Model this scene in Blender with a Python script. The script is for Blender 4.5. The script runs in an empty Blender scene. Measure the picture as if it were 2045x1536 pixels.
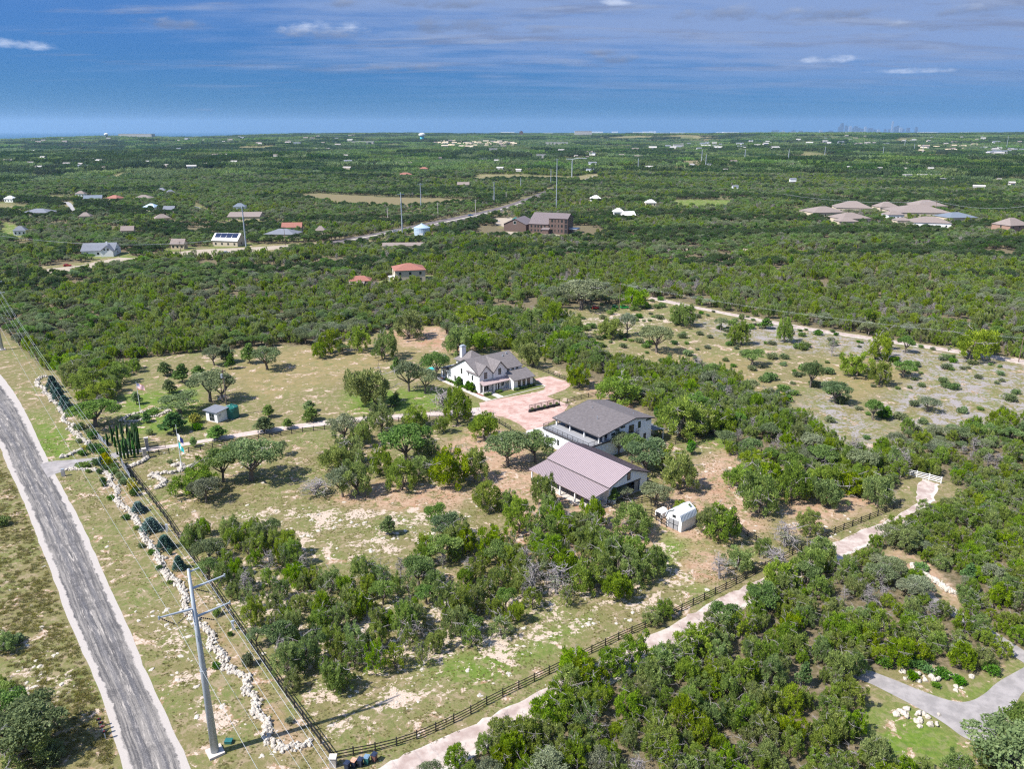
import bpy, math, random
import numpy as np
from mathutils import Vector, Matrix
from mathutils.geometry import tessellate_polygon

R = math.radians
sc = bpy.context.scene
COL = sc.collection
rnd = random.Random(7)
rng = np.random.default_rng(7)

# ---------------------------------------------------------------- camera, sky, sun, exposure
CAM_H = 75.0; FPX = 1565.0; PITCH = R(18.1); PCX, PCY = 1022.5, 768.0
cam_d = bpy.data.cameras.new('camera'); cam = bpy.data.objects.new('camera', cam_d); COL.objects.link(cam)
cam.location = (0, 0, CAM_H); cam.rotation_euler = (R(90) - PITCH, 0, 0)
cam_d.sensor_width = 36; cam_d.lens = 36 * FPX / 2045
cam_d.clip_start = 0.5; cam_d.clip_end = 90000
sc.camera = cam

SUN_EL, SHADOW_AZ = 50.0, 24.0          # shadows fall towards 24 degrees from +X
sdir = Vector((-math.cos(R(SHADOW_AZ)) * math.cos(R(SUN_EL)), -math.sin(R(SHADOW_AZ)) * math.cos(R(SUN_EL)), math.sin(R(SUN_EL))))
sun_d = bpy.data.lights.new('sun', 'SUN'); sun = bpy.data.objects.new('sun', sun_d); COL.objects.link(sun)
sun_d.energy = 4.6; sun_d.angle = R(0.5); sun_d.color = (1.0, 0.955, 0.89)
sun.rotation_euler = sdir.to_track_quat('Z', 'Y').to_euler(); sun.location = (-50, -30, 200)

sc.view_settings.view_transform = 'Standard'; sc.view_settings.look = 'None'
sc.view_settings.exposure = 0.95; sc.view_settings.gamma = 1.0
sc.render.engine = 'CYCLES'
sc.cycles.max_bounces = 5; sc.cycles.diffuse_bounces = 3; sc.cycles.glossy_bounces = 2
sc.cycles.transmission_bounces = 2; sc.cycles.volume_bounces = 0; sc.cycles.transparent_max_bounces = 6
sc.cycles.use_denoising = False; sc.cycles.filter_width = 1.25
sc.cycles.caustics_reflective = False; sc.cycles.caustics_refractive = False

world = bpy.data.worlds.new('World'); sc.world = world; world.use_nodes = True


class NT:
    """small helper for node trees"""
    def __init__(s, tree): s.t = tree; s.n = tree.nodes; s.l = tree.links
    def new(s, typ, **kw):
        n = s.n.new(typ)
        for k, v in kw.items():
            if k.startswith('_'): n.inputs[k[1:].replace('_', ' ')].default_value = v
            else: setattr(n, k, v)
        return n
    def put(s, sock, v):
        if hasattr(v, 'is_output') or isinstance(v, bpy.types.NodeSocket): s.l.new(v, sock)
        else: sock.default_value = v
    def math(s, op, a, b=0.0, c=None, clamp=False):
        n = s.n.new('ShaderNodeMath'); n.operation = op; n.use_clamp = clamp
        s.put(n.inputs[0], a); s.put(n.inputs[1], b)
        if c is not None: s.put(n.inputs[2], c)
        return n.outputs[0]
    def mix(s, f, a, b, blend='MIX'):
        n = s.n.new('ShaderNodeMix'); n.data_type = 'RGBA'; n.blend_type = blend
        s.put(n.inputs[0], f)
        for i, v in ((6, a), (7, b)):
            if isinstance(v, (tuple, list)): v = tuple(v)[:3] + (1,)
            s.put(n.inputs[i], v)
        return n.outputs[2]
    def noise(s, vec, scale, detail=3, rough=.55, out=0, dist=0.0):
        n = s.n.new('ShaderNodeTexNoise'); n.inputs['Scale'].default_value = scale
        n.inputs['Detail'].default_value = detail; n.inputs['Roughness'].default_value = rough
        n.inputs['Distortion'].default_value = dist
        if vec is not None: s.l.new(vec, n.inputs['Vector'])
        return n.outputs[out]
    def mapping(s, vec, scale=(1, 1, 1), loc=(0, 0, 0), rot=(0, 0, 0)):
        n = s.n.new('ShaderNodeMapping'); s.l.new(vec, n.inputs[0])
        n.inputs['Scale'].default_value = scale; n.inputs['Location'].default_value = loc; n.inputs['Rotation'].default_value = rot
        return n.outputs[0]
    def ramp(s, f, stops):
        n = s.n.new('ShaderNodeValToRGB'); s.put(n.inputs[0], f)
        e = n.color_ramp.elements
        while len(e) < len(stops): e.new(0.5)
        for el, (p, c) in zip(e, stops):
            el.position = p; el.color = (c, c, c, 1) if isinstance(c, (int, float)) else tuple(c)[:3] + (1,)
        return n.outputs[0]
    def attr(s, name, typ='GEOMETRY', out='Fac'):
        n = s.n.new('ShaderNodeAttribute'); n.attribute_name = name; n.attribute_type = typ
        return n.outputs[out]
    def sstep(s, v, a, b):
        n = s.n.new('ShaderNodeMapRange'); n.interpolation_type = 'SMOOTHSTEP'
        s.put(n.inputs[0], v); n.inputs[1].default_value = a; n.inputs[2].default_value = b
        return n.outputs[0]


def build_world():
    w = NT(world.node_tree); w.n.clear()
    out = w.new('ShaderNodeOutputWorld'); bg = w.new('ShaderNodeBackground')
    bg.inputs['Strength'].default_value = 0.15
    w.l.new(bg.outputs[0], out.inputs[0])
    sky = w.new('ShaderNodeTexSky'); sky.sky_type = 'NISHITA'; sky.sun_disc = False
    sky.sun_elevation = R(SUN_EL); sky.sun_rotation = math.atan2(sdir.x, sdir.y)
    sky.altitude = 300; sky.air_density = 1.0; sky.dust_density = 0.6; sky.ozone_density = 3.0
    tc = w.new('ShaderNodeTexCoord'); g = tc.outputs['Generated']
    sep = w.new('ShaderNodeSeparateXYZ'); w.l.new(g, sep.inputs[0])
    z = w.math('MAXIMUM', sep.outputs[2], 0.0)
    sv = w.new('ShaderNodeCombineXYZ'); w.l.new(sep.outputs[0], sv.inputs[0]); w.l.new(sep.outputs[1], sv.inputs[1]); w.put(sv.inputs[2], w.math('MAXIMUM', sep.outputs[2], 0.012)); w.l.new(sv.outputs[0], sky.inputs[0])
    # deep blue summer air: a smooth tint that weakens steadily towards the zenith
    k = w.sstep(z, 0.0, 0.8)
    tint = w.mix(k, (0.016, 0.106, 0.275), (0.8, 0.9, 1.0))
    base = w.mix(1.0, sky.outputs[0], tint, 'MULTIPLY')
    # cloud sheets lie on a plane overhead: direction divided by height
    zz = w.math('ADD', z, 0.07)
    comb = w.new('ShaderNodeCombineXYZ')
    w.put(comb.inputs[0], w.math('DIVIDE', sep.outputs[0], zz)); w.put(comb.inputs[1], w.math('DIVIDE', sep.outputs[1], zz))
    p = comb.outputs[0]
    streak = w.noise(w.mapping(p, (0.22, 1.1, 1), (3.2, 1.1, 0), (0, 0, R(6))), 1.0, 5, .6)
    broad = w.noise(w.mapping(p, (0.10, 0.22, 1), (8.3, 2.1, 0)), 1.0, 3, .5)
    # more veil towards +X, clear on the left as the weather moved in from there
    side = w.math('MULTIPLY_ADD', sep.outputs[0], 0.35, 0.02)
    veil = w.math('ADD', w.math('MULTIPLY', streak, 0.7), w.math('ADD', w.math('MULTIPLY', broad, .6), side))
    mott = w.noise(w.mapping(p, (1.6, 3.4, 1), (1, 5, 0)), 1.0, 6, .65)
    veil = w.math('ADD', veil, w.math('MULTIPLY', w.math('SUBTRACT', mott, .5), .42))
    veil = w.sstep(veil, 0.55, 0.92)
    veil = w.math('MULTIPLY', veil, w.sstep(z, 0.0, 0.10))
    col = w.mix(w.math('MULTIPLY', veil, 0.85), base, (.98, 1.34, 2.25))
    bank = w.noise(w.mapping(p, (.55, 1.5, 1), (4, 2, 0)), 1.0, 7, .62, dist=.3)
    bk = w.math('MULTIPLY', w.math('MULTIPLY', w.sstep(w.math('ADD', bank, w.math('MULTIPLY', sep.outputs[0], .10)), .50, .66), w.sstep(z, .015, .10)), .78)
    col = w.mix(bk, col, w.mix(w.sstep(mott, .42, .62), (.74, .90, 1.42), (1.10, 1.34, 1.98)))
    # small puffs: bank of noise cut by rows low in the sky
    puffn = w.noise(w.mapping(g, (34, 34, 95)), 1.0, 5, .6)
    AZ = []
    for (px, py, pw, ph, dark) in ((660, 66, 105, 20, .0), (700, 8, 60, 12, .5), (900, 55, 120, 22, .75), (40, 92, 52, 11, -1), (345, 50, 58, 14, .7),
                                   (1660, 119, 62, 9, -1), (1820, 142, 75, 7, -1), (800, 135, 110, 9, .6), (1820, 55, 70, 14, .2), (1440, 30, 90, 20, .5),
                                   (1230, 120, 60, 12, .55), (1075, 60, 50, 10, .6), (860, 8, 130, 13, .6), (1640, 30, 120, 18, .5), (1960, 22, 70, 16, .3), (1240, 5, 40, 8, -.5), (410, 219, 22, 4, .2), (1205, 105, 40, 8, .6)):
        u = (px - PCX) / FPX; v = (py - PCY) / FPX
        d = Vector((u, math.cos(PITCH) - v * math.sin(PITCH), -(math.sin(PITCH) + v * math.cos(PITCH)))).normalized()
        AZ.append((d, pw / FPX, ph / FPX, dark))
    for d, rw, rh, dark in AZ:
        dx = w.math('DIVIDE', w.math('SUBTRACT', sep.outputs[0], d.x), rw)
        dz = w.math('DIVIDE', w.math('SUBTRACT', sep.outputs[2], d.z), rh)
        dzb = w.math('MULTIPLY', dz, w.math('MULTIPLY_ADD', w.math('LESS_THAN', dz, 0.0), 0.8, 1.0))
        r2 = w.math('ADD', w.math('MULTIPLY', dx, dx), w.math('MULTIPLY', dzb, dzb))
        fwd = w.math('GREATER_THAN', sep.outputs[1], 0.0)
        m = w.math('SUBTRACT', 1.05, r2)
        m = w.math('ADD', m, w.math('MULTIPLY', w.math('SUBTRACT', puffn, 0.5), 4.2))
        m = w.math('MULTIPLY', w.sstep(m, 0.0, 1.9), fwd)
        lit = (2.2, 2.5, 3.2); shade = (.60, .74, 1.15)
        if dark < 0: c = w.mix(w.sstep(w.math('ADD', dz, w.math('MULTIPLY', puffn, .6)), -1.0, 0.3), (1.05, 1.5, 2.4), lit)
        elif dark == 0.0: c = w.mix(w.sstep(w.math('ADD', dz, w.math('MULTIPLY', puffn, 1.2)), 0.2, 1.5), shade, lit)
        else: c = w.mix(w.math('MULTIPLY', w.sstep(w.math('ADD', dz, w.math('MULTIPLY', puffn, 1.4)), 0.6, 1.9), 1 - dark), shade, lit)
        col = w.mix(w.math('MULTIPLY', m, 0.9 if dark < 0 else 0.85 if dark == 0 else 0.72), col, c)
    w.l.new(col, bg.inputs['Color'])


build_world()

# ---------------------------------------------------------------- picture point -> place on the ground
def ray(x, y):
    u = (x - PCX) / FPX; v = (y - PCY) / FPX
    return np.array((u, math.cos(PITCH) - v * math.sin(PITCH), -(math.sin(PITCH) + v * math.cos(PITCH))))


def vnoise(x, y, seed=0):
    x = np.asarray(x, float); y = np.asarray(y, float)
    xi = np.floor(x).astype(np.int64); yi = np.floor(y).astype(np.int64)
    fx = x - xi; fy = y - yi; fx = fx * fx * (3 - 2 * fx); fy = fy * fy * (3 - 2 * fy)
    def h(a, b):
        n = (a * 374761393 + b * 668265263 + seed * 982451653) & 0x7fffffff
        n = ((n ^ (n >> 13)) * 1274126177) & 0x7fffffff
        return ((n ^ (n >> 16)) & 0xffff) / 65535.0
    return (h(xi, yi) * (1 - fx) + h(xi + 1, yi) * fx) * (1 - fy) + (h(xi, yi + 1) * (1 - fx) + h(xi + 1, yi + 1) * fx) * fy


def fbm(x, y, seed=0, o=3):
    s = 0; a = .5
    for i in range(o):
        s = s + a * vnoise(x * 2 ** i, y * 2 ** i, seed + i); a *= .5
    return s / (1 - .5 ** o)


def sst(v, a, b):
    t = np.clip((v - a) / (b - a), 0, 1); return t * t * (3 - 2 * t)


def T(x, y):
    """height of the land"""
    x = np.asarray(x, float); y = np.asarray(y, float)
    r = np.hypot(x, y)
    s = x / np.maximum(y, .35 * r + 1e-6)
    ridge = np.interp(s, [-1.2, -.656, -.56, -.46, -.38, -.27, 0, .18, .30, .656, 1.2], [-8, -3, 9, 15, 12, 29, 30, 31, 37, 40, 40])
    ramp = sst(r, 900, 2600)
    und = (fbm(x / 900, y / 420, 3) - .5) * 62 * sst(r, 900, 1900) * (1 - sst(r, 4300, 5200) * .6)
    z = -6 * sst(r, 900, 1500) + und + ridge * sst(r, 2500, 5600) + 6 * sst(r, 900, 3000)
    back = sst(r, 6000, 7800)
    sl = np.interp(s, [-1.2, -.656, -.56, -.46, -.38, -.27, 0, .18, .30, .656, 1.2], [.0135, .0128, .0108, .0098, .0104, .0072, .0068, .0064, .0050, .0045, .0045])
    return z * (1 - back) + back * (CAM_H - sl * r - 6 * (1 - sst(r, 9000, 12000)))


def G(x, y, z=0.0):
    d = ray(x, y)
    t = (z - CAM_H) / d[2] if d[2] < -1e-5 else 1e9
    if t * math.hypot(d[0], d[1]) < 890: return (float(d[0] * t), float(d[1] * t))
    s = 850.0
    while s < 40000:
        if CAM_H + d[2] * s <= float(T(d[0] * s, d[1] * s)) + z: break
        s *= 1.004
    return (float(d[0] * s), float(d[1] * s))


def G3(x, y):
    a = G(x, y); return Vector((a[0], a[1], float(T(a[0], a[1]))))


def depth(X, Y, Z=0.0): return Y * math.cos(PITCH) - (Z - CAM_H) * math.sin(PITCH)
def mpp(x, y):
    """metres per photograph pixel at a ground point"""
    a = G(x, y); return depth(a[0], a[1]) / FPX
def ZTOP(base, py):
    """height at which an upright standing on base reaches picture row py"""
    X, Y = base[0], base[1]
    v = (py - PCY) / FPX
    # dep = Y cosp - dz sinp ; up = Y sinp + dz cosp ; -up/dep = v
    dz = -(Y * math.sin(PITCH) + v * Y * math.cos(PITCH)) / (math.cos(PITCH) - v * math.sin(PITCH))
    return CAM_H + dz


def poly_world(pts): return np.array([G(*p) for p in pts])
def inside(poly, x, y):
    """points in polygon, vectorised"""
    x = np.asarray(x); y = np.asarray(y); res = np.zeros(x.shape, bool)
    px, py = poly[:, 0], poly[:, 1]; n = len(px); j = n - 1
    m = (x >= px.min()) & (x <= px.max()) & (y >= py.min()) & (y <= py.max())
    if not m.any(): return res
    xs = x[m]; ys = y[m]; r = np.zeros(xs.shape, bool)
    for i in range(n):
        c = (py[i] > ys) != (py[j] > ys)
        if c.any():
            xx = (px[j] - px[i]) * (ys - py[i]) / (py[j] - py[i] + 1e-12) + px[i]
            r ^= c & (xs < xx)
        j = i
    res[m] = r; return res
def polydist(poly, x, y, closed=True):
    """distance to an outline"""
    d = np.full(np.shape(x), 1e9); n = len(poly)
    for i in range(n if closed else n - 1):
        a = poly[i]; b = poly[(i + 1) % n]; ab = b - a; L = ab @ ab + 1e-9
        t = np.clip(((x - a[0]) * ab[0] + (y - a[1]) * ab[1]) / L, 0, 1)
        d = np.minimum(d, np.hypot(x - a[0] - t * ab[0], y - a[1] - t * ab[1]))
    return d


# ---------------------------------------------------------------- object helpers
def tag(o, label=None, cat=None, group=None, kind=None):
    if label: o['label'] = label
    if cat: o['category'] = cat
    if group: o['group'] = group
    if kind: o['kind'] = kind
    return o
def empty(name, loc, ang=0.0, label=None, cat=None, group=None):
    o = bpy.data.objects.new(name, None); COL.objects.link(o); o.empty_display_size = .5
    o.location = loc if len(loc) == 3 else (loc[0], loc[1], 0); o.rotation_euler = (0, 0, R(ang))
    return tag(o, label, cat, group)


class MB:
    def __init__(s): s.v = []; s.f = []; s.m = []; s.mi = 0
    def face(s, pts):
        n = len(s.v); s.v += [tuple(p) for p in pts]; s.f.append(tuple(range(n, n + len(pts)))); s.m.append(s.mi); return s
    def box(s, x0, x1, y0, y1, z0, z1, M=None):
        c = [(x0, y0, z0), (x1, y0, z0), (x1, y1, z0), (x0, y1, z0), (x0, y0, z1), (x1, y0, z1), (x1, y1, z1), (x0, y1, z1)]
        if M is not None: c = [tuple(M @ Vector(p)) for p in c]
        n = len(s.v); s.v += c
        for f in ((0, 3, 2, 1), (4, 5, 6, 7), (0, 1, 5, 4), (1, 2, 6, 5), (2, 3, 7, 6), (3, 0, 4, 7)):
            s.f.append(tuple(n + i for i in f)); s.m.append(s.mi)
        return s
    def prism(s, poly, vec):
        """closed prism: polygon of 3-D points swept by vec"""
        k = len(poly); n = len(s.v); v = Vector(vec)
        s.v += [tuple(p) for p in poly] + [tuple(Vector(p) + v) for p in poly]
        s.f.append(tuple(range(n, n + k))[::-1]); s.f.append(tuple(range(n + k, n + 2 * k))); s.m += [s.mi] * 2
        for i in range(k):
            j = (i + 1) % k; s.f.append((n + i, n + j, n + k + j, n + k + i)); s.m.append(s.mi)
        return s
    def slab(s, a, b, c, d, t=.2):
        """a thin plate given by its four top corners"""
        return s.prism([a, b, c, d], (0, 0, -t))
    def tube(s, pts, rads, n=6, cap=True):
        pts = [Vector(p) for p in pts]; base = len(s.v)
        if isinstance(rads, (int, float)): rads = [rads] * len(pts)
        for i, p in enumerate(pts):
            d = (pts[min(i + 1, len(pts) - 1)] - pts[max(i - 1, 0)]).normalized()
            u = d.cross(Vector((0, 0, 1)) if abs(d.z) < .95 else Vector((1, 0, 0))).normalized(); w = d.cross(u)
            for k in range(n):
                a = 2 * math.pi * k / n; s.v.append(tuple(p + (u * math.cos(a) + w * math.sin(a)) * rads[i]))
        for i in range(len(pts) - 1):
            for k in range(n):
                a = base + i * n + k; b = base + i * n + (k + 1) % n
                s.f.append((a, b, b + n, a + n)); s.m.append(s.mi)
        if cap:
            s.f.append(tuple(base + k for k in range(n))[::-1]); s.f.append(tuple(base + (len(pts) - 1) * n + k for k in range(n))); s.m += [s.mi] * 2
        return s
    def mesh(s, name, mats, smooth=False):
        me = bpy.data.meshes.new(name); me.from_pydata(s.v, [], s.f)
        if not isinstance(mats, (list, tuple)): mats = [mats]
        for m in mats: me.materials.append(m)
        if len(mats) > 1: me.polygons.foreach_set('material_index', s.m)
        if smooth: me.polygons.foreach_set('use_smooth', [True] * len(s.f))
        me.update(); return me
    def build(s, name, mats, parent=None, smooth=False, **kw):
        return link(name, s.mesh(name, mats, smooth), parent, **kw)
def link(name, me, parent=None, loc=None, rot=None, scale=None):
    o = bpy.data.objects.new(name, me); COL.objects.link(o)
    if parent is not None: o.parent = parent
    if loc is not None: o.location = loc
    if rot is not None: o.rotation_euler = rot
    if scale is not None: o.scale = scale
    return o
def copy_tree(o, parent=None):
    c = o.copy(); COL.objects.link(c)
    if parent is not None: c.parent = parent
    for ch in list(o.children): copy_tree(ch, c)
    return c


# ---------------------------------------------------------------- materials
MATS = {}
def mat(name, color, rough=.8, metal=0.0, var=.12, scale=3.0, bump=0.0, spec=.3, fine=None):
    if name in MATS: return MATS[name]
    m = bpy.data.materials.new(name); m.use_nodes = True; MATS[name] = m
    t = NT(m.node_tree); b = m.node_tree.nodes['Principled BSDF']
    b.inputs['Roughness'].default_value = rough; b.inputs['Metallic'].default_value = metal
    b.inputs['Specular IOR Level'].default_value = spec
    tc = t.new('ShaderNodeTexCoord'); v = tc.outputs['Object']
    n = t.noise(v, scale, 4, .6)
    n2 = t.noise(v, (fine or scale * 7), 3, .6)
    f = t.math('MULTIPLY_ADD', n2, .5, t.math('MULTIPLY', n, .5))
    dark = tuple(c * (1 - var) for c in color); lite = tuple(min(1, c * (1 + var)) for c in color)
    t.l.new(t.mix(t.sstep(f, .3, .7), dark, lite), b.inputs['Base Color'])
    if bump:
        bp = t.new('ShaderNodeBump'); bp.inputs['Strength'].default_value = bump; bp.inputs['Distance'].default_value = .05
        t.l.new(n2, bp.inputs['Height']); t.l.new(bp.outputs[0], b.inputs['Normal'])
    return m


def leaf_mat(name, a, b, tip, transl=.25, objvar=.35):
    """foliage: tone varies from clump to clump, leaf to leaf and plant to plant"""
    m = bpy.data.materials.new(name); m.use_nodes = True; MATS[name] = m
    t = NT(m.node_tree); t.n.clear(); out = t.new('ShaderNodeOutputMaterial')
    at = t.attr('tone'); oi = t.new('ShaderNodeObjectInfo')
    c = t.mix(t.sstep(at, 0.0, .75), a, b)
    c = t.mix(t.sstep(at, .78, 1.0), c, tip)
    hs = t.new('ShaderNodeHueSaturation'); t.l.new(c, hs.inputs['Color'])
    r = oi.outputs['Random']
    t.put(hs.inputs['Hue'], t.math('MULTIPLY_ADD', r, .036, .484))
    t.put(hs.inputs['Value'], t.math('MULTIPLY_ADD', t.math('FRACT', t.math('MULTIPLY', r, 7.31)), objvar * 1.2, 1 - objvar * .6))
    t.put(hs.inputs['Saturation'], t.math('MULTIPLY_ADD', t.math('FRACT', t.math('MULTIPLY', r, 3.17)), .4, .78))
    d = t.new('ShaderNodeBsdfDiffuse'); tr = t.new('ShaderNodeBsdfTranslucent')
    t.l.new(hs.outputs[0], d.inputs[0]); t.l.new(hs.outputs[0], tr.inputs[0])
    mx = t.new('ShaderNodeMixShader'); mx.inputs[0].default_value = transl
    t.l.new(d.outputs[0], mx.inputs[1]); t.l.new(tr.outputs[0], mx.inputs[2]); t.l.new(mx.outputs[0], out.inputs[0])
    return m


M_JUN = leaf_mat('juniper_leaves', (.125, .180, .036), (.275, .360, .060), (.46, .53, .11), .48, .26)
M_OAK = leaf_mat('oak_leaves', (.100, .160, .048), (.205, .290, .092), (.35, .42, .17), .46)
M_GRY = leaf_mat('grey_green_leaves', (.125, .155, .075), (.24, .275, .145), (.35, .385, .24), .40)
M_BRI = leaf_mat('bright_leaves', (.055, .125, .018), (.10, .20, .032), (.18, .28, .05))
M_SPR = leaf_mat('blue_needles', (.06, .115, .095), (.11, .19, .16), (.17, .27, .22), .2)
M_CAC = leaf_mat('cactus_skin', (.035, .075, .022), (.055, .11, .035), (.10, .16, .05), 0.0)
M_YEL = leaf_mat('yellow_blossom', (.16, .2, .02), (.35, .34, .02), (.6, .5, .03))
M_GRA = leaf_mat('grass_blades', (.18, .175, .05), (.28, .255, .09), (.40, .33, .15), .3, .4)
M_BARK = mat('bark', (.14, .115, .095), .9, var=.3, scale=6)
M_DEAD = mat('bleached_wood', (.235, .21, .205), .9, var=.25, scale=5)
M_WHITE = mat('white_siding', (.76, .755, .74), .65, var=.03)
M_WHITE2 = mat('white_metal_siding', (.76, .79, .82), .5, var=.03)
M_SHING = mat('grey_shingle', (.150, .134, .132), .9, var=.28, scale=1.6, fine=9, bump=.4)
M_CHAR = mat('charcoal_shingle', (.122, .108, .108), .9, var=.3, scale=1.6, fine=9, bump=.4)
M_PMET = mat('pale_metal_roof', (.40, .315, .32), .38, .15, var=.05, scale=.7, spec=.5)
M_PRIB = mat('roof_rib_metal', (.24, .20, .205), .45, .2, var=.05)
M_BLACK = mat('black_paint', (.022, .022, .024), .55, var=.2)
M_TRIM = mat('dark_trim', (.05, .047, .05), .6, var=.1)
M_GLASS = mat('dark_glass', (.018, .028, .028), .08, 0, var=.3, scale=.6, spec=.8)
M_DECK = mat('grey_deck', (.26, .26, .27), .75, var=.08)
M_CONC = mat('pale_concrete', (.48, .44, .40), .85, var=.1, scale=.7)
M_STONE = mat('limestone', (.44, .395, .335), .9, var=.42, scale=1.6, bump=.5)
M_STEEL = mat('galvanised_steel', (.40, .44, .48), .5, .35, var=.12, scale=.8)
M_WIRE = mat('aluminium_wire', (.55, .57, .58), .4, .4, var=.05)
M_WOODP = mat('pole_timber', (.17, .12, .09), .9, var=.25)
M_BROWN = mat('brown_metal_wall', (.125, .085, .070), .6, var=.08)
M_BROWNR = mat('brown_metal_roof', (.185, .15, .145), .5, .1, var=.06, spec=.4)
M_TAN = mat('tan_stucco', (.52, .42, .29), .85, var=.08)
M_CREAM = mat('cream_stucco', (.48, .41, .31), .85, var=.08)
M_REDR = mat('red_tile', (.27, .115, .085), .85, var=.2, scale=1.2)
M_TANR = mat('tan_shingle', (.215, .175, .155), .9, var=.15, scale=.8)
M_GREYR = mat('grey_shingle_far', (.155, .165, .19), .9, var=.15, scale=.8)
M_BLUER = mat('slate_blue_shingle', (.14, .165, .20), .8, var=.12, scale=.8)
M_BRICK = mat('brown_brick', (.30, .19, .14), .9, var=.15)
M_TANK = mat('green_plastic', (.012, .12, .095), .4, var=.15, scale=.8, spec=.5)
M_SOLAR = mat('solar_cells', (.012, .018, .05), .15, .2, var=.2, spec=.8)
M_SILO = mat('silo_metal', (.48, .60, .70), .4, .35, var=.1)
M_BLUEF = mat('navy_cloth', (.018, .03, .16), .8, var=.1)
M_REDF = mat('red_cloth', (.5, .03, .04), .8, var=.1)
M_WHF = mat('white_cloth', (.8, .8, .8), .8, var=.03)
M_TEALF = mat('teal_cloth', (.03, .42, .42), .8, var=.1)
M_MULCH = mat('red_mulch', (.20, .075, .05), .95, var=.3, scale=4)
M_PINKR = mat('pink_metal_roof', (.42, .33, .32), .4, .1, var=.06, spec=.4)
M_CARRED = mat('red_vehicle_paint', (.5, .03, .02), .3, .1, var=.05, spec=.6)
M_CARGRN = mat('green_vehicle_paint', (.02, .28, .05), .3, .1, var=.05, spec=.6)
M_CARSIL = mat('silver_vehicle_paint', (.45, .5, .56), .3, .3, var=.05, spec=.6)
M_CARBLU = mat('blue_vehicle_paint', (.06, .16, .35), .3, .3, var=.05, spec=.6)
M_TYRE = mat('rubber', (.02, .02, .02), .8, var=.1)
M_POOL = mat('pool_cover', (.03, .22, .18), .3, var=.1)
M_AQUA = mat('aqua_paint', (.12, .55, .62), .5, var=.08)
M_WOODL = mat('pergola_timber', (.36, .30, .25), .8, var=.15)
M_BINB = mat('navy_plastic', (.02, .028, .055), .4, var=.15, spec=.5)
M_BINT = mat('peach_plastic', (.55, .30, .20), .5, var=.1)
M_BING = mat('teal_plastic', (.02, .12, .11), .45, var=.15, spec=.5)
M_BINS = mat('blue_grey_plastic', (.14, .22, .30), .45, var=.15, spec=.5)
M_BINR = mat('maroon_plastic', (.16, .08, .07), .45, var=.15, spec=.5)

# ---------------------------------------------------------------- the land: one sheet to the horizon
def pw(*pts): return poly_world(pts)
P_DIRT = [  # bare, reddish or tan earth
    pw((860, 905), (960, 845), (1010, 860), (1060, 905), (1085, 960), (1080, 1010), (1000, 1000), (930, 950), (870, 930)),
    pw((1060, 1000), (1100, 975), (1200, 1010), (1260, 1040), (1330, 1060), (1300, 1100), (1200, 1180), (1080, 1160), (1000, 1080)),
    pw((1340, 950), (1440, 900), (1500, 900), (1480, 960), (1540, 1060), (1400, 1090), (1300, 1060)),
    pw((1560, 990), (1740, 975), (1755, 1010), (1640, 1060), (1580, 1070)),
    pw((1380, 1090), (1470, 1110), (1440, 1170), (1340, 1160)),
    pw((640, 1000), (760, 960), (900, 965), (960, 990), (900, 1020), (760, 1020)),
    pw((1130, 740), (1240, 770), (1290, 810), (1270, 850), (1180, 790)),
    pw((770, 660), (900, 650), (960, 700), (900, 705), (800, 690)),
    pw((1770, 1090), (1850, 1110), (1930, 1180), (1900, 1230), (1800, 1150)),
    pw((245, 970), (300, 1060), (420, 1250), (560, 1440), (640, 1500), (560, 1500), (500, 1350), (400, 1210), (280, 1050), (215, 960)),
]
P_ROCK = [  # pale limestone showing through the grass
    pw((560, 1010), (900, 1020), (960, 1060), (800, 1110), (620, 1110), (520, 1060)),
    pw((600, 1360), (820, 1300), (1000, 1240), (1240, 1170), (1320, 1200), (1000, 1330), (820, 1420), (660, 1480)),
    pw((1020, 1190), (1330, 1080), (1420, 1150), (1250, 1240), (1060, 1290)),
    pw((430, 1030), (600, 1010), (620, 1060), (480, 1070)),
    pw((1480, 900), (1560, 960), (1540, 1040), (1440, 1010)),
    pw((40, 1290), (140, 1310), (160, 1420), (60, 1440)),
    pw((1080, 640), (1260, 625), (1350, 640), (1270, 660), (1130, 665)),
    pw((380, 1080), (620, 1180), (900, 1180), (1100, 1110), (1100, 1230), (800, 1340), (560, 1330), (440, 1180)),
    pw((290, 1180), (330, 1190), (400, 1350), (440, 1470), (380, 1430)),
]
P_LAV = [pw((1380, 640), (1560, 645), (1800, 690), (2100, 740), (2150, 850), (1950, 860), (1840, 880), (1760, 810), (1840, 740), (1700, 710), (1560, 700), (1430, 670)),
         pw((1570, 850), (1640, 780), (1680, 800), (1760, 860), (1740, 890), (1660, 880))]
P_LUSH = [pw((70, 830), (150, 870), (130, 935), (60, 900)), pw((1790, 1400), (2000, 1360), (2060, 1330), (1960, 1400), (1900, 1395)),
          pw((1720, 1500), (1740, 1420), (1830, 1420), (1930, 1490), (1900, 1536), (1760, 1530)),
          pw((850, 1330), (1060, 1290), (1180, 1230), (1100, 1300), (950, 1370)), pw((230, 790), (400, 770), (400, 860), (260, 870)),
          pw((1400, 880), (1440, 860), (1500, 890), (1440, 900)), pw((1290, 1040), (1400, 1070), (1400, 1110), (1320, 1120)),
          pw((690, 780), (880, 775), (960, 815), (700, 830)), pw((1430, 1190), (1330, 1150), (1300, 1110), (1340, 1100)),
          pw((1960, 1500), (2060, 1400), (2060, 1500)),
          pw((1330, 395), (1470, 398), (1460, 418), (1340, 415)), pw((0, 440), (40, 450), (50, 475), (0, 470)), pw((235, 505), (280, 510), (270, 520), (230, 518)),
          pw((400, 410), (440, 415), (440, 425), (390, 422)), pw((540, 470), (620, 475), (620, 485), (540, 486)),
          pw((700, 455), (800, 480), (900, 455), (980, 435), (970, 425), (860, 450))]
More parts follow.
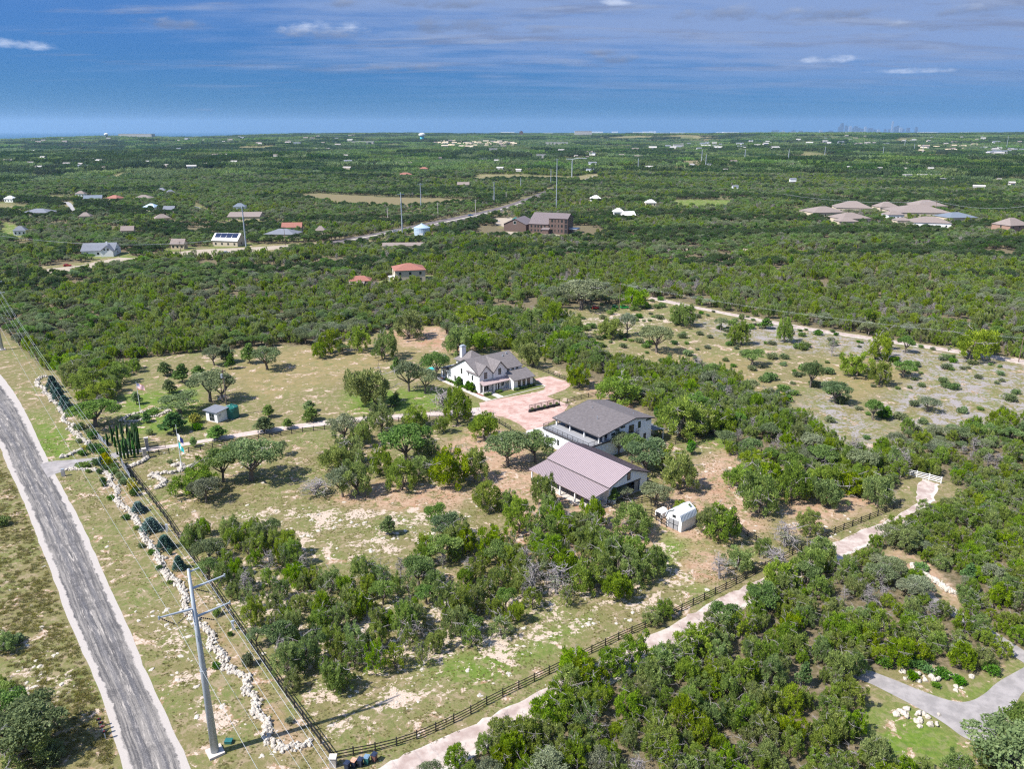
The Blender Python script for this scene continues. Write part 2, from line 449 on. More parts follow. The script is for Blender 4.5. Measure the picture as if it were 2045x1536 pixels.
P_FIELD = [pw((575, 389), (640, 386), (760, 393), (900, 397), (985, 401), (900, 408), (800, 414), (700, 411), (620, 399)),
           pw((580, 312), (600, 306), (650, 308), (648, 314)), pw((1340, 322), (1420, 318), (1420, 330), (1370, 345), (1350, 335))]
P_STRAW = [pw((600, 690), (740, 670), (880, 650), (900, 700), (800, 720), (700, 760), (600, 780), (520, 800), (440, 740)),
           pw((1300, 690), (1500, 720), (1560, 800), (1440, 780), (1300, 740)), pw((1700, 700), (1850, 745), (1700, 800), (1600, 750))]


def soft(polys, x, y, w):
    r = np.zeros(x.shape)
    for p in polys:
        m = (x > p[:, 0].min() - w) & (x < p[:, 0].max() + w) & (y > p[:, 1].min() - w) & (y < p[:, 1].max() + w)
        if not m.any(): continue
        d = polydist(p, x[m], y[m]); i = inside(p, x[m], y[m])
        r[m] = np.maximum(r[m], sst(np.where(i, d, -d), -w, w))
    return r


# open land (no forest): the estate with its verge and field, the rocky meadow, the drive clearing ...
O_ESTATE = pw((-400, 640), (-60, 640), (14, 668), (60, 712), (100, 742), (230, 722), (400, 702), (560, 690), (640, 692), (740, 668), (800, 655), (880, 650), (905, 690), (985, 700), (1040, 694),
              (1150, 750), (1230, 775), (1290, 830), (1330, 852), (1400, 872), (1440, 868), (1510, 895), (1600, 960), (1740, 1000), (1780, 985), (1835, 975), (1850, 1005), (1815, 1045), (1732, 1100),
              (1640, 1130), (1500, 1208), (1404, 1283), (1303, 1334), (1180, 1385), (1060, 1440), (950, 1500), (860, 1560), (700, 1900), (-900, 1900))
O_MEADOW = pw((1060, 655), (1085, 628), (1140, 612), (1250, 606), (1340, 596), (1400, 612), (1600, 650), (1800, 682), (2060, 732), (2300, 790), (2300, 850), (2060, 835), (1960, 850), (1900, 868),
              (1800, 862), (1750, 905), (1690, 895), (1560, 815), (1400, 742), (1250, 738), (1180, 700), (1100, 680))
O_DRIVE = pw((1725, 1335), (1760, 1340), (1850, 1320), (1930, 1345), (1980, 1340), (2060, 1290), (2200, 1260), (2300, 1400), (2060, 1500), (1985, 1500), (1960, 1560), (1870, 1540), (1720, 1500), (1705, 1430), (1735, 1395))
O_STRIP = pw((1752, 1090), (1800, 1095), (1850, 1120), (1930, 1190), (1915, 1235), (1855, 1200), (1790, 1140))
O_LANE2 = pw((1795, 960), (1830, 948), (1900, 964), (1925, 985), (1895, 1020), (1835, 1030), (1800, 1000))
O_SMALL = [pw(*p) for p in (
    ((1545, 1235), (1600, 1260), (1640, 1330), (1600, 1320)), ((1180, 1400), (1100, 1440), (1150, 1410)),
    ((0, 440), (36, 450), (50, 482), (0, 474)), ((75, 533), (160, 524), (240, 508), (278, 512), (285, 524), (160, 544), (85, 553)),
    ((118, 403), (150, 415), (154, 430), (140, 430)), ((382, 409), (412, 417), (436, 427), (425, 431), (390, 420)),
    ((330, 502), (400, 494), (500, 488), (640, 484), (640, 492), (520, 504), (425, 515), (360, 516)),
    ((600, 494), (700, 475), (770, 460), (860, 442), (940, 426), (1000, 411), (1040, 398), (1075, 386), (1110, 370), (1120, 373), (1090, 389), (1060, 403), (1020, 420), (960, 438), (880, 455), (785, 472), (700, 488), (620, 499)),
    ((975, 437), (1040, 434), (1040, 450), (1000, 456)), ((1055, 462), (1150, 474), (1130, 482), (1060, 474)),
    ((575, 389), (640, 386), (760, 393), (900, 397), (985, 401), (900, 408), (800, 414), (700, 411), (620, 399)),
    ((1344, 399), (1465, 400), (1455, 414), (1352, 417)), ((690, 482), (780, 478), (770, 486), (700, 490)),
    ((1350, 492), (1405, 496), (1400, 502), (1350, 500)), ((1470, 495), (1500, 497), (1495, 503), (1470, 502)),
    ((1340, 322), (1420, 316), (1425, 330), (1385, 350), (1360, 340)), ((580, 312), (600, 305), (655, 307), (650, 316)), ((1150, 352), (1195, 346), (1195, 352), (1160, 368)))]
OPEN = [O_ESTATE, O_MEADOW, O_DRIVE, O_STRIP, O_LANE2] + O_SMALL
# roads also keep the woods open
L_BACK = np.array([G(*p) for p in ((1300, 596), (1400, 617), (1507, 637), (1595, 654), (1693, 669), (1791, 682), (1921, 702), (2045, 722), (2200, 750))])
L_LANE3 = np.array([G(*p) for p in ((1862, 1193), (1905, 1226), (1960, 1262), (2043, 1320))])


def open_mask(x, y):
    m = np.zeros(x.shape, bool)
    for p in OPEN: m |= inside(p, x, y)
    m |= polydist(L_BACK, x, y, False) < 3.2
    m |= polydist(L_LANE3, x, y, False) < 1.5
    return m


def far_gap(x, y):
    """clearings between the far woods"""
    g = fbm(x / 170, y / 110, 73); return np.where(np.hypot(x, y) > 900, 1 - sst(g, .27, .30), 0.0)


def build_land():
    ang = np.concatenate([np.arange(-180, -44, 8.0), np.arange(-44, 44.01, .36), np.arange(52, 180, 8.0)])
    rr = [2.0]
    while rr[-1] < 70: rr.append(rr[-1] + max(1.0, rr[-1] * .05) if rr[-1] < 50 else rr[-1] + 1.0)
    while rr[-1] < 45000: rr.append(rr[-1] * (1.0092 if rr[-1] < 900 else 1.02 if rr[-1] < 9000 else 1.08))
    rr = np.array(rr); A, RR = np.meshgrid(np.radians(ang), rr)
    X = np.sin(A) * RR; Y = np.cos(A) * RR; Z = T(X, Y)
    Z = Z - .0
    n, k = X.shape
    v = np.stack([X.ravel(), Y.ravel(), Z.ravel()], 1)
    i = np.arange(n - 1)[:, None] * k + np.arange(k)[None, :]; j = np.arange(n - 1)[:, None] * k + ((np.arange(k) + 1) % k)[None, :]
    f = np.stack([i, i + k, j + k, j], -1).reshape(-1, 4)
    c = len(v); v = np.vstack([v, [[0, 0, 0]]])
    me = bpy.data.meshes.new('ground')
    tri = np.stack([np.arange(k), (np.arange(k) + 1) % k, np.full(k, c)], 1)
    me.vertices.add(len(v)); me.vertices.foreach_set('co', v.astype(np.float32).ravel())
    nl = f.size + tri.size; me.loops.add(nl); me.loops.foreach_set('vertex_index', np.concatenate([f.ravel(), tri.ravel()]).astype(np.int32))
    me.polygons.add(len(f) + len(tri))
    me.polygons.foreach_set('loop_start', np.concatenate([np.arange(len(f)) * 4, f.size + np.arange(len(tri)) * 3]).astype(np.int32))
    me.polygons.foreach_set('loop_total', np.concatenate([np.full(len(f), 4), np.full(len(tri), 3)]).astype(np.int32))
    me.polygons.foreach_set('use_smooth', [True] * (len(f) + len(tri)))
    me.update(calc_edges=True)
    x, y = v[:, 0], v[:, 1]
    om = np.zeros(len(v)); near = np.hypot(x, y) < 1500
    om[near] = open_mask(x[near], y[near]); fr = np.hypot(x, y) > 700; om[fr] = np.maximum(om[fr], far_gap(x[fr], y[fr]))
    cover = {'open': om, 'dirt': soft(P_DIRT, x, y, 3.0), 'rock': soft(P_ROCK, x, y, 3.5), 'lavender': soft(P_LAV, x, y, 6),
             'lush': soft(P_LUSH, x, y, 3.5), 'field': soft(P_FIELD, x, y, 3), 'straw': soft(P_STRAW, x, y, 6)}
    for nm, val in cover.items():
        a = me.attributes.new(nm, 'FLOAT', 'POINT'); a.data.foreach_set('value', val.astype(np.float32))
    m = bpy.data.materials.new('land'); m.use_nodes = True; t = NT(m.node_tree); b = m.node_tree.nodes['Principled BSDF']
    b.inputs['Roughness'].default_value = .95; b.inputs['Specular IOR Level'].default_value = .1
    tc = t.new('ShaderNodeTexCoord'); g = tc.outputs['Object']
    n1 = t.noise(g, .07, 4, .6); n2 = t.noise(g, .35, 5, .65, dist=.6); n3 = t.noise(g, 1.3, 5, .7); n4 = t.noise(g, 5.0, 4, .7)
    n2b = t.noise(t.mapping(g, (1, 1, 1), (91, 40, 0)), .22, 6, .68, dist=.8)
    grass = t.mix(t.sstep(n1, .38, .64), (.142, .130, .050), (.110, .142, .036))
    grass = t.mix(t.sstep(n3, .35, .72), grass, (.205, .165, .085))
    grass = t.mix(t.math('MULTIPLY', t.sstep(n4, .42, .72), .62), grass, (.080, .095, .026))
    n5 = t.noise(g, 9.0, 3, .7); grass = t.mix(t.math('MULTIPLY', t.sstep(n5, .5, .72), .45), grass, (.27, .235, .125))
    lush = t.mix(t.sstep(n3, .3, .7), (.066, .125, .014), (.135, .185, .032))
    c = t.mix(t.math('MULTIPLY', t.attr('lush'), t.sstep(n2, .29, .50)), grass, lush)
    straw = t.mix(n3, (.19, .15, .07), (.27, .21, .10))
    c = t.mix(t.math('MULTIPLY', t.attr('straw'), t.sstep(n2, .32, .62)), c, straw)
    dirt = t.mix(t.sstep(n3, .3, .7), (.27, .165, .105), (.40, .285, .20))
    dirt = t.mix(t.math('MULTIPLY', t.sstep(n1, .5, .62), .55), dirt, (.30, .150, .088))
    c = t.mix(t.math('MULTIPLY', t.attr('dirt'), t.sstep(n2, .35, .52)), c, dirt)
    mo = t.noise(t.mapping(g, (1, 1, 1), (13, 77, 0)), .55, 7, .72, dist=.4)
    near_ = t.math('MULTIPLY', t.attr('open'), t.math('SUBTRACT', 1.0, t.math('MULTIPLY', t.math('MAXIMUM', t.attr('lush'), t.attr('straw')), .6)))
    c = t.mix(t.math('MULTIPLY', t.math('MULTIPLY', t.sstep(mo, .50, .60), near_), .62), c, t.mix(n3, (.235, .165, .105), (.34, .265, .19)))
    # a little bare earth everywhere, and pale rock in torn patches
    c = t.mix(t.math('MULTIPLY', t.math('MULTIPLY', t.sstep(n2b, .56, .62), t.attr('open')), .8), c, dirt)
    rock = t.mix(t.sstep(n4, .3, .7), (.34, .26, .20), (.55, .46, .38))
    thr = t.math('MULTIPLY_ADD', t.attr('rock'), -.085, .615)
    rk = t.math('ADD', n2b, t.math('MULTIPLY', t.math('SUBTRACT', n3, .5), .55))
    rm = t.math('MULTIPLY', t.sstep(t.math('SUBTRACT', rk, thr), 0.0, .022), t.attr('open'))
    c = t.mix(t.math('MULTIPLY', rm, .92), c, rock)
    lav = t.mix(t.sstep(n4, .25, .75), (.17, .15, .145), (.36, .325, .315))
    lm = t.math('MULTIPLY', t.attr('lavender'), t.sstep(t.math('ADD', t.noise(g, .24, 6, .72, dist=.5), t.math('MULTIPLY', t.math('SUBTRACT', n3, .5), .75)), .49, .55))
    c = t.mix(lm, c, lav)
    c = t.mix(t.math('MULTIPLY', t.attr('field'), 1.0), c, t.mix(n2, (.19, .14, .085), (.145, .14, .062)))
    floor = t.mix(t.sstep(n3, .35, .7), (.085, .075, .035), (.20, .155, .105))
    far = t.mix(t.sstep(t.noise(g, .02, 4, .6), .35, .65), (.060, .078, .026), (.125, .125, .055))
    ln = t.new('ShaderNodeVectorMath', operation='LENGTH'); t.l.new(g, ln.inputs[0])
    floor = t.mix(t.sstep(ln.outputs['Value'], 500, 1300), floor, far)
    keep = t.math('MAXIMUM', t.attr('open'), t.attr('field'))
    c = t.mix(keep, floor, c)
    t.l.new(c, b.inputs['Base Color'])
    bp = t.new('ShaderNodeBump'); bp.inputs['Strength'].default_value = .6; bp.inputs['Distance'].default_value = .12
    t.l.new(t.math('ADD', t.math('MULTIPLY', n3, 1.0), t.math('MULTIPLY', n4, .4)), bp.inputs['Height']); t.l.new(bp.outputs[0], b.inputs['Normal'])
    me.materials.append(m)
    tag(link('ground', me), kind='structure')


build_land()


# ---------------------------------------------------------------- roads and paved sheets
def resample(pts, n):
    pts = np.array(pts); d = np.r_[0, np.cumsum(np.hypot(*np.diff(pts, axis=0).T))]
    s = np.linspace(0, d[-1], n); return np.stack([np.interp(s, d, pts[:, 0]), np.interp(s, d, pts[:, 1])], 1)
def strip(name, left, right, z, mt, n=60, kind='structure', world=False, wob=0.0, parent=None):
    """a ribbon between two edges, given in picture points; u across, v in metres along"""
    def sm(P):
        P = np.array(P)
        for _ in range(2):
            if len(P) > 3: P = np.concatenate([P[:1], np.stack([P[:-1] * .75 + P[1:] * .25, P[:-1] * .25 + P[1:] * .75], 1).reshape(-1, 2), P[-1:]])
        return P
    L = resample(sm([G(*p) for p in left] if not world else left), n); Q = resample(sm([G(*p) for p in right] if not world else right), n)
    if wob:
        for E, s in ((L, 3.0), (Q, 9.0)):
            E[:, 0] += (vnoise(np.arange(n) * .9, np.full(n, s)) - .5) * wob; E[:, 1] += (vnoise(np.arange(n) * .9, np.full(n, s + 5)) - .5) * wob
    mid = (L + Q) / 2; al = np.r_[0, np.cumsum(np.hypot(*np.diff(mid, axis=0).T))]
    c = 6; v = []; uv = []
    for i in range(n):
        for k in range(c + 1):
            u = k / c; p = L[i] * (1 - u) + Q[i] * u; v.append((p[0], p[1], float(T(p[0], p[1])) + z)); uv.append((u, al[i]))
    f = [(i * (c + 1) + k, i * (c + 1) + k + 1, (i + 1) * (c + 1) + k + 1, (i + 1) * (c + 1) + k) for i in range(n - 1) for k in range(c)]
    me = bpy.data.meshes.new(name); me.from_pydata(v, [], f); me.materials.append(mt)
    ul = me.uv_layers.new(name='UVMap')
    ul.data.foreach_set('uv', np.array([uv[l.vertex_index] for l in me.loops], np.float32).ravel())
    me.update(); me.validate()
    # faces up
    if me.polygons[0].normal.z < 0: me.flip_normals()
    return tag(link(name, me, parent), kind=kind)
def sheet(name, pts, z, mt, kind='structure', world=False, thick=0.0, parent=None):
    W = [G(*p) if not world else p for p in pts]; P3 = [Vector((a, b, 0)) for a, b in W]
    mb = MB(); tris = tessellate_polygon([P3])
    n = len(W); zz = [float(T(a, b)) + z for a, b in W]
    mb.v = [(a, b, q) for (a, b), q in zip(W, zz)]
    for t in tris:
        a, b, c = (P3[i] for i in t)
        if (b - a).cross(c - a).z < 0: t = t[::-1]
        mb.f.append(tuple(t)); mb.m.append(0)
    if thick:
        mb.v += [(a, b, q - thick) for (a, b), q in zip(W, zz)]
        for i in range(n): j = (i + 1) % n; mb.f.append((i, j, n + j, n + i)); mb.m.append(0)
    o = mb.build(name, mt, parent)
    if parent is None: tag(o, kind=kind)
    return o


def uvmat(name, fn):
    m = bpy.data.materials.new(name); m.use_nodes = True; t = NT(m.node_tree); b = m.node_tree.nodes['Principled BSDF']
    b.inputs['Roughness'].default_value = .92; b.inputs['Specular IOR Level'].default_value = .15
    tc = t.new('ShaderNodeTexCoord'); sp = t.new('ShaderNodeSeparateXYZ'); t.l.new(tc.outputs['UV'], sp.inputs[0])
    col, h = fn(t, tc, sp.outputs[0], sp.outputs[1]); t.l.new(col, b.inputs['Base Color'])
    bp = t.new('ShaderNodeBump'); bp.inputs['Strength'].default_value = .35; bp.inputs['Distance'].default_value = .04
    t.l.new(h, bp.inputs['Height']); t.l.new(bp.outputs[0], b.inputs['Normal'])
    return m


def road_fn(t, tc, u, v):
    g = tc.outputs['Object']
    edge = t.math('ABSOLUTE', t.math('SUBTRACT', u, .5))
    cb = t.new('ShaderNodeCombineXYZ'); t.put(cb.inputs[0], t.math('MULTIPLY', u, 9)); t.put(cb.inputs[1], v)
    lng = t.noise(t.mapping(cb.outputs[0], (1.9, .055, 1)), 1.0, 5, .65)
    lng2 = t.noise(t.mapping(cb.outputs[0], (2.2, .22, 1), (7, 3, 0)), 1.0, 6, .75)
    gr = t.noise(g, 5, 4, .75)
    w = t.math('ADD', edge, t.math('MULTIPLY', t.math('SUBTRACT', t.noise(g, .45, 5, .7), .5), .24))
    asph = t.mix(t.sstep(lng, .35, .66), (.070, .067, .068), (.235, .215, .195))
    asph = t.mix(t.math('MULTIPLY', t.sstep(lng2, .52, .62), t.math('SUBTRACT', 1.0, t.sstep(edge, .16, .3))), asph, (.40, .36, .32))
    # the two wheel paths are worn darker
    wp = t.math('ABSOLUTE', t.math('SUBTRACT', t.math('ABSOLUTE', t.math('SUBTRACT', u, .52)), .13))
    asph = t.mix(t.math('MULTIPLY', t.math('SUBTRACT', 1.0, t.sstep(wp, .015, .08)), .55), asph, (.085, .085, .095))
    fs = t.noise(t.mapping(cb.outputs[0], (5.5, .9, 1), (2, 9, 0)), 1.0, 4, .75); asph = t.mix(t.math('MULTIPLY', t.sstep(fs, .5, .66), .6), asph, (.045, .045, .05)); asph = t.mix(t.math('MULTIPLY', t.sstep(t.noise(g, .22, 5, .7), .52, .62), .55), asph, (.06, .058, .06))
    asph = t.mix(t.math('MULTIPLY', t.sstep(gr, .5, .7), .4), asph, (.42, .39, .36))
    shoulder = t.mix(gr, (.28, .25, .225), (.46, .42, .385))
    return t.mix(t.sstep(w, .345, .385), asph, shoulder), gr
M_ROAD = uvmat('worn_asphalt', road_fn)


def lane_fn(t, tc, u, v):
    g = tc.outputs['Object']; n = t.noise(g, .5, 5, .65); f = t.noise(g, 4, 4, .7)
    c = t.mix(t.sstep(n, .35, .65), (.31, .235, .205), (.46, .39, .345))
    e = t.math('ABSOLUTE', t.math('SUBTRACT', u, .42))
    c = t.mix(t.math('MULTIPLY', t.sstep(t.math('ADD', e, t.math('MULTIPLY', n, .3)), .5, .6), .8), c, (.50, .455, .41))
    c = t.mix(t.math('MULTIPLY', t.sstep(f, .52, .7), .5), c, (.23, .185, .17))
    return c, f
M_LANE = uvmat('caliche_lane', lane_fn)


def drive_fn(t, tc, u, v):
    g = tc.outputs['Object']; n = t.noise(g, .6, 5, .6); f = t.noise(g, 5, 4, .7)
    c = t.mix(t.sstep(n, .35, .65), (.20, .185, .18), (.30, .275, .265))
    return t.mix(t.math('MULTIPLY', f, .35), c, (.36, .33, .31)), f
M_DRIVE = uvmat('grey_drive', drive_fn)


def pale_fn(t, tc, u, v):
    g = tc.outputs['Object']; n = t.noise(g, .6, 5, .6); f = t.noise(g, 5, 4, .7)
    c = t.mix(t.sstep(n, .35, .65), (.36, .29, .26), (.45, .375, .34))
    jt = t.math('PINGPONG', v, 2.2)
    c = t.mix(t.math('MULTIPLY', t.math('LESS_THAN', jt, .05), .5), c, (.25, .2, .17))
    return t.mix(t.math('MULTIPLY', f, .3), c, (.62, .54, .48)), f
M_PALE = uvmat('washed_concrete', pale_fn)


def pink_fn(t, tc, u, v):
    g = t.mapping(tc.outputs['Object'], (1, 1, 1), (0, 0, 0), (0, 0, R(-38)))
    n = t.noise(g, .35, 5, .65, dist=.4); s = t.noise(t.mapping(g, (.45, 1.9, 1)), 1.0, 5, .7, dist=.5); f = t.noise(g, 6, 3, .7)
    c = t.mix(t.sstep(n, .35, .65), (.40, .255, .215), (.52, .385, .335))
    c = t.mix(t.math('MULTIPLY', t.sstep(s, .54, .70), .85), c, (.26, .11, .09))
    br = t.new('ShaderNodeTexBrick'); t.l.new(g, br.inputs['Vector']); br.inputs['Scale'].default_value = 1.6
    br.inputs['Color1'].default_value = (1, 1, 1, 1); br.inputs['Color2'].default_value = (.93, .93, .93, 1); br.inputs['Mortar'].default_value = (.8, .78, .76, 1); br.inputs['Mortar Size'].default_value = .03
    return t.mix(1.0, c, br.outputs[0], 'MULTIPLY'), f
M_PINK = uvmat('stamped_pink_concrete', pink_fn)


def grass_fn(t, tc, u, v):
    g = tc.outputs['Object']; n = t.noise(g, .8, 4, .6); f = t.noise(g, 7, 4, .7)
    c = t.mix(t.sstep(n, .35, .65), (.085, .11, .03), (.12, .135, .04)); return t.mix(t.math('MULTIPLY', f, .4), c, (.06, .085, .02)), f
M_LAWN = uvmat('clipped_lawn', grass_fn)

ROAD_L = [(310, 1800), (275, 1640), (242, 1536), (224, 1454), (195, 1371), (163, 1298), (134, 1233), (98, 1132), (69, 1060), (38, 980), (17, 938), (-2, 884), (-60, 820), (-150, 735), (-280, 640)]
ROAD_R = [(500, 1800), (430, 1640), (381, 1536), (344, 1450), (308, 1382), (279, 1309), (253, 1244), (217, 1168), (174, 1067), (128, 980), (100, 930), (73, 868), (38, 797), (-2, 742), (-60, 690), (-140, 630)]
strip('road', ROAD_L, ROAD_R, .012, M_ROAD, 150, wob=.25)
strip('gravel_lane', [(560, 1640), (700, 1560), (752, 1536), (810, 1501), (922, 1461), (1009, 1418), (1081, 1378), (1256, 1291), (1324, 1259), (1375, 1230), (1426, 1201), (1498, 1168), (1600, 1118), (1692, 1070), (1790, 1034), (1830, 1010), (1830, 975), (1840, 955)],
      [(700, 1680), (840, 1585), (905, 1536), (985, 1490), (1100, 1430), (1200, 1375), (1303, 1324), (1404, 1277), (1450, 1240), (1498, 1204), (1620, 1145), (1732, 1092), (1790, 1056), (1838, 1027), (1858, 1008), (1872, 988), (1876, 968)], .010, M_LANE, 110, wob=.8)
strip('back_road', [(1300, 592), (1400, 614), (1507, 634), (1595, 651), (1693, 666), (1791, 680), (1921, 700), (2045, 719), (2200, 745)],
      [(1295, 597), (1400, 618.5), (1507, 640), (1595, 657), (1693, 672.5), (1791, 686.5), (1921, 707), (2045, 727), (2200, 757)], .012, M_LANE, 80, wob=.6)
strip('entrance_apron', [(80, 928), (100, 921), (140, 919), (205, 913), (225, 905), (262, 897), (302, 893.5)], [(96, 955), (106, 948), (123, 943), (165, 930), (215, 921), (245, 909), (296, 902)], .018, M_DRIVE, 40)
strip('driveway', [(302, 893.5), (381, 883), (481, 864), (600, 846), (703, 834), (805, 827), (893, 821), (963, 813)], [(296, 902), (376, 889.5), (481, 872.5), (600, 855), (717, 843.5), (805, 836), (893, 830), (968, 830)], .020, M_PALE, 80)
strip('side_drive', [(1700, 1325), (1753, 1346), (1790, 1360), (1826, 1375), (1891, 1400), (1934, 1405), (1970, 1385), (1989, 1364), (2043, 1335), (2120, 1290)],
      [(1690, 1350), (1735, 1364), (1770, 1382), (1811, 1403), (1880, 1440), (1934, 1483), (1990, 1485), (1995, 1440), (2021, 1418), (2050, 1371), (2140, 1320)], .020, M_DRIVE, 70)
strip('side_drive', [(1835, 1172), (1862, 1190), (1905, 1214), (1960, 1245), (2045, 1300)], [(1820, 1182), (1850, 1202), (1900, 1230), (1950, 1262), (2045, 1325)], .020, M_DRIVE, 30)
COURT = [(957, 805), (1001, 796), (1070, 784), (1087, 778.5), (1089, 773), (1086, 770), (1066, 757), (1098, 751), (1145, 767), (1128, 778.5), (1092, 792), (1136, 808), (1120, 833), (1085, 852), (1052, 860), (1037, 847), (1007, 833), (977, 829), (962, 826)]
sheet('paved_court', COURT, .030, M_PINK, thick=.03)
sheet('concrete_pad', [(1052, 860), (1085, 852), (1110, 866), (1075, 882), (1048, 872)], .026, M_CONC)


# ---------------------------------------------------------------- foliage
def unit(a): return a / (np.linalg.norm(a, axis=1, keepdims=True) + 1e-9)
def leaf_arrays(g, clumps, n, L, W, up=.35, out=.6, shell=.72, flat=0.0, jit=.5, droop=0):
    """leaf sprays through the outer part of each clump: positions, quads, tones"""
    cl = np.array(clumps, float); w = cl[:, 3] ** 2; ci = g.choice(len(cl), n, p=w / w.sum()); C = cl[ci]
    d = unit(g.normal(size=(n, 3)) + np.array([0, 0, .35]))
    rad = shell + (1 - shell) * g.random(n) ** .7; far = g.random(n) < .22; rad[far] *= g.random(far.sum()) * .6 + .35
    lump = 1 + .22 * np.sin(d[:, 0] * 6 + C[:, 0] * 3) * np.sin(d[:, 1] * 6 + C[:, 1]) * np.sin(d[:, 2] * 5 + C[:, 2])
    p = C[:, :3] + d * (rad * lump)[:, None] * C[:, 3:4] * np.stack([np.ones(n), np.ones(n), C[:, 4] / C[:, 3]], 1)
    ax = unit(d * out + np.array([0, 0, up]) + g.normal(size=(n, 3)) * jit)
    sd = unit(np.cross(ax, g.normal(size=(n, 3))))
    l = L * (.6 + .8 * g.random(n))[:, None]; wd = W * (.6 + .8 * g.random(n))[:, None]
    V = np.stack([p - ax * l * .35, p + sd * wd * .5 + ax * l * .1, p + ax * l * .65, p - sd * wd * .5 + ax * l * .1], 1).reshape(-1, 3)
    tone_c = g.random(len(cl))
    tone = np.clip(.6 * tone_c[ci] + .4 * g.random(n) + .05, 0, 1)
    return V, tone
def quads_mesh(name, V, tone, mt, extra=None):
    n = len(tone); me = bpy.data.meshes.new(name)
    F = np.arange(4 * n, dtype=np.int32)
    ev, ef, em, mats = ([], [], [], [mt]) if extra is None else (extra.v, extra.f, extra.m, [mt, M_BARK, M_DEAD])
    nv = 4 * n; me.vertices.add(nv + len(ev))
    co = np.concatenate([V.ravel(), np.array(ev, float).ravel()]) if ev else V.ravel()
    me.vertices.foreach_set('co', co.astype(np.float32))
    lt = [len(f) for f in ef]; ei = [i + nv for f in ef for i in f]
    me.loops.add(4 * n + sum(lt)); me.loops.foreach_set('vertex_index', np.concatenate([F, np.array(ei, np.int32)]).astype(np.int32))
    me.polygons.add(n + len(ef))
    tot = np.concatenate([np.full(n, 4), np.array(lt, int)]).astype(np.int32); st = np.r_[0, np.cumsum(tot)[:-1]].astype(np.int32)
    me.polygons.foreach_set('loop_start', st); me.polygons.foreach_set('loop_total', tot)
    for m in mats: me.materials.append(m)
    if em: me.polygons.foreach_set('material_index', np.concatenate([np.zeros(n), np.array(em) + 1]).astype(np.int32))
    me.update(calc_edges=True)
    a = me.attributes.new('tone', 'FLOAT', 'FACE'); a.data.foreach_set('value', np.concatenate([tone, np.zeros(len(ef))]).astype(np.float32))
    return me


def limbs(g, clumps, trunk_r, fork, lean=(0, 0), n=5, dead=0, H=5.0, rad=2.2):
    mb = MB()
    top = Vector((lean[0], lean[1], fork))
    mb.tube([(0, 0, -.4), (lean[0] * .3, lean[1] * .3, fork * .45), top], [trunk_r * 1.25, trunk_r, trunk_r * .8], 6)
    idx = g.permutation(len(clumps))[:n]
    for i in idx:
        c = Vector(clumps[i][:3]); mid = top.lerp(c, .5) + Vector(tuple(g.normal(size=3) * .25))
        mb.tube([top - Vector((0, 0, .2)), mid, c], [trunk_r * .6, trunk_r * .4, trunk_r * .15], 5)
        for k in range(2):
            e = c + Vector(tuple(unit(g.normal(size=(1, 3)))[0] * clumps[i][3] * .9)); mb.tube([mid.lerp(c, .6), e], [trunk_r * .2, trunk_r * .06], 4, False)
    mb.mi = 1
    for k in range(dead):
        a = g.random() * 6.28; z = fork + g.random() * (H - fork) * .95; r0 = rad * (.1 + .3 * g.random()); r1 = rad * (.75 + .4 * g.random())
        p0 = Vector((math.cos(a) * r0, math.sin(a) * r0, z)); p1 = Vector((math.cos(a + .2) * r1, math.sin(a + .2) * r1, z + (g.random() * .8 - .1)))
        m = p0.lerp(p1, .5) + Vector(tuple(g.normal(size=3) * .15)); mb.tube([p0, m, p1], [.042, .026, .010], 4, False)
        for q in range(5):
            s_ = m.lerp(p1, g.random()); mb.tube([s_, s_ + Vector(tuple(g.normal(size=3) * .38))], [.026, .008], 3, False)
    return mb


def make_juniper(seed, n=4600, H=5.2, rad=2.3, K=64, dead=9, loose=1.0):
    """a bunch of upright feathery spires over a few leaning stems"""
    g = np.random.default_rng(seed); cl = []
    nl = 2 + seed % 3; leads = [(g.normal() * rad * .30, g.normal() * rad * .30, .72 + .33 * g.random()) for _ in range(nl)]
    lean = g.normal(size=2) * .10
    for k in range(K):
        t = (k + .5) / K; lx, ly, lh = leads[k % nl]; z = .8 + (H * lh - 1.2) * t ** .8; rr = rad * (1 - .70 * t ** 2.2) * (.30 + .80 * math.sqrt(g.random())); a = k * 2.4 + g.random() * 1.3
        r = (.20 + .20 * g.random()) * loose; cl.append((lx * t + math.cos(a) * rr * .85 + lean[0] * z, ly * t + math.sin(a) * rr * .85 + lean[1] * z, z + g.normal() * .2, r * 1.15, r * 2.1))
    V, tone = leaf_arrays(g, cl, n, .36, .115, up=1.0, out=.7, jit=.25, shell=.45)
    return V, tone, limbs(g, cl, .15, 1.1, tuple(g.normal(size=2) * .3), 12, max(4, dead - 3), H, rad)
def make_oak(seed, n=4600, H=5.0, rad=3.0, K=30):
    g = np.random.default_rng(seed); cl = []
    for k in range(K):
        rr = rad * math.sqrt((k + .4) / K) * .82; a = k * 2.399 + g.random() * 1.6
        z = 2.0 + (H - 2.9) * math.sqrt(max(0, 1 - (rr / rad) ** 2)) + g.normal() * .22; r = .38 + .55 * g.random() ** 1.5; cl.append((math.cos(a) * rr, math.sin(a) * rr, z, r * 1.1, r * .8))
    V, tone = leaf_arrays(g, cl, n, .24, .17, up=.25, out=.45, jit=.7)
    return V, tone, limbs(g, cl, .22, 1.5, tuple(g.normal(size=2) * .25), 9, 3, H, rad)
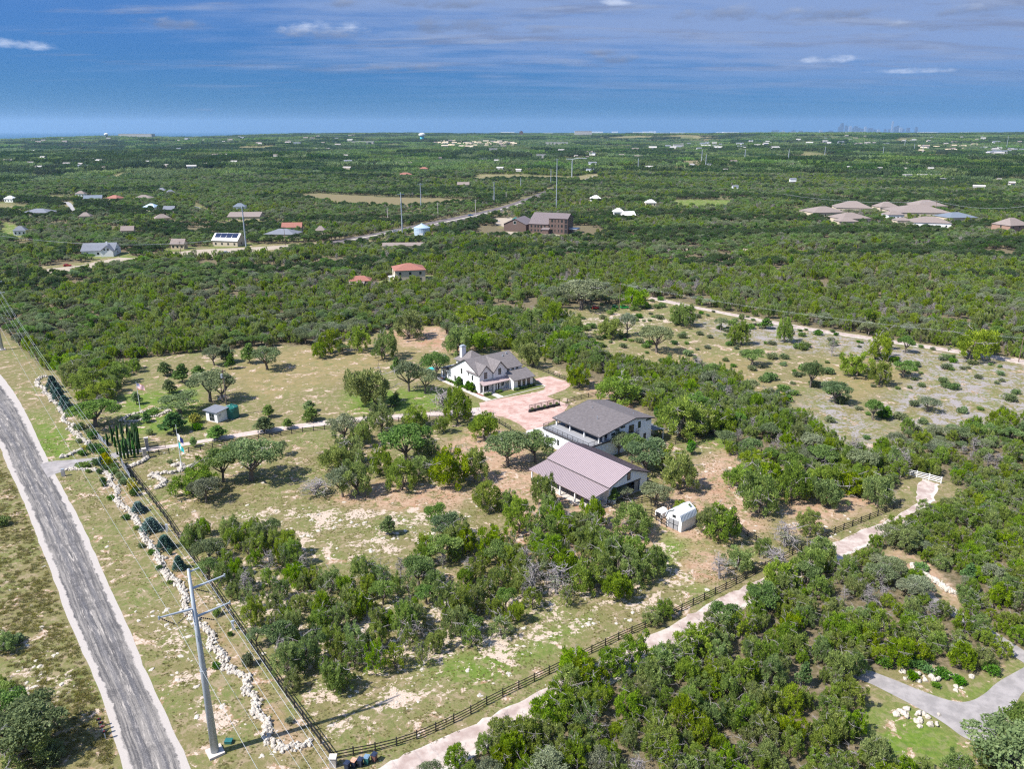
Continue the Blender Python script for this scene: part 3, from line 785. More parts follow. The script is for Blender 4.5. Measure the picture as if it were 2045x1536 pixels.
def make_young(seed, n=900, H=3.2, rad=1.1):
    g = np.random.default_rng(seed); cl = []
    for k in range(8):
        t = k / 7; a = k * 2.4; rr = rad * .55 * (1 - t * .8) * (g.random() * .5 + .5); cl.append((math.cos(a) * rr, math.sin(a) * rr, 1.0 + t * (H - 1.4), .55 * (1 - .45 * t), .5 * (1 - .3 * t)))
    V, tone = leaf_arrays(g, cl, n, .26, .18, up=.3, out=.6, jit=.6)
    return V, tone, limbs(g, cl, .06, 1.0, (0, 0), 5, 0)
def make_bush(seed, n=700, H=1.2, rad=.9):
    g = np.random.default_rng(seed); cl = []
    for k in range(7):
        a = k * 2.4; rr = rad * .6 * math.sqrt(k / 7); cl.append((math.cos(a) * rr, math.sin(a) * rr, H * (.35 + .25 * g.random()), rad * .48, H * .42))
    V, tone = leaf_arrays(g, cl, n, .24, .15, up=.5, out=.6, jit=.5)
    return V, tone, limbs(g, cl, .04, .3, (0, 0), 4, 0)
def make_dead(seed, H=4.6, rad=2.0, leaf=200):
    g = np.random.default_rng(seed); mb = MB(); mb.mi = 1; top = Vector((g.normal() * .4, g.normal() * .4, H * .75))
    mb.tube([(0, 0, -.4), (top.x * .3, top.y * .3, H * .3), top], [.17, .13, .06], 6)
    for k in range(20):
        z = H * (.22 + .7 * k / 20); a = k * 2.4 + g.random(); rr = rad * (1 - .5 * k / 20) * (.6 + .4 * g.random()); p0 = Vector((top.x * z / H, top.y * z / H, z)); p1 = Vector((math.cos(a) * rr, math.sin(a) * rr, z + .2 + g.random() * .8))
        m = p0.lerp(p1, .5) + Vector(tuple(g.normal(size=3) * .18)); mb.tube([p0, m, p1], [.075, .05, .018], 4, False)
        for q in range(7):
            s = p0.lerp(p1, .35 + .6 * g.random()); e = s + Vector(tuple(g.normal(size=3) * .42)); mb.tube([s, e], [.032, .010], 3, False)
            mb.tube([s.lerp(e, .6), s.lerp(e, .6) + Vector(tuple(g.normal(size=3) * .25))], [.018, .008], 3, False)
    cl = [(g.normal() * rad * .4, g.normal() * rad * .4, H * (.4 + .4 * g.random()), .5, .4) for k in range(5)]
    V, tone = leaf_arrays(g, cl, leaf, .3, .12)
    return V, tone, mb
def make_spruce(seed, n=1100, H=2.2, rad=1.1):
    g = np.random.default_rng(seed); t = g.random(n) ** .8; a = g.random(n) * 6.28; rr = rad * (1 - t * .85) * (.45 + .55 * g.random(n)) * (1 + .15 * np.sin(a * 5))
    p = np.stack([np.cos(a) * rr, np.sin(a) * rr, .15 + t * (H - .3) - rr * .12], 1)
    ax = unit(np.stack([np.cos(a), np.sin(a), .25 + 0 * a], 1) + g.normal(size=(n, 3)) * .3); sd = unit(np.cross(ax, g.normal(size=(n, 3))))
    V = np.stack([p - ax * .16, p + sd * .07, p + ax * .22, p - sd * .07], 1).reshape(-1, 3)
    mb = MB(); mb.tube([(0, 0, -.2), (0, 0, H * .8)], [.07, .02], 5)
    return V, np.clip(.4 * t + .6 * g.random(n), 0, 1), mb


PROTO = {}
def proto(kind, maker, mt, seeds, **kw):
    """crown and trunk meshes for single trees, one joined mesh for the woods"""
    PROTO[kind] = []
    for s in seeds:
        V, tone, mb = maker(s, **kw)
        crown = quads_mesh(kind + '_crown', V, tone, mt)
        trunk = mb.mesh(kind + '_trunk', [M_BARK, M_DEAD]) if len(mb.f) else None
        PROTO[kind].append((crown, trunk, (V, tone, mb, mt)))
proto('juniper', make_juniper, M_JUN, (1, 2, 3, 4, 5, 6))
proto('thin_juniper', make_juniper, M_JUN, (11, 12), n=1900, K=44, dead=16, rad=2.1, H=5.6)
proto('oak', make_oak, M_OAK, (21, 22, 23, 24))
proto('grey_oak', make_oak, M_GRY, (31, 32), n=3600)
proto('bright', make_young, M_BRI, (41, 42), n=1100)
proto('young', make_young, M_OAK, (43, 44))
proto('bush', make_bush, M_OAK, (51, 52))
proto('bright_bush', make_bush, M_BRI, (53, 54))
proto('grey_bush', make_bush, M_GRY, (55,))
proto('yellow_bush', make_bush, M_YEL, (56,))
proto('dead', make_dead, M_GRY, (61, 62, 63))
proto('spruce', make_spruce, M_SPR, (71, 72))
NATH = {}; NATW = {}
for _k, _p in PROTO.items():
    _z = []; _w = []
    for _c, _t, (_V, _a, _b, _m) in _p:
        if _k == 'dead': _V = np.array(_b.v)
        _z.append(np.percentile(_V[:, 2], 98.5)); _w.append(np.mean([np.percentile(_V[:, q], 98) - np.percentile(_V[:, q], 2) for q in (0, 1)]))
    NATH[_k] = float(np.mean(_z)); NATW[_k] = float(np.mean(_w))
OBN = {'juniper': 'juniper_tree', 'thin_juniper': 'juniper_tree', 'oak': 'oak_tree', 'grey_oak': 'oak_tree', 'bright': 'young_tree', 'young': 'young_tree', 'bush': 'bush', 'bright_bush': 'bush', 'grey_bush': 'bush', 'yellow_bush': 'flowering_bush', 'dead': 'dead_tree', 'spruce': 'blue_conifer'}
LOOK = {'juniper': 'olive green juniper', 'thin_juniper': 'grey-branched juniper', 'oak': 'dark green oak', 'grey_oak': 'pale grey-green oak', 'bright': 'bright green young tree', 'young': 'small dark young tree',
        'bush': 'low dark green bush', 'bright_bush': 'bright green bush', 'grey_bush': 'grey-green bush', 'yellow_bush': 'yellow flowering bush', 'dead': 'bleached bare dead tree', 'spruce': 'blue-green conifer shrub'}
TREES = []
_n = [0]
def plant(kind, x, y, w=None, h=None, label=None, group=None, z=None, far=False):
    """one tree or bush as a thing of its own: crown and trunk"""
    _n[0] += 1; pr = PROTO[kind]; crown, trunk, _ = pr[_n[0] % len(pr)]
    w = w or NATW[kind]; h = h or NATH[kind]
    e = empty(OBN[kind], (x, y, float(T(x, y)) if z is None else z), rnd.uniform(0, 360), label, 'bush' if 'bush' in kind or kind == 'spruce' else 'tree', group)
    e.scale = (w / NATW[kind],) * 2 + (h / NATH[kind],)
    link('crown', crown, e)
    if trunk: link('trunk', trunk, e)
    TREES.append((x, y, max(w, 1) / 2, e, kind)); return e


# single trees of the estate and meadow: picture base point, crown width and height in picture points
HAND = """j 238 765 42 38;j 152 760 48 42;j 178 785 55 45;j 208 803 50 42;j 160 742 45 38;j 195 770 45 38;j 128 745 40 38;o 191 852 95 52;y 330 751 26 28;b 365 765 30 38;y 339 786 24 28;y 273 808 18 26;y 397 754 24 24;b 293 843 18 18
o 361 826 80 40;b 348 864 46 40;g 420 802 75 62;g 446 803 50 58;b 462 737 18 30;y 499 726 26 40;o 534 738 55 45;g 428 730 40 38;y 452 724 30 36;y 537 834 22 26;y 528 864 36 32;y 575 857 20 22;y 434 878 34 28;y 387 892 14 20
o 502 960 105 84;o 446 963 65 70;g 563 910 26 30;j 381 986 85 55;g 412 1004 60 50;j 640 716 28 34;j 659 708 50 48;o 684 708 26 22;j 717 702 42 48;j 764 717 50 52;j 817 675 60 46;b 792 742 18 28
O 750 808 92 82;b 789 810 26 22;g 817 782 55 62;g 849 786 48 50;o 870 758 50 55;j 911 708 52 58;j 958 700 52 42;j 930 655 50 45;j 950 662 50 42;j 975 672 52 42;j 992 657 45 40;j 1012 676 45 40;j 1066 731 48 52;j 1040 711 46 50
j 1155 775 40 46;d 890 834 55 62;j 915 846 55 66;j 826 852 50 44;j 876 864 32 36;j 964 876 60 60;j 764 864 52 60;j 717 890 42 50;g 688 884 65 55;o 811 926 95 80;j 673 940 65 62;j 852 920 52 55;j 714 988 65 72;g 685 993 55 60
j 802 978 62 58;j 893 969 78 78;j 949 963 52 66;o 1014 931 85 68;o 1069 922 70 60;j 1088 1008 48 66;j 973 1017 58 50;d 629 988 60 32;y 618 822 22 22;y 622 840 30 26;j 700 925 60 55;j 755 948 50 48;j 840 955 45 40
j 1361 978 68 78;o 1290 944 88 66;o 1262 925 50 60;j 1328 939 50 50;g 1235 908 46 48;j 1355 871 95 66;j 1383 868 75 60;j 1426 868 60 50;j 1232 802 85 58;j 1153 770 36 42;o 1448 894 40 34;g 1309 1010 58 46;g 1246 998 30 26;y 1224 1003 22 30
j 1424 1064 66 62;j 1437 1077 70 68;j 1372 1036 50 36;j 1262 1066 78 54;j 1186 1052 52 62;j 1104 1038 44 52;j 1142 1088 48 62;j 1170 1100 50 56;j 1077 1088 62 62;j 1035 1065 52 66;b 1380 908 18 26
j 1150 1092 60 62;j 1180 1102 60 62;j 1210 1122 60 64;j 1240 1152 60 64;j 1200 1172 60 64;j 1160 1182 60 66;j 1232 1192 62 64;j 1122 1152 58 62;j 1272 1168 60 58;j 1262 1120 55 60;d 1437 1156 40 52;j 1473 1138 56 46;j 1516 1108 34 34;j 1324 1233 40 38;j 1300 1245 40 30
y 777 1069 28 40;o 871 1054 50 48;j 1012 1018 44 40;d 1111 1188 60 66;d 1066 1180 40 70;t 1000 1270 45 48
j 1465 688 28 44;j 1480 689 30 42;j 1568 684 32 52;o 1503 731 46 34;d 1660 712 16 38;j 1709 752 55 46;j 1748 718 46 48;o 1804 754 46 34;j 1755 770 40 52;t 1768 698 24 46;o 1618 774 44 52;o 1667 806 52 44;o 1742 839 34 42;b 1768 836 26 24;g 1853 822 42 28;j 1934 718 78 60;o 1807 705 30 34;g 1439 660 24 26;b 1529 656 24 20;t 1783 942 26 60;d 1800 944 30 50
j 1660 1011 66 62;j 1696 985 60 50;j 1514 1024 80 84;j 1628 982 56 58;j 1582 1002 60 72;j 1752 1011 56 66;j 1475 975 62 58;j 1545 985 62 66;j 1500 950 50 50;d 1568 1092 60 50;j 1615 1068 46 46
j 1365 652 50 46;g 1311 704 62 54;j 1211 674 55 40;g 1252 671 34 46;j 1135 676 46 44;j 1108 660 44 48;j 1264 615 50 40;G 1161 617 90 58;o 1143 680 40 32;t 1600 700 14 18;d 1395 748 34 36;j 1090 640 44 40;j 1070 652 40 38;j 1105 700 44 40;j 1125 715 44 38"""
TYPE = {'j': 'juniper', 'o': 'oak', 'O': 'juniper', 'g': 'grey_oak', 'G': 'grey_oak', 'y': 'young', 'b': 'bright', 'd': 'dead', 't': 'thin_juniper'}
hand = []
for row in HAND.replace('\n', ';').split(';'):
    t, x, y, w, h = row.split(); x, y, w, h = map(float, (x, y, w, h)); gx, gy = G(x, y); k = mpp(x, y)
    e = plant(TYPE[t], gx, gy, w * k * .93, h * k * 1.0); hand.append((e, gx, gy, t, w * k, h * k))

# bands and thickets of junipers inside the estate, filled tree by tree
def fill(poly, spacing, kinds, hmul, seed, avoid=0.62):
    P = poly_world(poly); g = np.random.default_rng(seed); x0, y0 = P.min(0); x1, y1 = P.max(0)
    X, Y = np.meshgrid(np.arange(x0, x1, spacing), np.arange(y0, y1, spacing * .9)); X[::2] += spacing / 2
    X = X.ravel() + g.uniform(-.42, .42, X.size) * spacing; Y = Y.ravel() + g.uniform(-.42, .42, Y.size) * spacing
    k = inside(P, X, Y); out = []
    for x, y in zip(X[k], Y[k]):
        if all(math.hypot(x - a, y - b) > avoid * (r + spacing * .4) for a, b, r, _, _ in TREES):
            kd = kinds[int(g.random() * len(kinds))]; s = hmul * (.68 + .6 * g.random()); out.append((kd, x, y, NATW[kd] * s * (.78 + .3 * g.random()), NATH[kd] * s))
    return out
J = ['juniper'] * 12 + ['thin_juniper'] * 3 + ['oak', 'oak', 'dead']
GROVES = [
    ([(375, 1085), (420, 1060), (470, 1078), (540, 1052), (562, 1095), (600, 1120), (640, 1172), (700, 1180), (770, 1140), (850, 1100), (900, 1075), (1000, 1085), (1080, 1110), (1110, 1140), (1060, 1180), (1100, 1215), (1050, 1240), (985, 1285), (900, 1300), (860, 1360), (800, 1345), (720, 1355), (670, 1400), (610, 1435), (560, 1380), (510, 1290), (450, 1210), (400, 1140)],
     4.0, J, .90, 5, 'juniper in the dense thicket near the stone roadside wall', 'junipers of the thicket at the estate corner'),
    ([(1010, 1100), (1100, 1040), (1180, 1060), (1260, 1080), (1310, 1150), (1290, 1185), (1180, 1215), (1120, 1215), (1060, 1180), (1020, 1150)], 4.2, J, 1.0, 6, 'juniper in the grove downhill of the white barn shed', 'junipers between the shed and the black rail fence'),
    ([(100, 742), (230, 722), (290, 735), (235, 770), (225, 815), (190, 830), (150, 795)], 4.4, J + ['oak'] * 2, .95, 8, 'juniper at the estate corner by the end of the boulder wall', 'junipers at the far roadside corner'),
    ([(1075, 640), (1120, 640), (1180, 700), (1240, 735), (1330, 745), (1420, 745), (1480, 780), (1560, 825), (1660, 895), (1740, 925), (1790, 970), (1720, 965), (1600, 925), (1500, 875), (1400, 850), (1300, 815), (1240, 765), (1140, 725), (1090, 700)],
     4.6, J + ['oak', 'grey_oak'], 1.0, 9, 'juniper in the long tree belt between the estate and the rocky meadow', 'tree belt along the meadow side'),
    ([(900, 640), (1040, 650), (1060, 690), (1040, 705), (985, 690), (920, 690)], 4.8, J, 1.0, 10, 'juniper in the cluster behind the white house chimney', 'junipers behind the main house'),
    ([(1450, 900), (1560, 930), (1640, 960), (1700, 985), (1640, 1000), (1540, 1000), (1480, 960)], 5.0, J, 1.05, 12, 'juniper in the red earth paddock past the barn shed', 'junipers in the red earth paddock'),
]
EXTRA = []
def place_words(poly, x, y):
    P = poly_world(poly); cx, cy = P.mean(0); dx, dy = x - cx, y - cy; d = float(polydist(P, np.array([x]), np.array([y]))[0])
    if d > 7: return 'deep inside'
    return ('on the driveway side of' if dy > abs(dx) else 'on the lane side of' if dy < -abs(dx) else 'on the roadside edge of' if dx < 0 else 'on the barn side of')
for poly, sp, kinds, hm, sd, lb, gr in GROVES:
    for kd, x, y, w, h in fill(poly, sp, kinds, hm, sd):
        if sd in (8, 9, 10, 12):
            EXTRA.append((kd, x, y, w / NATW[kd], h / NATH[kd])); TREES.append((x, y, w / 2, None, kd)); continue
        look = {'juniper': 'olive green', 'thin_juniper': 'thin grey-branched', 'oak': 'dark leafy', 'grey_oak': 'pale grey-green', 'dead': 'bare bleached'}[kd]
        what = lb if 'juniper' in kd else lb.replace('juniper', 'oak' if 'oak' in kd else 'dead tree', 1)
        sz = 'tall' if h > 4.9 else 'low' if h < 3.9 else 'mid-sized'; lab = '%s %s %s %s' % (sz, look, 'juniper' if 'juniper' in kd else 'oak' if 'oak' in kd else 'dead tree', place_words(poly, x, y) + (' the near thicket' if sd == 5 else ' the shed grove'))
        plant(kd, x, y, w, h, lab, lab)
# strip of trees along the fence (partly over the lane)
for (x, y, w, h, t) in ((1150, 1345, 60, 60, 'j'), (1185, 1375, 62, 60, 'j'), (1225, 1345, 58, 62, 'j'), (1265, 1335, 60, 64, 'j'), (1010, 1475, 55, 50, 'j'), (1045, 1500, 70, 60, 'j'), (1095, 1440, 68, 66, 'j'), (1130, 1400, 60, 60, 'j'), (1335, 1340, 65, 66, 'j'), (1380, 1310, 60, 60, 'j'),
                        (1440, 1262, 60, 60, 'o'), (1520, 1225, 60, 62, 'o'), (1560, 1180, 60, 64, 'j'), (1600, 1150, 58, 62, 'j'), (1640, 1125, 52, 52, 'j'), (1545, 1130, 46, 40, 'd'), (1795, 1095, 54, 50, 'j')):
    gx, gy = G(x, y); k = mpp(x, y)
    plant(TYPE[t], gx, gy, w * k, h * k, LOOK[TYPE[t]] + ' overhanging the pale gravel lane', 'trees along the gravel lane, ' + TYPE[t])

# labels for the single trees: look, size and rank beside the nearest landmark
LAND = [('the white pump house', (430, 843)), ('the taller flagpole', (281, 823)), ('the flagpole with two flags', (363, 935)), ('the entrance cactus bed', (250, 905)), ('the white two-storey house', (990, 775)),
        ('the white house with the roof deck', (1200, 880)), ('the metal-roofed barn', (1190, 975)), ('the white gambrel shed', (1355, 1050)), ('the five planter trellises', (1085, 815)), ('the white rail gate', (1840, 955)),
        ('the driveway fence', (600, 858)), ('the far corner of the lawn', (700, 700)), ('the far back road', (1600, 660)), ('the rocky meadow centre', (1720, 760)), ('the meadow edge pole', (1237, 615)), ('the bare rock slope', (800, 1080)), ('the lane fence', (1470, 1165)), ('the clearing below the driveway', (800, 930)), ('the boulder wall end', (110, 760)), ('the red earth paddock', (1600, 1020))]
LANDW = [(n, G(*p)) for n, p in LAND]
RANK = ['nearest', 'second nearest', 'third nearest', 'fourth nearest', 'fifth nearest', 'sixth nearest', 'seventh nearest', 'eighth nearest', 'ninth nearest', 'tenth nearest', 'eleventh nearest', 'twelfth nearest', 'thirteenth nearest', 'fourteenth nearest', 'fifteenth nearest', 'sixteenth nearest', 'seventeenth nearest']
buckets = {}
for e, gx, gy, t, w, h in hand:
    i = min(range(len(LANDW)), key=lambda q: math.hypot(LANDW[q][1][0] - gx, LANDW[q][1][1] - gy))
    buckets.setdefault((i, TYPE[t]), []).append((math.hypot(LANDW[i][1][0] - gx, LANDW[i][1][1] - gy), e, w, h))
for (i, kd), L in buckets.items():
    for r, (_, e, w, h) in enumerate(sorted(L, key=lambda q: q[0])):
        e['label'] = ('%s, %s of its kind to %s' % (LOOK[kd], RANK[min(r, 16)], LANDW[i][0])) if len(L) > 1 else '%s standing near %s' % (LOOK[kd], LANDW[i][0])

# ---------------------------------------------------------------- woods: nearest trees singly, the rest as one mass
def joined(kind, i): V, tone, mb, mt = PROTO[kind][i][2]; return quads_mesh(kind + '_whole', V, tone, mt, mb)
def holder(name, meshes):
    c = bpy.data.collections.new(name)
    for k, me in enumerate(meshes):
        o = bpy.data.objects.new('%s_%02d' % (name, k), me); c.objects.link(o)
    return c
def scatter(name, pts, rot, scl, idx, coll, label=None, cat=None, kind='stuff'):
    me = bpy.data.meshes.new(name); me.vertices.add(len(pts)); me.vertices.foreach_set('co', np.asarray(pts, np.float32).ravel())
    a = me.attributes.new('rot', 'FLOAT_VECTOR', 'POINT'); a.data.foreach_set('vector', np.asarray(rot, np.float32).ravel())
    a = me.attributes.new('scl', 'FLOAT_VECTOR', 'POINT'); a.data.foreach_set('vector', np.asarray(scl, np.float32).ravel())
    a = me.attributes.new('idx', 'INT', 'POINT'); a.data.foreach_set('value', np.asarray(idx, np.int32))
    ng = bpy.data.node_groups.new(name, 'GeometryNodeTree')
    ng.interface.new_socket('Geometry', in_out='INPUT', socket_type='NodeSocketGeometry'); ng.interface.new_socket('Geometry', in_out='OUTPUT', socket_type='NodeSocketGeometry')
    N = ng.nodes; Lk = ng.links; gi = N.new('NodeGroupInput'); go = N.new('NodeGroupOutput'); ip = N.new('GeometryNodeInstanceOnPoints')
    ci = N.new('GeometryNodeCollectionInfo'); ci.inputs['Collection'].default_value = coll; ci.inputs['Separate Children'].default_value = True; ci.inputs['Reset Children'].default_value = True
    def na(n, t): q = N.new('GeometryNodeInputNamedAttribute'); q.data_type = t; q.inputs['Name'].default_value = n; return [s for s in q.outputs if s.enabled and s.name == 'Attribute'][0]
    er = N.new('FunctionNodeEulerToRotation'); Lk.new(na('rot', 'FLOAT_VECTOR'), er.inputs[0])
    Lk.new(gi.outputs[0], ip.inputs['Points']); Lk.new(ci.outputs[0], ip.inputs['Instance']); ip.inputs['Pick Instance'].default_value = True
    Lk.new(na('idx', 'INT'), ip.inputs['Instance Index']); Lk.new(er.outputs[0], ip.inputs['Rotation']); Lk.new(na('scl', 'FLOAT_VECTOR'), ip.inputs['Scale']); Lk.new(ip.outputs[0], go.inputs[0])
    o = link(name, me); m = o.modifiers.new('scatter', 'NODES'); m.node_group = ng
    return tag(o, label, cat, kind=kind)


WK = ['juniper'] * 6 + ['thin_juniper'] * 2 + ['oak'] * 4 + ['grey_oak'] * 2 + ['dead'] * 2 + ['bright'] * 1
WI = [0, 1, 2, 3, 4, 5, 0, 1, 0, 1, 2, 3, 0, 1, 0, 1, 0]
M_FD = leaf_mat('dark_woods_leaves', (.045, .082, .028), (.085, .135, .044), (.14, .19, .065), .32)
PROTO['dark_oak'] = [(None, None, p_[2][:3] + (M_FD,)) for p_ in PROTO['oak'][:2]]; WK += ['dark_oak'] * 2; WI += [0, 1]
for q_ in (NATH, NATW): q_['dark_oak'] = q_['oak']
LOOK['dark_oak'] = LOOK['oak']; OBN['dark_oak'] = 'oak_tree'
wood = holder('wood_source', [joined(k, i) for k, i in zip(WK, WI)])


FOOT = []     # ground kept clear by farther buildings: x, y, half width, depth behind, clear in front
def woods():
    g = np.random.default_rng(99); allp = []
    for r0, r1, sp in ((30, 190, 2.95), (190, 330, 3.5), (330, 700, 4.2), (700, 1500, 5.4)):
        xs = np.arange(-r1, r1, sp); ys = np.arange(-20, r1, sp * .9)
        X, Y = np.meshgrid(xs, ys); X[::2] += sp / 2
        X = X.ravel() + g.uniform(-.45, .45, X.size) * sp; Y = Y.ravel() + g.uniform(-.45, .45, Y.size) * sp
        r = np.hypot(X, Y); k = (r >= r0) & (r < r1) & (np.abs(X) < Y * .72 + 40) & (Y > 35); X = X[k]; Y = Y[k]
        k = ~open_mask(X, Y); X = X[k]; Y = Y[k]; r = np.hypot(X, Y)
        dens = fbm(X / 22, Y / 22, 17); gap = (dens < .31) & (r > 200) | (far_gap(X, Y) > .5); k = ~gap; X = X[k]; Y = Y[k]; dens = dens[k]
        allp.append(np.stack([X, Y], 1))
    P = np.concatenate(allp); n = len(P); x, y = P[:, 0], P[:, 1]; r = np.hypot(x, y)
    # species by patches: oaks in bands, more of them beyond the estate; grey and dead wood in streaks
    for fx, fy, fa, fb, ff in FOOT:
        m = ~((np.abs(x - fx) < fa + 2.5) & (y > fy - ff) & (y < fy + fb + 3)); x, y, P, r = x[m], y[m], P[m], r[m]
    n = len(P)
    oak = fbm(x / 60, y / 60, 31) - .30 * ((r < 200) & (x > -30)) - .05 * ((r < 380)) + .10 * sst(r, 380, 700) + .12 * ((x < -120) & (y > 380)); grey = fbm(x / 24, y / 24, 41); u = g.random(n)
    idx = g.integers(0, 6, n)
    idx = np.where(u > .90, 6 + g.integers(0, 2, n), idx)
    io = (oak + (g.random(n) - .5) * .25) > .56; idx = np.where(io, 8 + g.integers(0, 4, n), idx)
    ig = (grey + (g.random(n) - .5) * .3) > .68 + .05 * (r < 200); idx = np.where(ig, 12 + g.integers(0, 2, n), idx)
    idd = (fbm(x / 14, y / 14, 47) + (g.random(n) - .5) * .3) > .70; idx = np.where(idd & (x > -150) & (g.random(n) > .35), 14 + g.integers(0, 2, n), idx)
    idk = (fbm(x / 120, y / 45, 53) + (g.random(n) - .5) * .16 > .56) & (r > 430); idx = np.where(idk, 17 + g.integers(0, 2, n), idx); ib = g.random(n) > .985; idx = np.where(ib, 16, idx)
    s = .60 + .60 * g.random(n) ** 1.2; s *= np.where(idx < 8, 1.0, .95) * (.78 + .16 * sst(r, 170, 260)); s *= 1 + .28 * sst(r, 600, 1400); s = np.where(idx == 16, 1.5 * s, s)
    hh = s * (.8 + .35 * g.random(n)) * np.where((x > 60) & (y < 180), .86, 1.0)
    order = np.argsort(r); nj = 0; near = []; rest = []
    for i in order:
        isj = idx[i] < 8
        if len(near) < 240 and (not isj or nj < 95): near.append(i); nj += isj
        else: rest.append(i)
    for i in near:
        kd = WK[idx[i]]; X_, Y_ = float(x[i]), float(y[i]); hgt = NATH[kd] * hh[i]; sz = 'tall' if hgt > 4.7 else 'low' if hgt < 3.8 else 'mid-sized'
        if X_ < -30: reg = 'in the rough field left of the paved road'
        elif Y_ < 78: reg = 'at the bottom of the wood ' + ('near the lane' if X_ < 12 else 'midway' if X_ < 32 else 'below the side drive')
        elif Y_ < 92: reg = 'in the wood ' + ('by the lane' if X_ < 22 else 'between the lane and the side drive' if X_ < 46 else 'around the grey side drive')
        else: reg = 'in the upper wood ' + ('along the gravel lane' if X_ < 42 else 'above the white boulders')
        lab = '%s %s %s' % (sz, LOOK[kd], reg); plant(kd, X_, Y_, NATW[kd] * s[i] * 1.02, hgt, lab, lab)
    z = T(x, y)
    E_ = [(WK.index(k) + int(g.random() * (6 if k == 'juniper' else 2)), a, b, c, d) for k, a, b, c, d in EXTRA]
    pts = np.concatenate([np.stack([x, y, z], 1)[rest], np.array([(a, b, float(T(a, b))) for _, a, b, _, _ in E_])]); sc_ = np.concatenate([np.stack([s, s, hh], 1)[rest], np.array([(c, c, d) for *_, c, d in E_])]); ii = np.concatenate([idx[rest], [e[0] for e in E_]])
    scatter('woodland', pts, np.stack([np.zeros(len(pts)), np.zeros(len(pts)), g.uniform(0, 6.28, len(pts))], 1), sc_, ii, wood,
            'dense juniper and oak woodland spreading beyond the estate to the hills', 'woodland')
    print('woods', n)




def distant():
    """beyond 1.5 km: tracts of canopy 55 m across"""
    meshes = []
    for s in range(6):
        g = np.random.default_rng(200 + s); cl = []
        nn = 70 if s != 5 else 40
        for k in range(nn):
            r = 2.6 + 1.8 * g.random(); cl.append((g.uniform(-29, 29), g.uniform(-29, 29), 2.0 + 2.6 * g.random(), r, 2.2 + 1.2 * g.random()))
        V, tone = leaf_arrays(g, cl, nn * 60, 1.7, 1.3, up=.3, out=.5, jit=.8)
        meshes.append(quads_mesh('canopy_tract', V, tone, (M_FD, M_OAK, M_FD, M_FD, M_OAK, M_OAK)[s]))
    coll = holder('canopy_source', meshes); g = np.random.default_rng(5); P = []
    for r0, r1, sp in ((1490, 3500, 44), (3500, 9500, 75)):
        xs = np.arange(-r1, r1, sp); ys = np.arange(400, r1, sp); X, Y = np.meshgrid(xs, ys)
        X = X.ravel() + g.uniform(-.4, .4, X.size) * sp; Y = Y.ravel() + g.uniform(-.4, .4, Y.size) * sp; r = np.hypot(X, Y)
        k = (r >= r0) & (r < r1) & (np.abs(X) < Y * .74 + 60); X = X[k]; Y = Y[k]
        k = far_gap(X, Y) < .5
        for q in P_FIELD: k &= ~inside(q, X, Y)
        P.append(np.stack([X[k], Y[k], np.full(k.sum(), sp / 50)], 1))
    P = np.concatenate(P); n = len(P); z = T(P[:, 0], P[:, 1]); r = np.hypot(P[:, 0], P[:, 1])
    f = fbm(P[:, 0] / 600, P[:, 1] / 240, 81); idx = np.clip(((f - .33) * 17 + g.random(n) * 1.0).astype(int), 0, 5)
    s = P[:, 2] * (1.0 + .3 * g.random(n))
    scatter('distant_woodland', np.stack([P[:, 0], P[:, 1], z], 1), np.stack([np.zeros(n), np.zeros(n), g.uniform(0, 6.28, n)], 1), np.stack([s, s, .8 + .7 * g.random(n)], 1), idx, coll,
            'dark woodland covering the far rolling hills up to the horizon', 'woodland')
    print('distant', n)


distant()

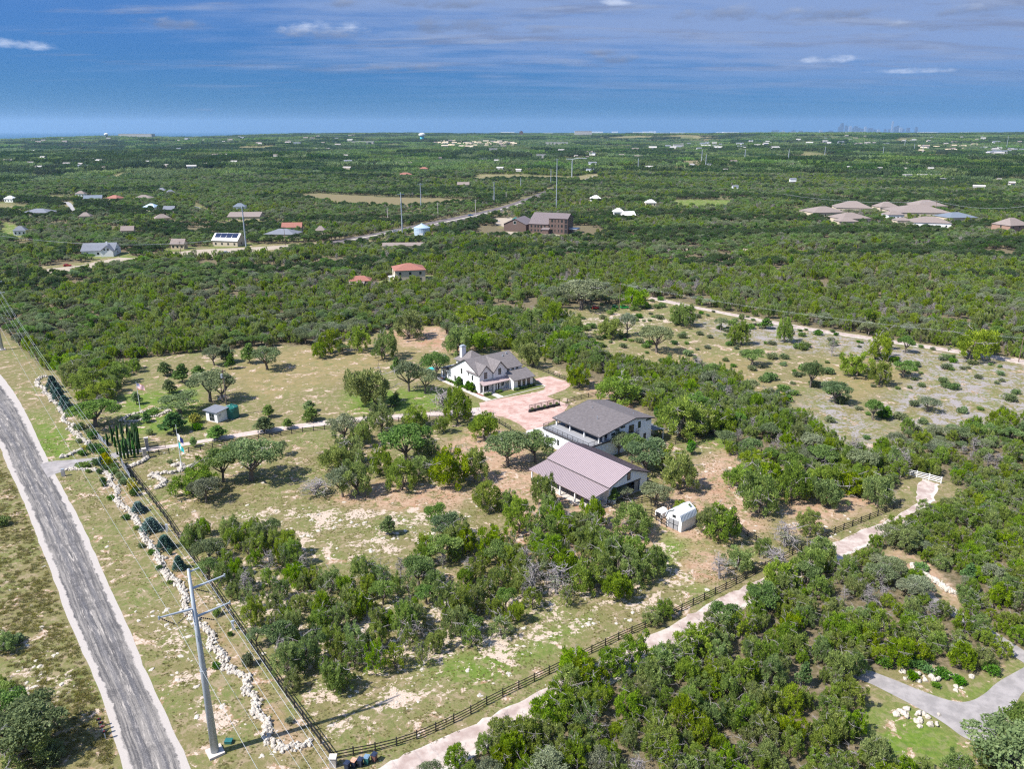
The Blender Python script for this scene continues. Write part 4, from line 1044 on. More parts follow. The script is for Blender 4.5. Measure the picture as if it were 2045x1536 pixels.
# grass tufts, low plants and loose limestone, near the camera
def ground_cover():
    g = np.random.default_rng(3); ms = []
    for s in range(3):
        n = 46; a = g.random(n) * 6.28; rr = .34 * np.sqrt(g.random(n)); p = np.stack([np.cos(a) * rr, np.sin(a) * rr, np.zeros(n)], 1)
        ax = unit(np.stack([np.cos(a) * .5, np.sin(a) * .5, np.ones(n)], 1) + g.normal(size=(n, 3)) * .3); sd = unit(np.cross(ax, g.normal(size=(n, 3)))); L = (.16 + .24 * g.random(n))[:, None]
        V = np.stack([p - sd * .03, p + ax * L * .5 + sd * .035, p + ax * L, p + ax * L * .5 - sd * .035], 1).reshape(-1, 3); ms.append(quads_mesh('tuft', V, np.clip(g.random(n), 0, 1), M_GRA))
    coll = holder('tuft_source', ms)
    N = 190000; X = g.uniform(-150, 80, N); Y = 55 + 130 * g.random(N) ** 1.4
    k = (np.abs(X) < Y * .72 + 5) & inside(O_ESTATE, X, Y); X = X[k]; Y = Y[k]
    d = fbm(X / 2.2, Y / 2.2, 91) + (g.random(len(X)) - .5) * .35; k = d > np.where(inside(np.concatenate([np.array([G(*p) for p in ROAD_L]), [[-400, 300], [-400, 20]]]), X, Y), .44, .54)
    for P in (P_DIRT[1], P_DIRT[3], P_DIRT[0]): k &= ~inside(P, X, Y) | (g.random(len(X)) < .25)
    RL = np.array([G(*p) for p in ROAD_L]); RR_ = np.array([G(*p) for p in ROAD_R]); road = np.concatenate([RL, RR_[::-1]]); k &= ~inside(road, X, Y) & (polydist(road, X, Y) > .4)
    for P in (pw((960, 805), (1070, 756), (1150, 765), (1140, 812), (1050, 870), (960, 835)), ): k &= ~inside(P, X, Y)
    lane = np.concatenate([[G(*p) for p in ((752, 1536), (922, 1461), (1081, 1378), (1256, 1291), (1426, 1201), (1498, 1168), (1790, 1030))], [G(*p) for p in ((1790, 1056), (1498, 1204), (1303, 1324), (985, 1490), (905, 1536), (850, 1600), (640, 1640))]])
    k &= ~inside(lane, X, Y)
    drv = poly_world([(80, 926), (140, 917), (205, 911), (262, 895), (302, 892), (381, 881), (481, 862), (600, 844), (703, 832), (805, 825), (963, 812), (968, 832), (893, 832), (805, 838), (717, 845), (600, 857), (481, 874), (376, 891), (296, 904), (245, 911), (165, 932), (106, 950)])
    k &= ~inside(drv, X, Y)
    X = X[k]; Y = Y[k]; n = len(X); left = X < np.interp(Y, RL[::-1, 1][::-1], RL[:, 0]) if False else inside(np.concatenate([RL, [[-400, 300], [-400, 20]]]), X, Y)
    s = np.where(left, .75, .34) * (.5 + .7 * g.random(n))
    scatter('grass_tufts', np.stack([X, Y, np.zeros(n)], 1), np.stack([np.zeros(n), np.zeros(n), g.uniform(0, 6.28, n)], 1), np.stack([s, s, s], 1), g.integers(0, 3, n), coll, 'rough olive grass growing over the roadside field and verges', 'grass')
    ms = [rock_mesh(300 + s, 0.34, M_STONE) for s in range(4)]
    coll = holder('rock_source', ms); N = 60000; X = g.uniform(-110, 110, N); Y = 58 + 190 * g.random(N) ** 1.3
    k = (np.abs(X) < Y * .72 + 5) & inside(O_ESTATE, X, Y) & ~inside(road, X, Y) & ~inside(lane, X, Y) & ~inside(drv, X, Y) & (Y < 190); X = X[k]; Y = Y[k]
    rk = soft(P_ROCK, X, Y, 3); d = fbm(X / 2.2, Y / 2.2, 95) + rk * .16; k = (d + (g.random(len(X)) - .5) * .16 > .755); X = X[k]; Y = Y[k]; n = len(X)
    s = .22 + .9 * g.random(n) ** 4
    scatter('limestone_rubble', np.stack([X, Y, np.zeros(n) - .02], 1), np.stack([g.uniform(-.2, .2, n), g.uniform(-.2, .2, n), g.uniform(0, 6.28, n)], 1), np.stack([s * 1.6, s, s * .35], 1), g.integers(0, 4, n), coll, 'loose pale limestone slabs and rubble lying in the grass', 'rubble')
    print('tufts', n)


def rock_mesh(seed, r, mt):
    g = np.random.default_rng(seed); mb = MB(); k = 7
    rings = [(0.0, 1.0), (.55, .95), (1.0, .55)]
    R_ = r * (.75 + .5 * g.random(k)); A = np.sort(np.arange(k) / k * 6.28 + g.uniform(-.3, .3, k))
    for z, s in rings:
        for q in range(k): mb.v.append((math.cos(A[q]) * R_[q] * s * (1 + g.normal() * .06), math.sin(A[q]) * R_[q] * s * (1 + g.normal() * .06), (z * 1.5 - .25) * r * .8 * (1 + g.normal() * .08)))
    for i in range(2):
        for q in range(k): a = i * k + q; b = i * k + (q + 1) % k; mb.f.append((a, b, b + k, a + k)); mb.m.append(0)
    mb.f.append(tuple(2 * k + q for q in range(k))); mb.m.append(0)
    return mb.mesh('stone', mt)


ground_cover()


# ---------------------------------------------------------------- building kit (local frame: x along the front, y into the depth)
WIN = {}
def window(root, pos, ang, w, h, cols=1, rows=1, name='window', dark=M_TRIM, fr=.09):
    """a window on a wall: frame with a pane inside it; ang 0 faces local -y"""
    key = (w, h, cols, rows, dark.name, fr)
    if key not in WIN:
        a = MB(); a.box(-w / 2, w / 2, -.06, .02, 0, fr); a.box(-w / 2, w / 2, -.06, .02, h - fr, h); a.box(-w / 2, -w / 2 + fr, -.06, .02, fr, h - fr); a.box(w / 2 - fr, w / 2, -.06, .02, fr, h - fr)
        for c in range(1, cols): x = -w / 2 + w * c / cols; a.box(x - .03, x + .03, -.05, .02, fr, h - fr)
        for r in range(1, rows): z = h * r / rows; a.box(-w / 2 + fr, w / 2 - fr, -.045, .015, z - .03, z + .03)
        p = MB(); p.box(-w / 2 + fr, w / 2 - fr, -.022, .012, fr, h - fr)
        WIN[key] = (a.mesh(name, dark), p.mesh('pane', M_GLASS))
    f = link(name, WIN[key][0], root, loc=pos, rot=(0, 0, R(ang))); link('pane', WIN[key][1], f); return f
def roofslab(root, pts, mt, name='roof', t=.18, ribs=None, ribm=None):
    """a sloping roof plane from its four corners (eave a-b, ridge c-d); optional standing ribs running down the slope"""
    mb = MB(); mb.slab(*pts, t=t); o = mb.build(name, mt, root)
    if ribs:
        a, b, c, d = (Vector(p) for p in pts); n = max(2, int((b - a).length / ribs)); rb = MB(); up = (b - a).cross(d - a).normalized(); up = up if up.z > 0 else -up
        for i in range(n + 1):
            p = a.lerp(b, i / n); q = d.lerp(c, i / n); s = (b - a).normalized() * .035
            rb.prism([p - s + up * .005, p + s + up * .005, p + s + up * .07, p - s + up * .07], q - p)
        tag(rb.build('roof_ribs', ribm or mt, root), kind='stuff')
    return o
def gable_body(x0, x1, prof): return MB().prism([(x0, y, z) for y, z in prof], (x1 - x0, 0, 0))
def fence(name, pts, label, mt=M_BLACK, h=1.35, bay=2.75, rails=3, group=None, world=False, post=.075, rail=(.04, .13), cat='fence'):
    """posts and rails, each a part"""
    W = np.array([G(*p) if not world else p for p in pts]); L = np.hypot(*np.diff(W, axis=0).T).sum(); n = max(2, int(round(L / bay)) + 1); Q = resample(W, n)
    root = empty(name, (Q[0][0], Q[0][1], 0), 0, label, cat, group)
    pm = MB().box(-post, post, -post, post, -.2, h + .06).mesh('post', mt); rm = MB().box(0, 1, -rail[0] / 2, rail[0] / 2, -rail[1] / 2, rail[1] / 2).mesh('rail', mt)
    for i in range(n):
        link('post', pm, root, loc=(Q[i][0] - Q[0][0], Q[i][1] - Q[0][1], 0))
        if i < n - 1:
            d = Q[i + 1] - Q[i]; l = math.hypot(*d); a = math.atan2(d[1], d[0])
            for k in range(rails): link('rail', rm, root, loc=(Q[i][0] - Q[0][0], Q[i][1] - Q[0][1], h * (k + .62) / rails - .02 * k), rot=(0, 0, a), scale=(l, 1, 1))
    return root


# ---------------------------------------------------------------- main house
def main_house():
    A = (-9.8, 220.9); h = empty('farmhouse', (A[0], A[1], 0), 38, 'white two-storey house with grey shingle gables and tall white chimney beside the paved court', 'house')
    prof = [(0, 0), (0, 5.7), (7.0, 8.75), (16, 4.05), (16, 0)]
    w = gable_body(0, 16.2, prof)
    w.prism([(0, -.25, 0), (0, -.25, 5.7), (2.35, -.25, 8.0), (4.7, -.25, 5.9), (4.7, -.25, 0)], (0, .27, 0))
    w.prism([(5.0, -.55, 0), (5.0, -.55, 6.0), (7.45, -.55, 8.55), (10.0, -.55, 6.0), (10.0, -.55, 0)], (0, .56, 0))
    w.box(10.0, 17.4, -4.0, -.002, -.1, 3.15)
    w.prism([(10.0, -4.0, 3.15), (17.4, -4.0, 3.15), (17.4, 0, 3.15), (10, 0, 3.15)], (0, 0, .02))
    w.prism([(17.398, -3.99, 3.1), (17.398, -.01, 3.1), (17.398, -.01, 5.0)], (-7.39, 0, 0))
    w.box(.0, 8.2, 16.0, 20.6, 0, 3.3); w.box(8.2, 15.0, 15.9, 24.0, 0, 3.9)
    w.build('wall', M_WHITE, h)
    # board-and-batten strips on the two front gables
    bt = MB()
    for x in np.arange(.4, 4.6, .42): zt = 5.7 + (x / 2.35 * 2.3 if x < 2.35 else (4.7 - x) / 2.35 * 2.3) - .1; bt.box(x - .025, x + .025, -.275, -.249, 3.6, zt)
    for x in np.arange(5.3, 10, .42): zt = 6.0 + ((x - 5) / 2.45 * 2.55 if x < 7.45 else (10 - x) / 2.55 * 2.55) - .1; bt.box(x - .025, x + .025, -.575, -.549, 3.8, zt)
    for x in np.arange(10.3, 16, .42): bt.box(x - .025, x + .025, -.03, .001, 5.05, 5.72)
    tag(bt.build('batten', M_WHITE, h), kind='stuff')
    S = M_SHING
    roofslab(h, [(-.35, -.12, 5.75), (16.6, -.12, 5.75), (16.6, 7.0, 9.02), (-.35, 7.0, 9.02)], S)
    roofslab(h, [(-.35, 16.4, 4.0), (16.6, 16.4, 4.0), (16.6, 7.01, 9.02), (-.35, 7.01, 9.02)], S)
    for (x0, xm, x1, y0, ze, zp, yb) in ((-.35, 2.35, 5.0, -.6, 5.55, 8.28, 6.2), (4.72, 7.45, 10.3, -.9, 5.75, 8.85, 7.0)):
        roofslab(h, [(x0, y0, ze), (x0, yb, ze), (xm, yb, zp), (xm, y0, zp)], S); roofslab(h, [(x1, y0, ze), (x1, yb, ze), (xm + .003, yb, zp), (xm + .003, y0, zp)], S)
        f = MB(); 
        for xa in (x0, x1): f.prism([(xa, y0 - .03, ze - .24), (xm, y0 - .03, zp - .24), (xm, y0 - .03, zp + .03), (xa, y0 - .03, ze + .03)], (0, -.05, 0))
        f.build('gable_trim', M_TRIM, h)
    f = MB()
    for y, z, y2, z2 in ((-.12, 5.75, 7, 9.02), (16.4, 4.0, 7.01, 9.02)):
        for x in (-.36, 16.61): f.prism([(x, y, z - .24), (x, y2, z2 - .24), (x, y2, z2 + .02), (x, y, z + .02)], (-.05 if x < 0 else .05, 0, 0))
    f.build('gable_trim', M_TRIM, h)
    roofslab(h, [(9.5, -4.7, 3.18), (17.9, -4.7, 3.18), (17.9, -.01, 5.05), (9.5, -.01, 5.05)], S)
    roofslab(h, [(-.2, -2.4, 2.95), (10.0, -2.4, 2.95), (10.0, -.58, 3.85), (-.2, -.58, 3.85)], M_PINKR, ribs=.45)
    roofslab(h, [(-.4, 20.9, 3.15), (8.4, 20.9, 3.15), (8.4, 16.42, 3.95), (-.4, 16.42, 3.95)], S)
    # rear wing under a hipped roof
    mb = MB(); ap = (11.2, 19.5, 7.2)
    for a, b in (((7.4, 15.2, 3.9), (15.8, 15.2, 3.9)), ((15.8, 15.2, 3.9), (15.8, 24.6, 3.9)), ((15.8, 24.6, 3.9), (7.4, 24.6, 3.9)), ((7.4, 24.6, 3.9), (7.4, 15.2, 3.9))): mb.face([a, b, ap])
    mb.box(7.4, 15.8, 15.2, 24.6, 3.78, 3.898); mb.build('roof', S, h)
    c = MB().box(8.4, 10.0, 21.0, 22.2, 0, 8.3).build('chimney', M_WHITE, h); MB().box(8.25, 10.15, 20.85, 22.35, 8.302, 8.5).box(8.6, 9.8, 21.1, 22.1, 8.501, 8.8).build('chimney_cap', M_STEEL, c)
    for x in (0.0, 3.9, 5.1, 9.7): MB().box(x + .0, x + .26, -2.2, -1.94, 0, 2.95).build('porch_post', M_WHITE, h)
    MB().box(-.1, 10, -2.45, -.56, 0, .16).build('porch_floor', M_CONC, h)
    for x in (1.0, 1.95, 2.9): window(h, (x, -.25, .35), 0, .8, 2.2, 1, 3)
    window(h, (8.3, -.55, .9), 0, 1.0, 1.6); d = MB().box(6.0, 7.1, -.63, -.56, .16, 2.4).build('door', M_TRIM, h)
    MB().box(6.95, 7.02, -.69, -.63, 1.1, 1.25).build('handle', M_STEEL, d)
    window(h, (2.3, -.25, 4.15), 0, 1.1, 2.0, 2, 2); window(h, (7.3, -.55, 4.7), 0, 1.1, 1.9, 2, 2)
    for x in (12.1, 13.9, 15.7): window(h, (x, -4.0, .75), 0, 1.1, 1.95, 1, 2)
    for x in (11.0, 12.7, 14.4): window(h, (x, -.002, 5.05), 0, .9, .55)
    for y, z, ww, hh in ((9.0, 4.0, .9, 1.7), (5.4, 4.35, .45, 1.0), (3.3, 3.3, .75, 1.5), (8.7, .9, .8, 1.5), (12.6, .8, .8, 1.6), (17.6, .7, .7, 2.0), (19.0, .7, .7, 2.0)): window(h, (0, y, z), -90, ww, hh, 1, 2)
    window(h, (17.4, -2.0, .9), 90, 1.2, 1.5, 2, 1)
    # roof vents
    for x, y in ((12.6, 5.0), (14.5, 5.6)): MB().box(x, x + .3, y, y + .3, 5.8 + y * .46, 6.35 + y * .46).build('roof_vent', M_STEEL, h)
    def L(x, y): c_, s_ = math.cos(R(38)), math.sin(R(38)); return (A[0] + x * c_ - y * s_, A[1] + x * s_ + y * c_)
    sheet('front_lawn', [L(*p) for p in ((-.4, -6.6), (1.9, -6.8), (2.0, -3.3), (-.4, -3.0))], .045, M_LAWN, world=True)
    sheet('front_lawn', [L(*p) for p in ((4.2, -6.9), (19.0, -7.1), (20.0, -6.3), (19.2, -4.6), (9.2, -4.7), (8.9, -3.6), (4.2, -3.4))], .045, M_LAWN, world=True)
    sheet('garden_path', [L(*p) for p in ((-1.0, 21.5), (-2.2, 21.5), (-2.6, -7.0), (-1.1, -7.0), (-.5, -6.8), (-.6, 0))], .040, M_CONC, world=True)
    sheet('garden_path', [L(*p) for p in ((2.0, -7.0), (4.1, -7.0), (4.1, -2.4), (2.0, -2.4))], .036, M_CONC, world=True)
    sheet('planting_bed', [L(*p) for p in ((-.6, -2.9), (2.0, -2.9), (2.0, -2.45), (-.1, -2.45), (-.1, 20), (-.9, 20), (-.9, -2.9))], .050, M_MULCH, world=True)
    sheet('court_kerb', [L(*p) for p in ((19.3, -7.2), (20.6, -6.6), (20.2, -5.0), (17.6, -3.9), (17.6, -4.5), (19.6, -5.2), (20.1, -6.2), (19.2, -6.9), (-1, -6.8), (-1, -7.2))], .055, M_CONC, world=True, thick=.05)
    g = random.Random(4); i = 0
    for x, y, k in [(.2 + .5 * q, -2.95, 'bush') for q in range(4)] + [(4.5 + .6 * q, -2.9, 'bush') for q in range(3)] + [(10.2 + 1.0 * q, -4.6, 'bright_bush' if q % 3 == 2 else 'bush') for q in range(8)] + [(-.6, 1.2 + 1.3 * q, 'bright_bush' if q % 2 else 'bush') for q in range(13)]:
        px, py = L(x, y); plant(k, px, py, 1.1, .8, 'low clipped bush in the bed against the white house wall', 'bushes in the beds of the white house', z=0)
    for q, (x, y) in enumerate(((-.9, 2.6), (-.9, 4.4), (-.8, 9.5))):
        px, py = L(x, y); plant('bright', px, py, 2.2, 2.9, 'bright green small tree, %s from the front corner along the white gable wall' % ('first', 'second', 'third')[q])
    # patio umbrella and pool slide beyond the house end
    px, py = L(-1.5, 23.5); u = empty('patio_umbrella', (px, py, 0), 0, 'teal patio umbrella behind the far end of the white house', 'umbrella')
    m = MB(); n = 8; m.v = [(0, 0, 2.9)] + [(1.7 * math.cos(k * 6.283 / n), 1.7 * math.sin(k * 6.283 / n), 2.3) for k in range(n)]; m.f = [(0, 1 + k, 1 + (k + 1) % n) for k in range(n)]; m.m = [0] * n
    m.build('canopy', M_TEALF, u); MB().tube([(0, 0, 0), (0, 0, 2.85)], .04).build('pole', M_STEEL, u)
    # garden chairs and a parked car by the rear yard
    px, py = L(20.4, 4.8); car('parked_car', (px, py), 38, M_CARRED, 'red and white car parked at the end of the house beside the court', 4.2)


def car(name, p, ang, paint, label, L=4.4, group=None, cat='car'):
    c = empty(name, (p[0], p[1], float(T(p[0], p[1]))), ang, label, cat, group); w = .88; a = L / 2
    b = MB(); prof = [(-a, .35), (-a, .85), (-a * .9, .98), (a * .45, 1.0), (a * .95, .82), (a, .6), (a, .35)]
    b.prism([(x, -w, z) for x, z in prof], (0, 2 * w, 0)); b.build('body', paint, c)
    k = MB(); k.prism([(-a * .85, -w * .86, .99), (-a * .62, -w * .8, 1.45), (a * .1, -w * .8, 1.45), (a * .42, -w * .86, 1.0)], (0, w * 1.66, 0)); k.build('window', M_GLASS, c)
    MB().box(-a * .63, a * .11, -w * .78, w * .78, 1.455, 1.5).build('roof', paint, c)
    wm = MB().tube([(0, -.11, 0), (0, .11, 0)], .33, 10).mesh('wheel', M_TYRE)
    for x in (-a * .62, a * .62):
        for y in (-w, w): link('wheel', wm, c, loc=(x, y, .33))
    hm = MB().box(0, .04, -.14, .14, -.07, .07).mesh('headlight', M_WHITE)
    for y in (-.6, .6): link('headlight', hm, c, loc=(a, y, .68))
    return c


main_house()


# ---------------------------------------------------------------- white house with the roof deck
def deck_house():
    B = (17.8, 169.3); h = empty('deck_house', (B[0], B[1], 0), 38, 'white barn-style house with large grey shingle roof over a railed roof deck', 'house'); Ld = 15.9
    w = MB(); w.box(0, 21.5, 0, Ld, 0, 4.1)
    w.prism([(7.0, .02, 4.1), (7.0, .02, 6.35), (15.2, .02, 7.85), (21.48, .02, 6.6), (21.48, .02, 4.1)], (0, Ld - .04, 0)); w.build('wall', M_WHITE2, h)
    bt = MB()
    for x in np.arange(7.3, 21.4, .45): zt = 6.35 + (x - 7) / 8.2 * 1.5 if x < 15.2 else 7.85 - (x - 15.2) / 6.28 * 1.25; bt.box(x - .025, x + .025, -.02, .019, 4.1, zt - .05)
    for x in np.arange(.3, 21.4, .45): bt.box(x - .025, x + .025, -.03, -.001, 0, 4.05)
    for y in np.arange(.3, Ld, .45): bt.box(-.03, -.001, y - .025, y + .025, 0, 3.95)
    tag(bt.build('batten', M_WHITE2, h), kind='stuff')
    MB().box(-.25, 7.0, -.25, Ld + .25, 4.102, 4.26).build('deck_floor', M_DECK, h)
    MB().box(-.3, -.251, -.3, Ld + .3, 3.95, 4.30).box(-.25, 7.0, -.3, -.251, 3.95, 4.30).build('deck_edge', M_TRIM, h)
    roofslab(h, [(3.1, -.5, 6.1), (3.1, Ld + .5, 6.1), (15.2, Ld + .5, 8.2), (15.2, -.5, 8.2)], M_CHAR)
    roofslab(h, [(22.1, -.5, 6.75), (22.1, Ld + .5, 6.75), (15.203, Ld + .5, 8.2), (15.203, -.5, 8.2)], M_CHAR)
    f = MB()
    for y in (-.5, Ld + .5):
        s = -.05 if y < 0 else .05
        f.prism([(3.1, y, 5.85), (15.2, y, 7.95), (15.2, y, 8.22), (3.1, y, 6.12)], (0, s, 0)); f.prism([(22.1, y, 6.5), (15.21, y, 7.95), (15.21, y, 8.22), (22.1, y, 6.77)], (0, s, 0))
    f.box(3.04, 3.1, -.5, Ld + .5, 5.86, 6.1); f.build('roof_trim', M_TRIM, h)
    pm = MB().box(-.15, .15, -.15, .15, 4.26, 6.2).mesh('deck_post', M_WHITE)
    for y in (.35, 5.4, 10.5, 15.5): link('deck_post', pm, h, loc=(3.75, y, 0))
    link('deck_post', pm, h, loc=(5.2, .35, 0))
    # railing
    r = MB().box(0, 1, -.03, .03, -.03, .03).mesh('rail', M_BLACK); p = MB().box(-.035, .035, -.035, .035, 4.26, 5.36).mesh('railing_post', M_BLACK); bal = MB()
    def run(x0, y0, x1, y1):
        n = max(1, int(round(math.hypot(x1 - x0, y1 - y0) / 1.9))); a = math.atan2(y1 - y0, x1 - x0); l = math.hypot(x1 - x0, y1 - y0)
        for i in range(n + 1): link('railing_post', p, h, loc=(x0 + (x1 - x0) * i / n, y0 + (y1 - y0) * i / n, 0))
        for z in (5.33, 4.42): link('rail', r, h, loc=(x0, y0, z), rot=(0, 0, a), scale=(l, 1, 1))
        m = int(l / .16)
        for i in range(m): q = (i + .5) / m; xx, yy = x0 + (x1 - x0) * q, y0 + (y1 - y0) * q; bal.box(xx - .008, xx + .008, yy - .008, yy + .008, 4.45, 5.3)
    run(-.15, -.15, -.15, Ld + .15); run(-.15, -.15, 3.6, -.15); run(-.15, Ld + .15, 6.9, Ld + .15); tag(bal.build('baluster', M_BLACK, h), kind='stuff')
    # wide shaded glass doors behind the deck
    for y in (2.8, 8.0, 13.2): window(h, (6.995, y, 4.4), -90, 3.8, 1.95, 3, 1)
    window(h, (8.0, .0, 5.3), 0, 1.2, .5); window(h, (8.6 + .9, .0, 6.05), 0, 1.4, .42); window(h, (11.3, .0, 6.35), 0, 1.4, .42)
    window(h, (14.3, .0, 4.35), 0, 1.7, 2.1, 2, 1, name='balcony_door'); window(h, (17.1, .0, 5.0), 0, .95, 1.7, 2, 3); window(h, (20.2, .0, 6.3), 0, 1.6, .38); window(h, (19.2, .0, 1.5), 0, .95, 1.6, 2, 3)
    window(h, (3.0, .0, 1.0), 0, .9, 1.7, 1, 2); window(h, (0, 10.6, 1.3), -90, .9, 1.4, 1, 2); window(h, (0, 14.6, 1.3), -90, .9, 1.4, 1, 2); window(h, (0, 5.4, 1.3), -90, .9, 1.4, 1, 2)
    b = MB().box(12.9, 15.9, -1.3, -.03, 3.95, 4.1).build('balcony', M_BROWN, h); bb = MB()
    for x in np.arange(12.95, 15.9, .18): bb.box(x, x + .02, -1.28, -1.26, 4.1, 5.05)
    for y in np.arange(-1.25, -.05, .18): bb.box(12.94, 12.96, y, y + .02, 4.1, 5.05); bb.box(15.84, 15.86, y, y + .02, 4.1, 5.05)
    bb.box(12.9, 15.9, -1.3, -1.24, 5.05, 5.12).box(12.9, 12.96, -1.24, -.03, 5.05, 5.12).box(15.84, 15.9, -1.24, -.03, 5.05, 5.12); bb.build('railing', M_BLACK, b)
    for x in (13.3, 15.5): MB().prism([(x, -.03, 3.2), (x, -.03, 3.94), (x, -1.1, 3.94)], (.08, 0, 0)).build('bracket', M_BROWN, b)
    roofslab(h, [(26.4, -.6, 2.7), (26.4, 6.0, 2.7), (21.55, 6.0, 3.5), (21.55, -.6, 3.5)], M_GREYR, name='side_canopy', t=.1)
    MB().box(25.8, 26.0, -.3, -.1, 0, 2.65).box(25.8, 26.0, 5.6, 5.8, 0, 2.65).build('canopy_post', M_WHITE, h)
    for x, y in ((9, 6.5), (12.5, 12), (16.5, 14), (18, 3)): MB().tube([(x, y, 6.9), (x, y, 8.35 - abs(x - 13) * .08)], .07, 6).build('roof_vent', M_STEEL, h)
    MB().tube([(-.33, -.33, 0), (-.33, -.33, 4.0)], .06, 6).build('downspout', M_TRIM, h)
    # terrace furniture on the deck: table and chairs
    def L(x, y): c_, s_ = math.cos(R(38)), math.sin(R(38)); return (B[0] + x * c_ - y * s_, B[1] + x * s_ + y * c_)
    q = L(5.4, 12.4); t = empty('patio_table', (q[0], q[1], 4.262), 38, 'dark round patio table under the roof edge of the deck', 'table')
    MB().tube([(0, 0, .7), (0, 0, .75)], .75, 14).build('tabletop', M_WOODP, t); MB().tube([(0, 0, 0), (0, 0, .7)], .06).build('leg', M_BLACK, t)
    for k in range(4):
        a = R(45 + 90 * k); q2 = (q[0] + math.cos(a) * 1.15, q[1] + math.sin(a) * 1.15); c = empty('patio_chair', (q2[0], q2[1], 4.262), 45 + 90 * k, 'small dark patio chair around the table on the roof deck', 'chair', 'chairs on the roof deck')
        MB().box(-.25, .25, -.25, .25, .42, .48).build('seat', M_WOODP, c); MB().box(.2, .26, -.25, .25, .48, .95).build('backrest', M_WOODP, c)
        for x in (-.22, .22):
            for y in (-.22, .22): MB().box(x - .02, x + .02, y - .02, y + .02, 0, .42).build('leg', M_BLACK, c)
    # white playhouse beyond, half hidden by trees
    q = L(31.5, -.5); s = empty('garden_shed', (q[0], q[1], 0), 38, 'small white garden shed behind the trees at the right of the deck house', 'shed')
    MB().prism([(0, 0, 0), (0, 0, 2.3), (1.5, 0, 3.6), (3, 0, 2.3), (3, 0, 0)], (0, 3.6, 0)).build('wall', M_WHITE, s)
    roofslab(s, [(-.25, -.2, 2.25), (-.25, 3.8, 2.25), (1.5, 3.8, 3.78), (1.5, -.2, 3.78)], M_WHITE2, t=.1); roofslab(s, [(3.25, -.2, 2.25), (3.25, 3.8, 2.25), (1.503, 3.8, 3.78), (1.503, -.2, 3.78)], M_WHITE2, t=.1)
    window(s, (2.2, 0, .2), 0, .9, 1.8, name='door')


deck_house()


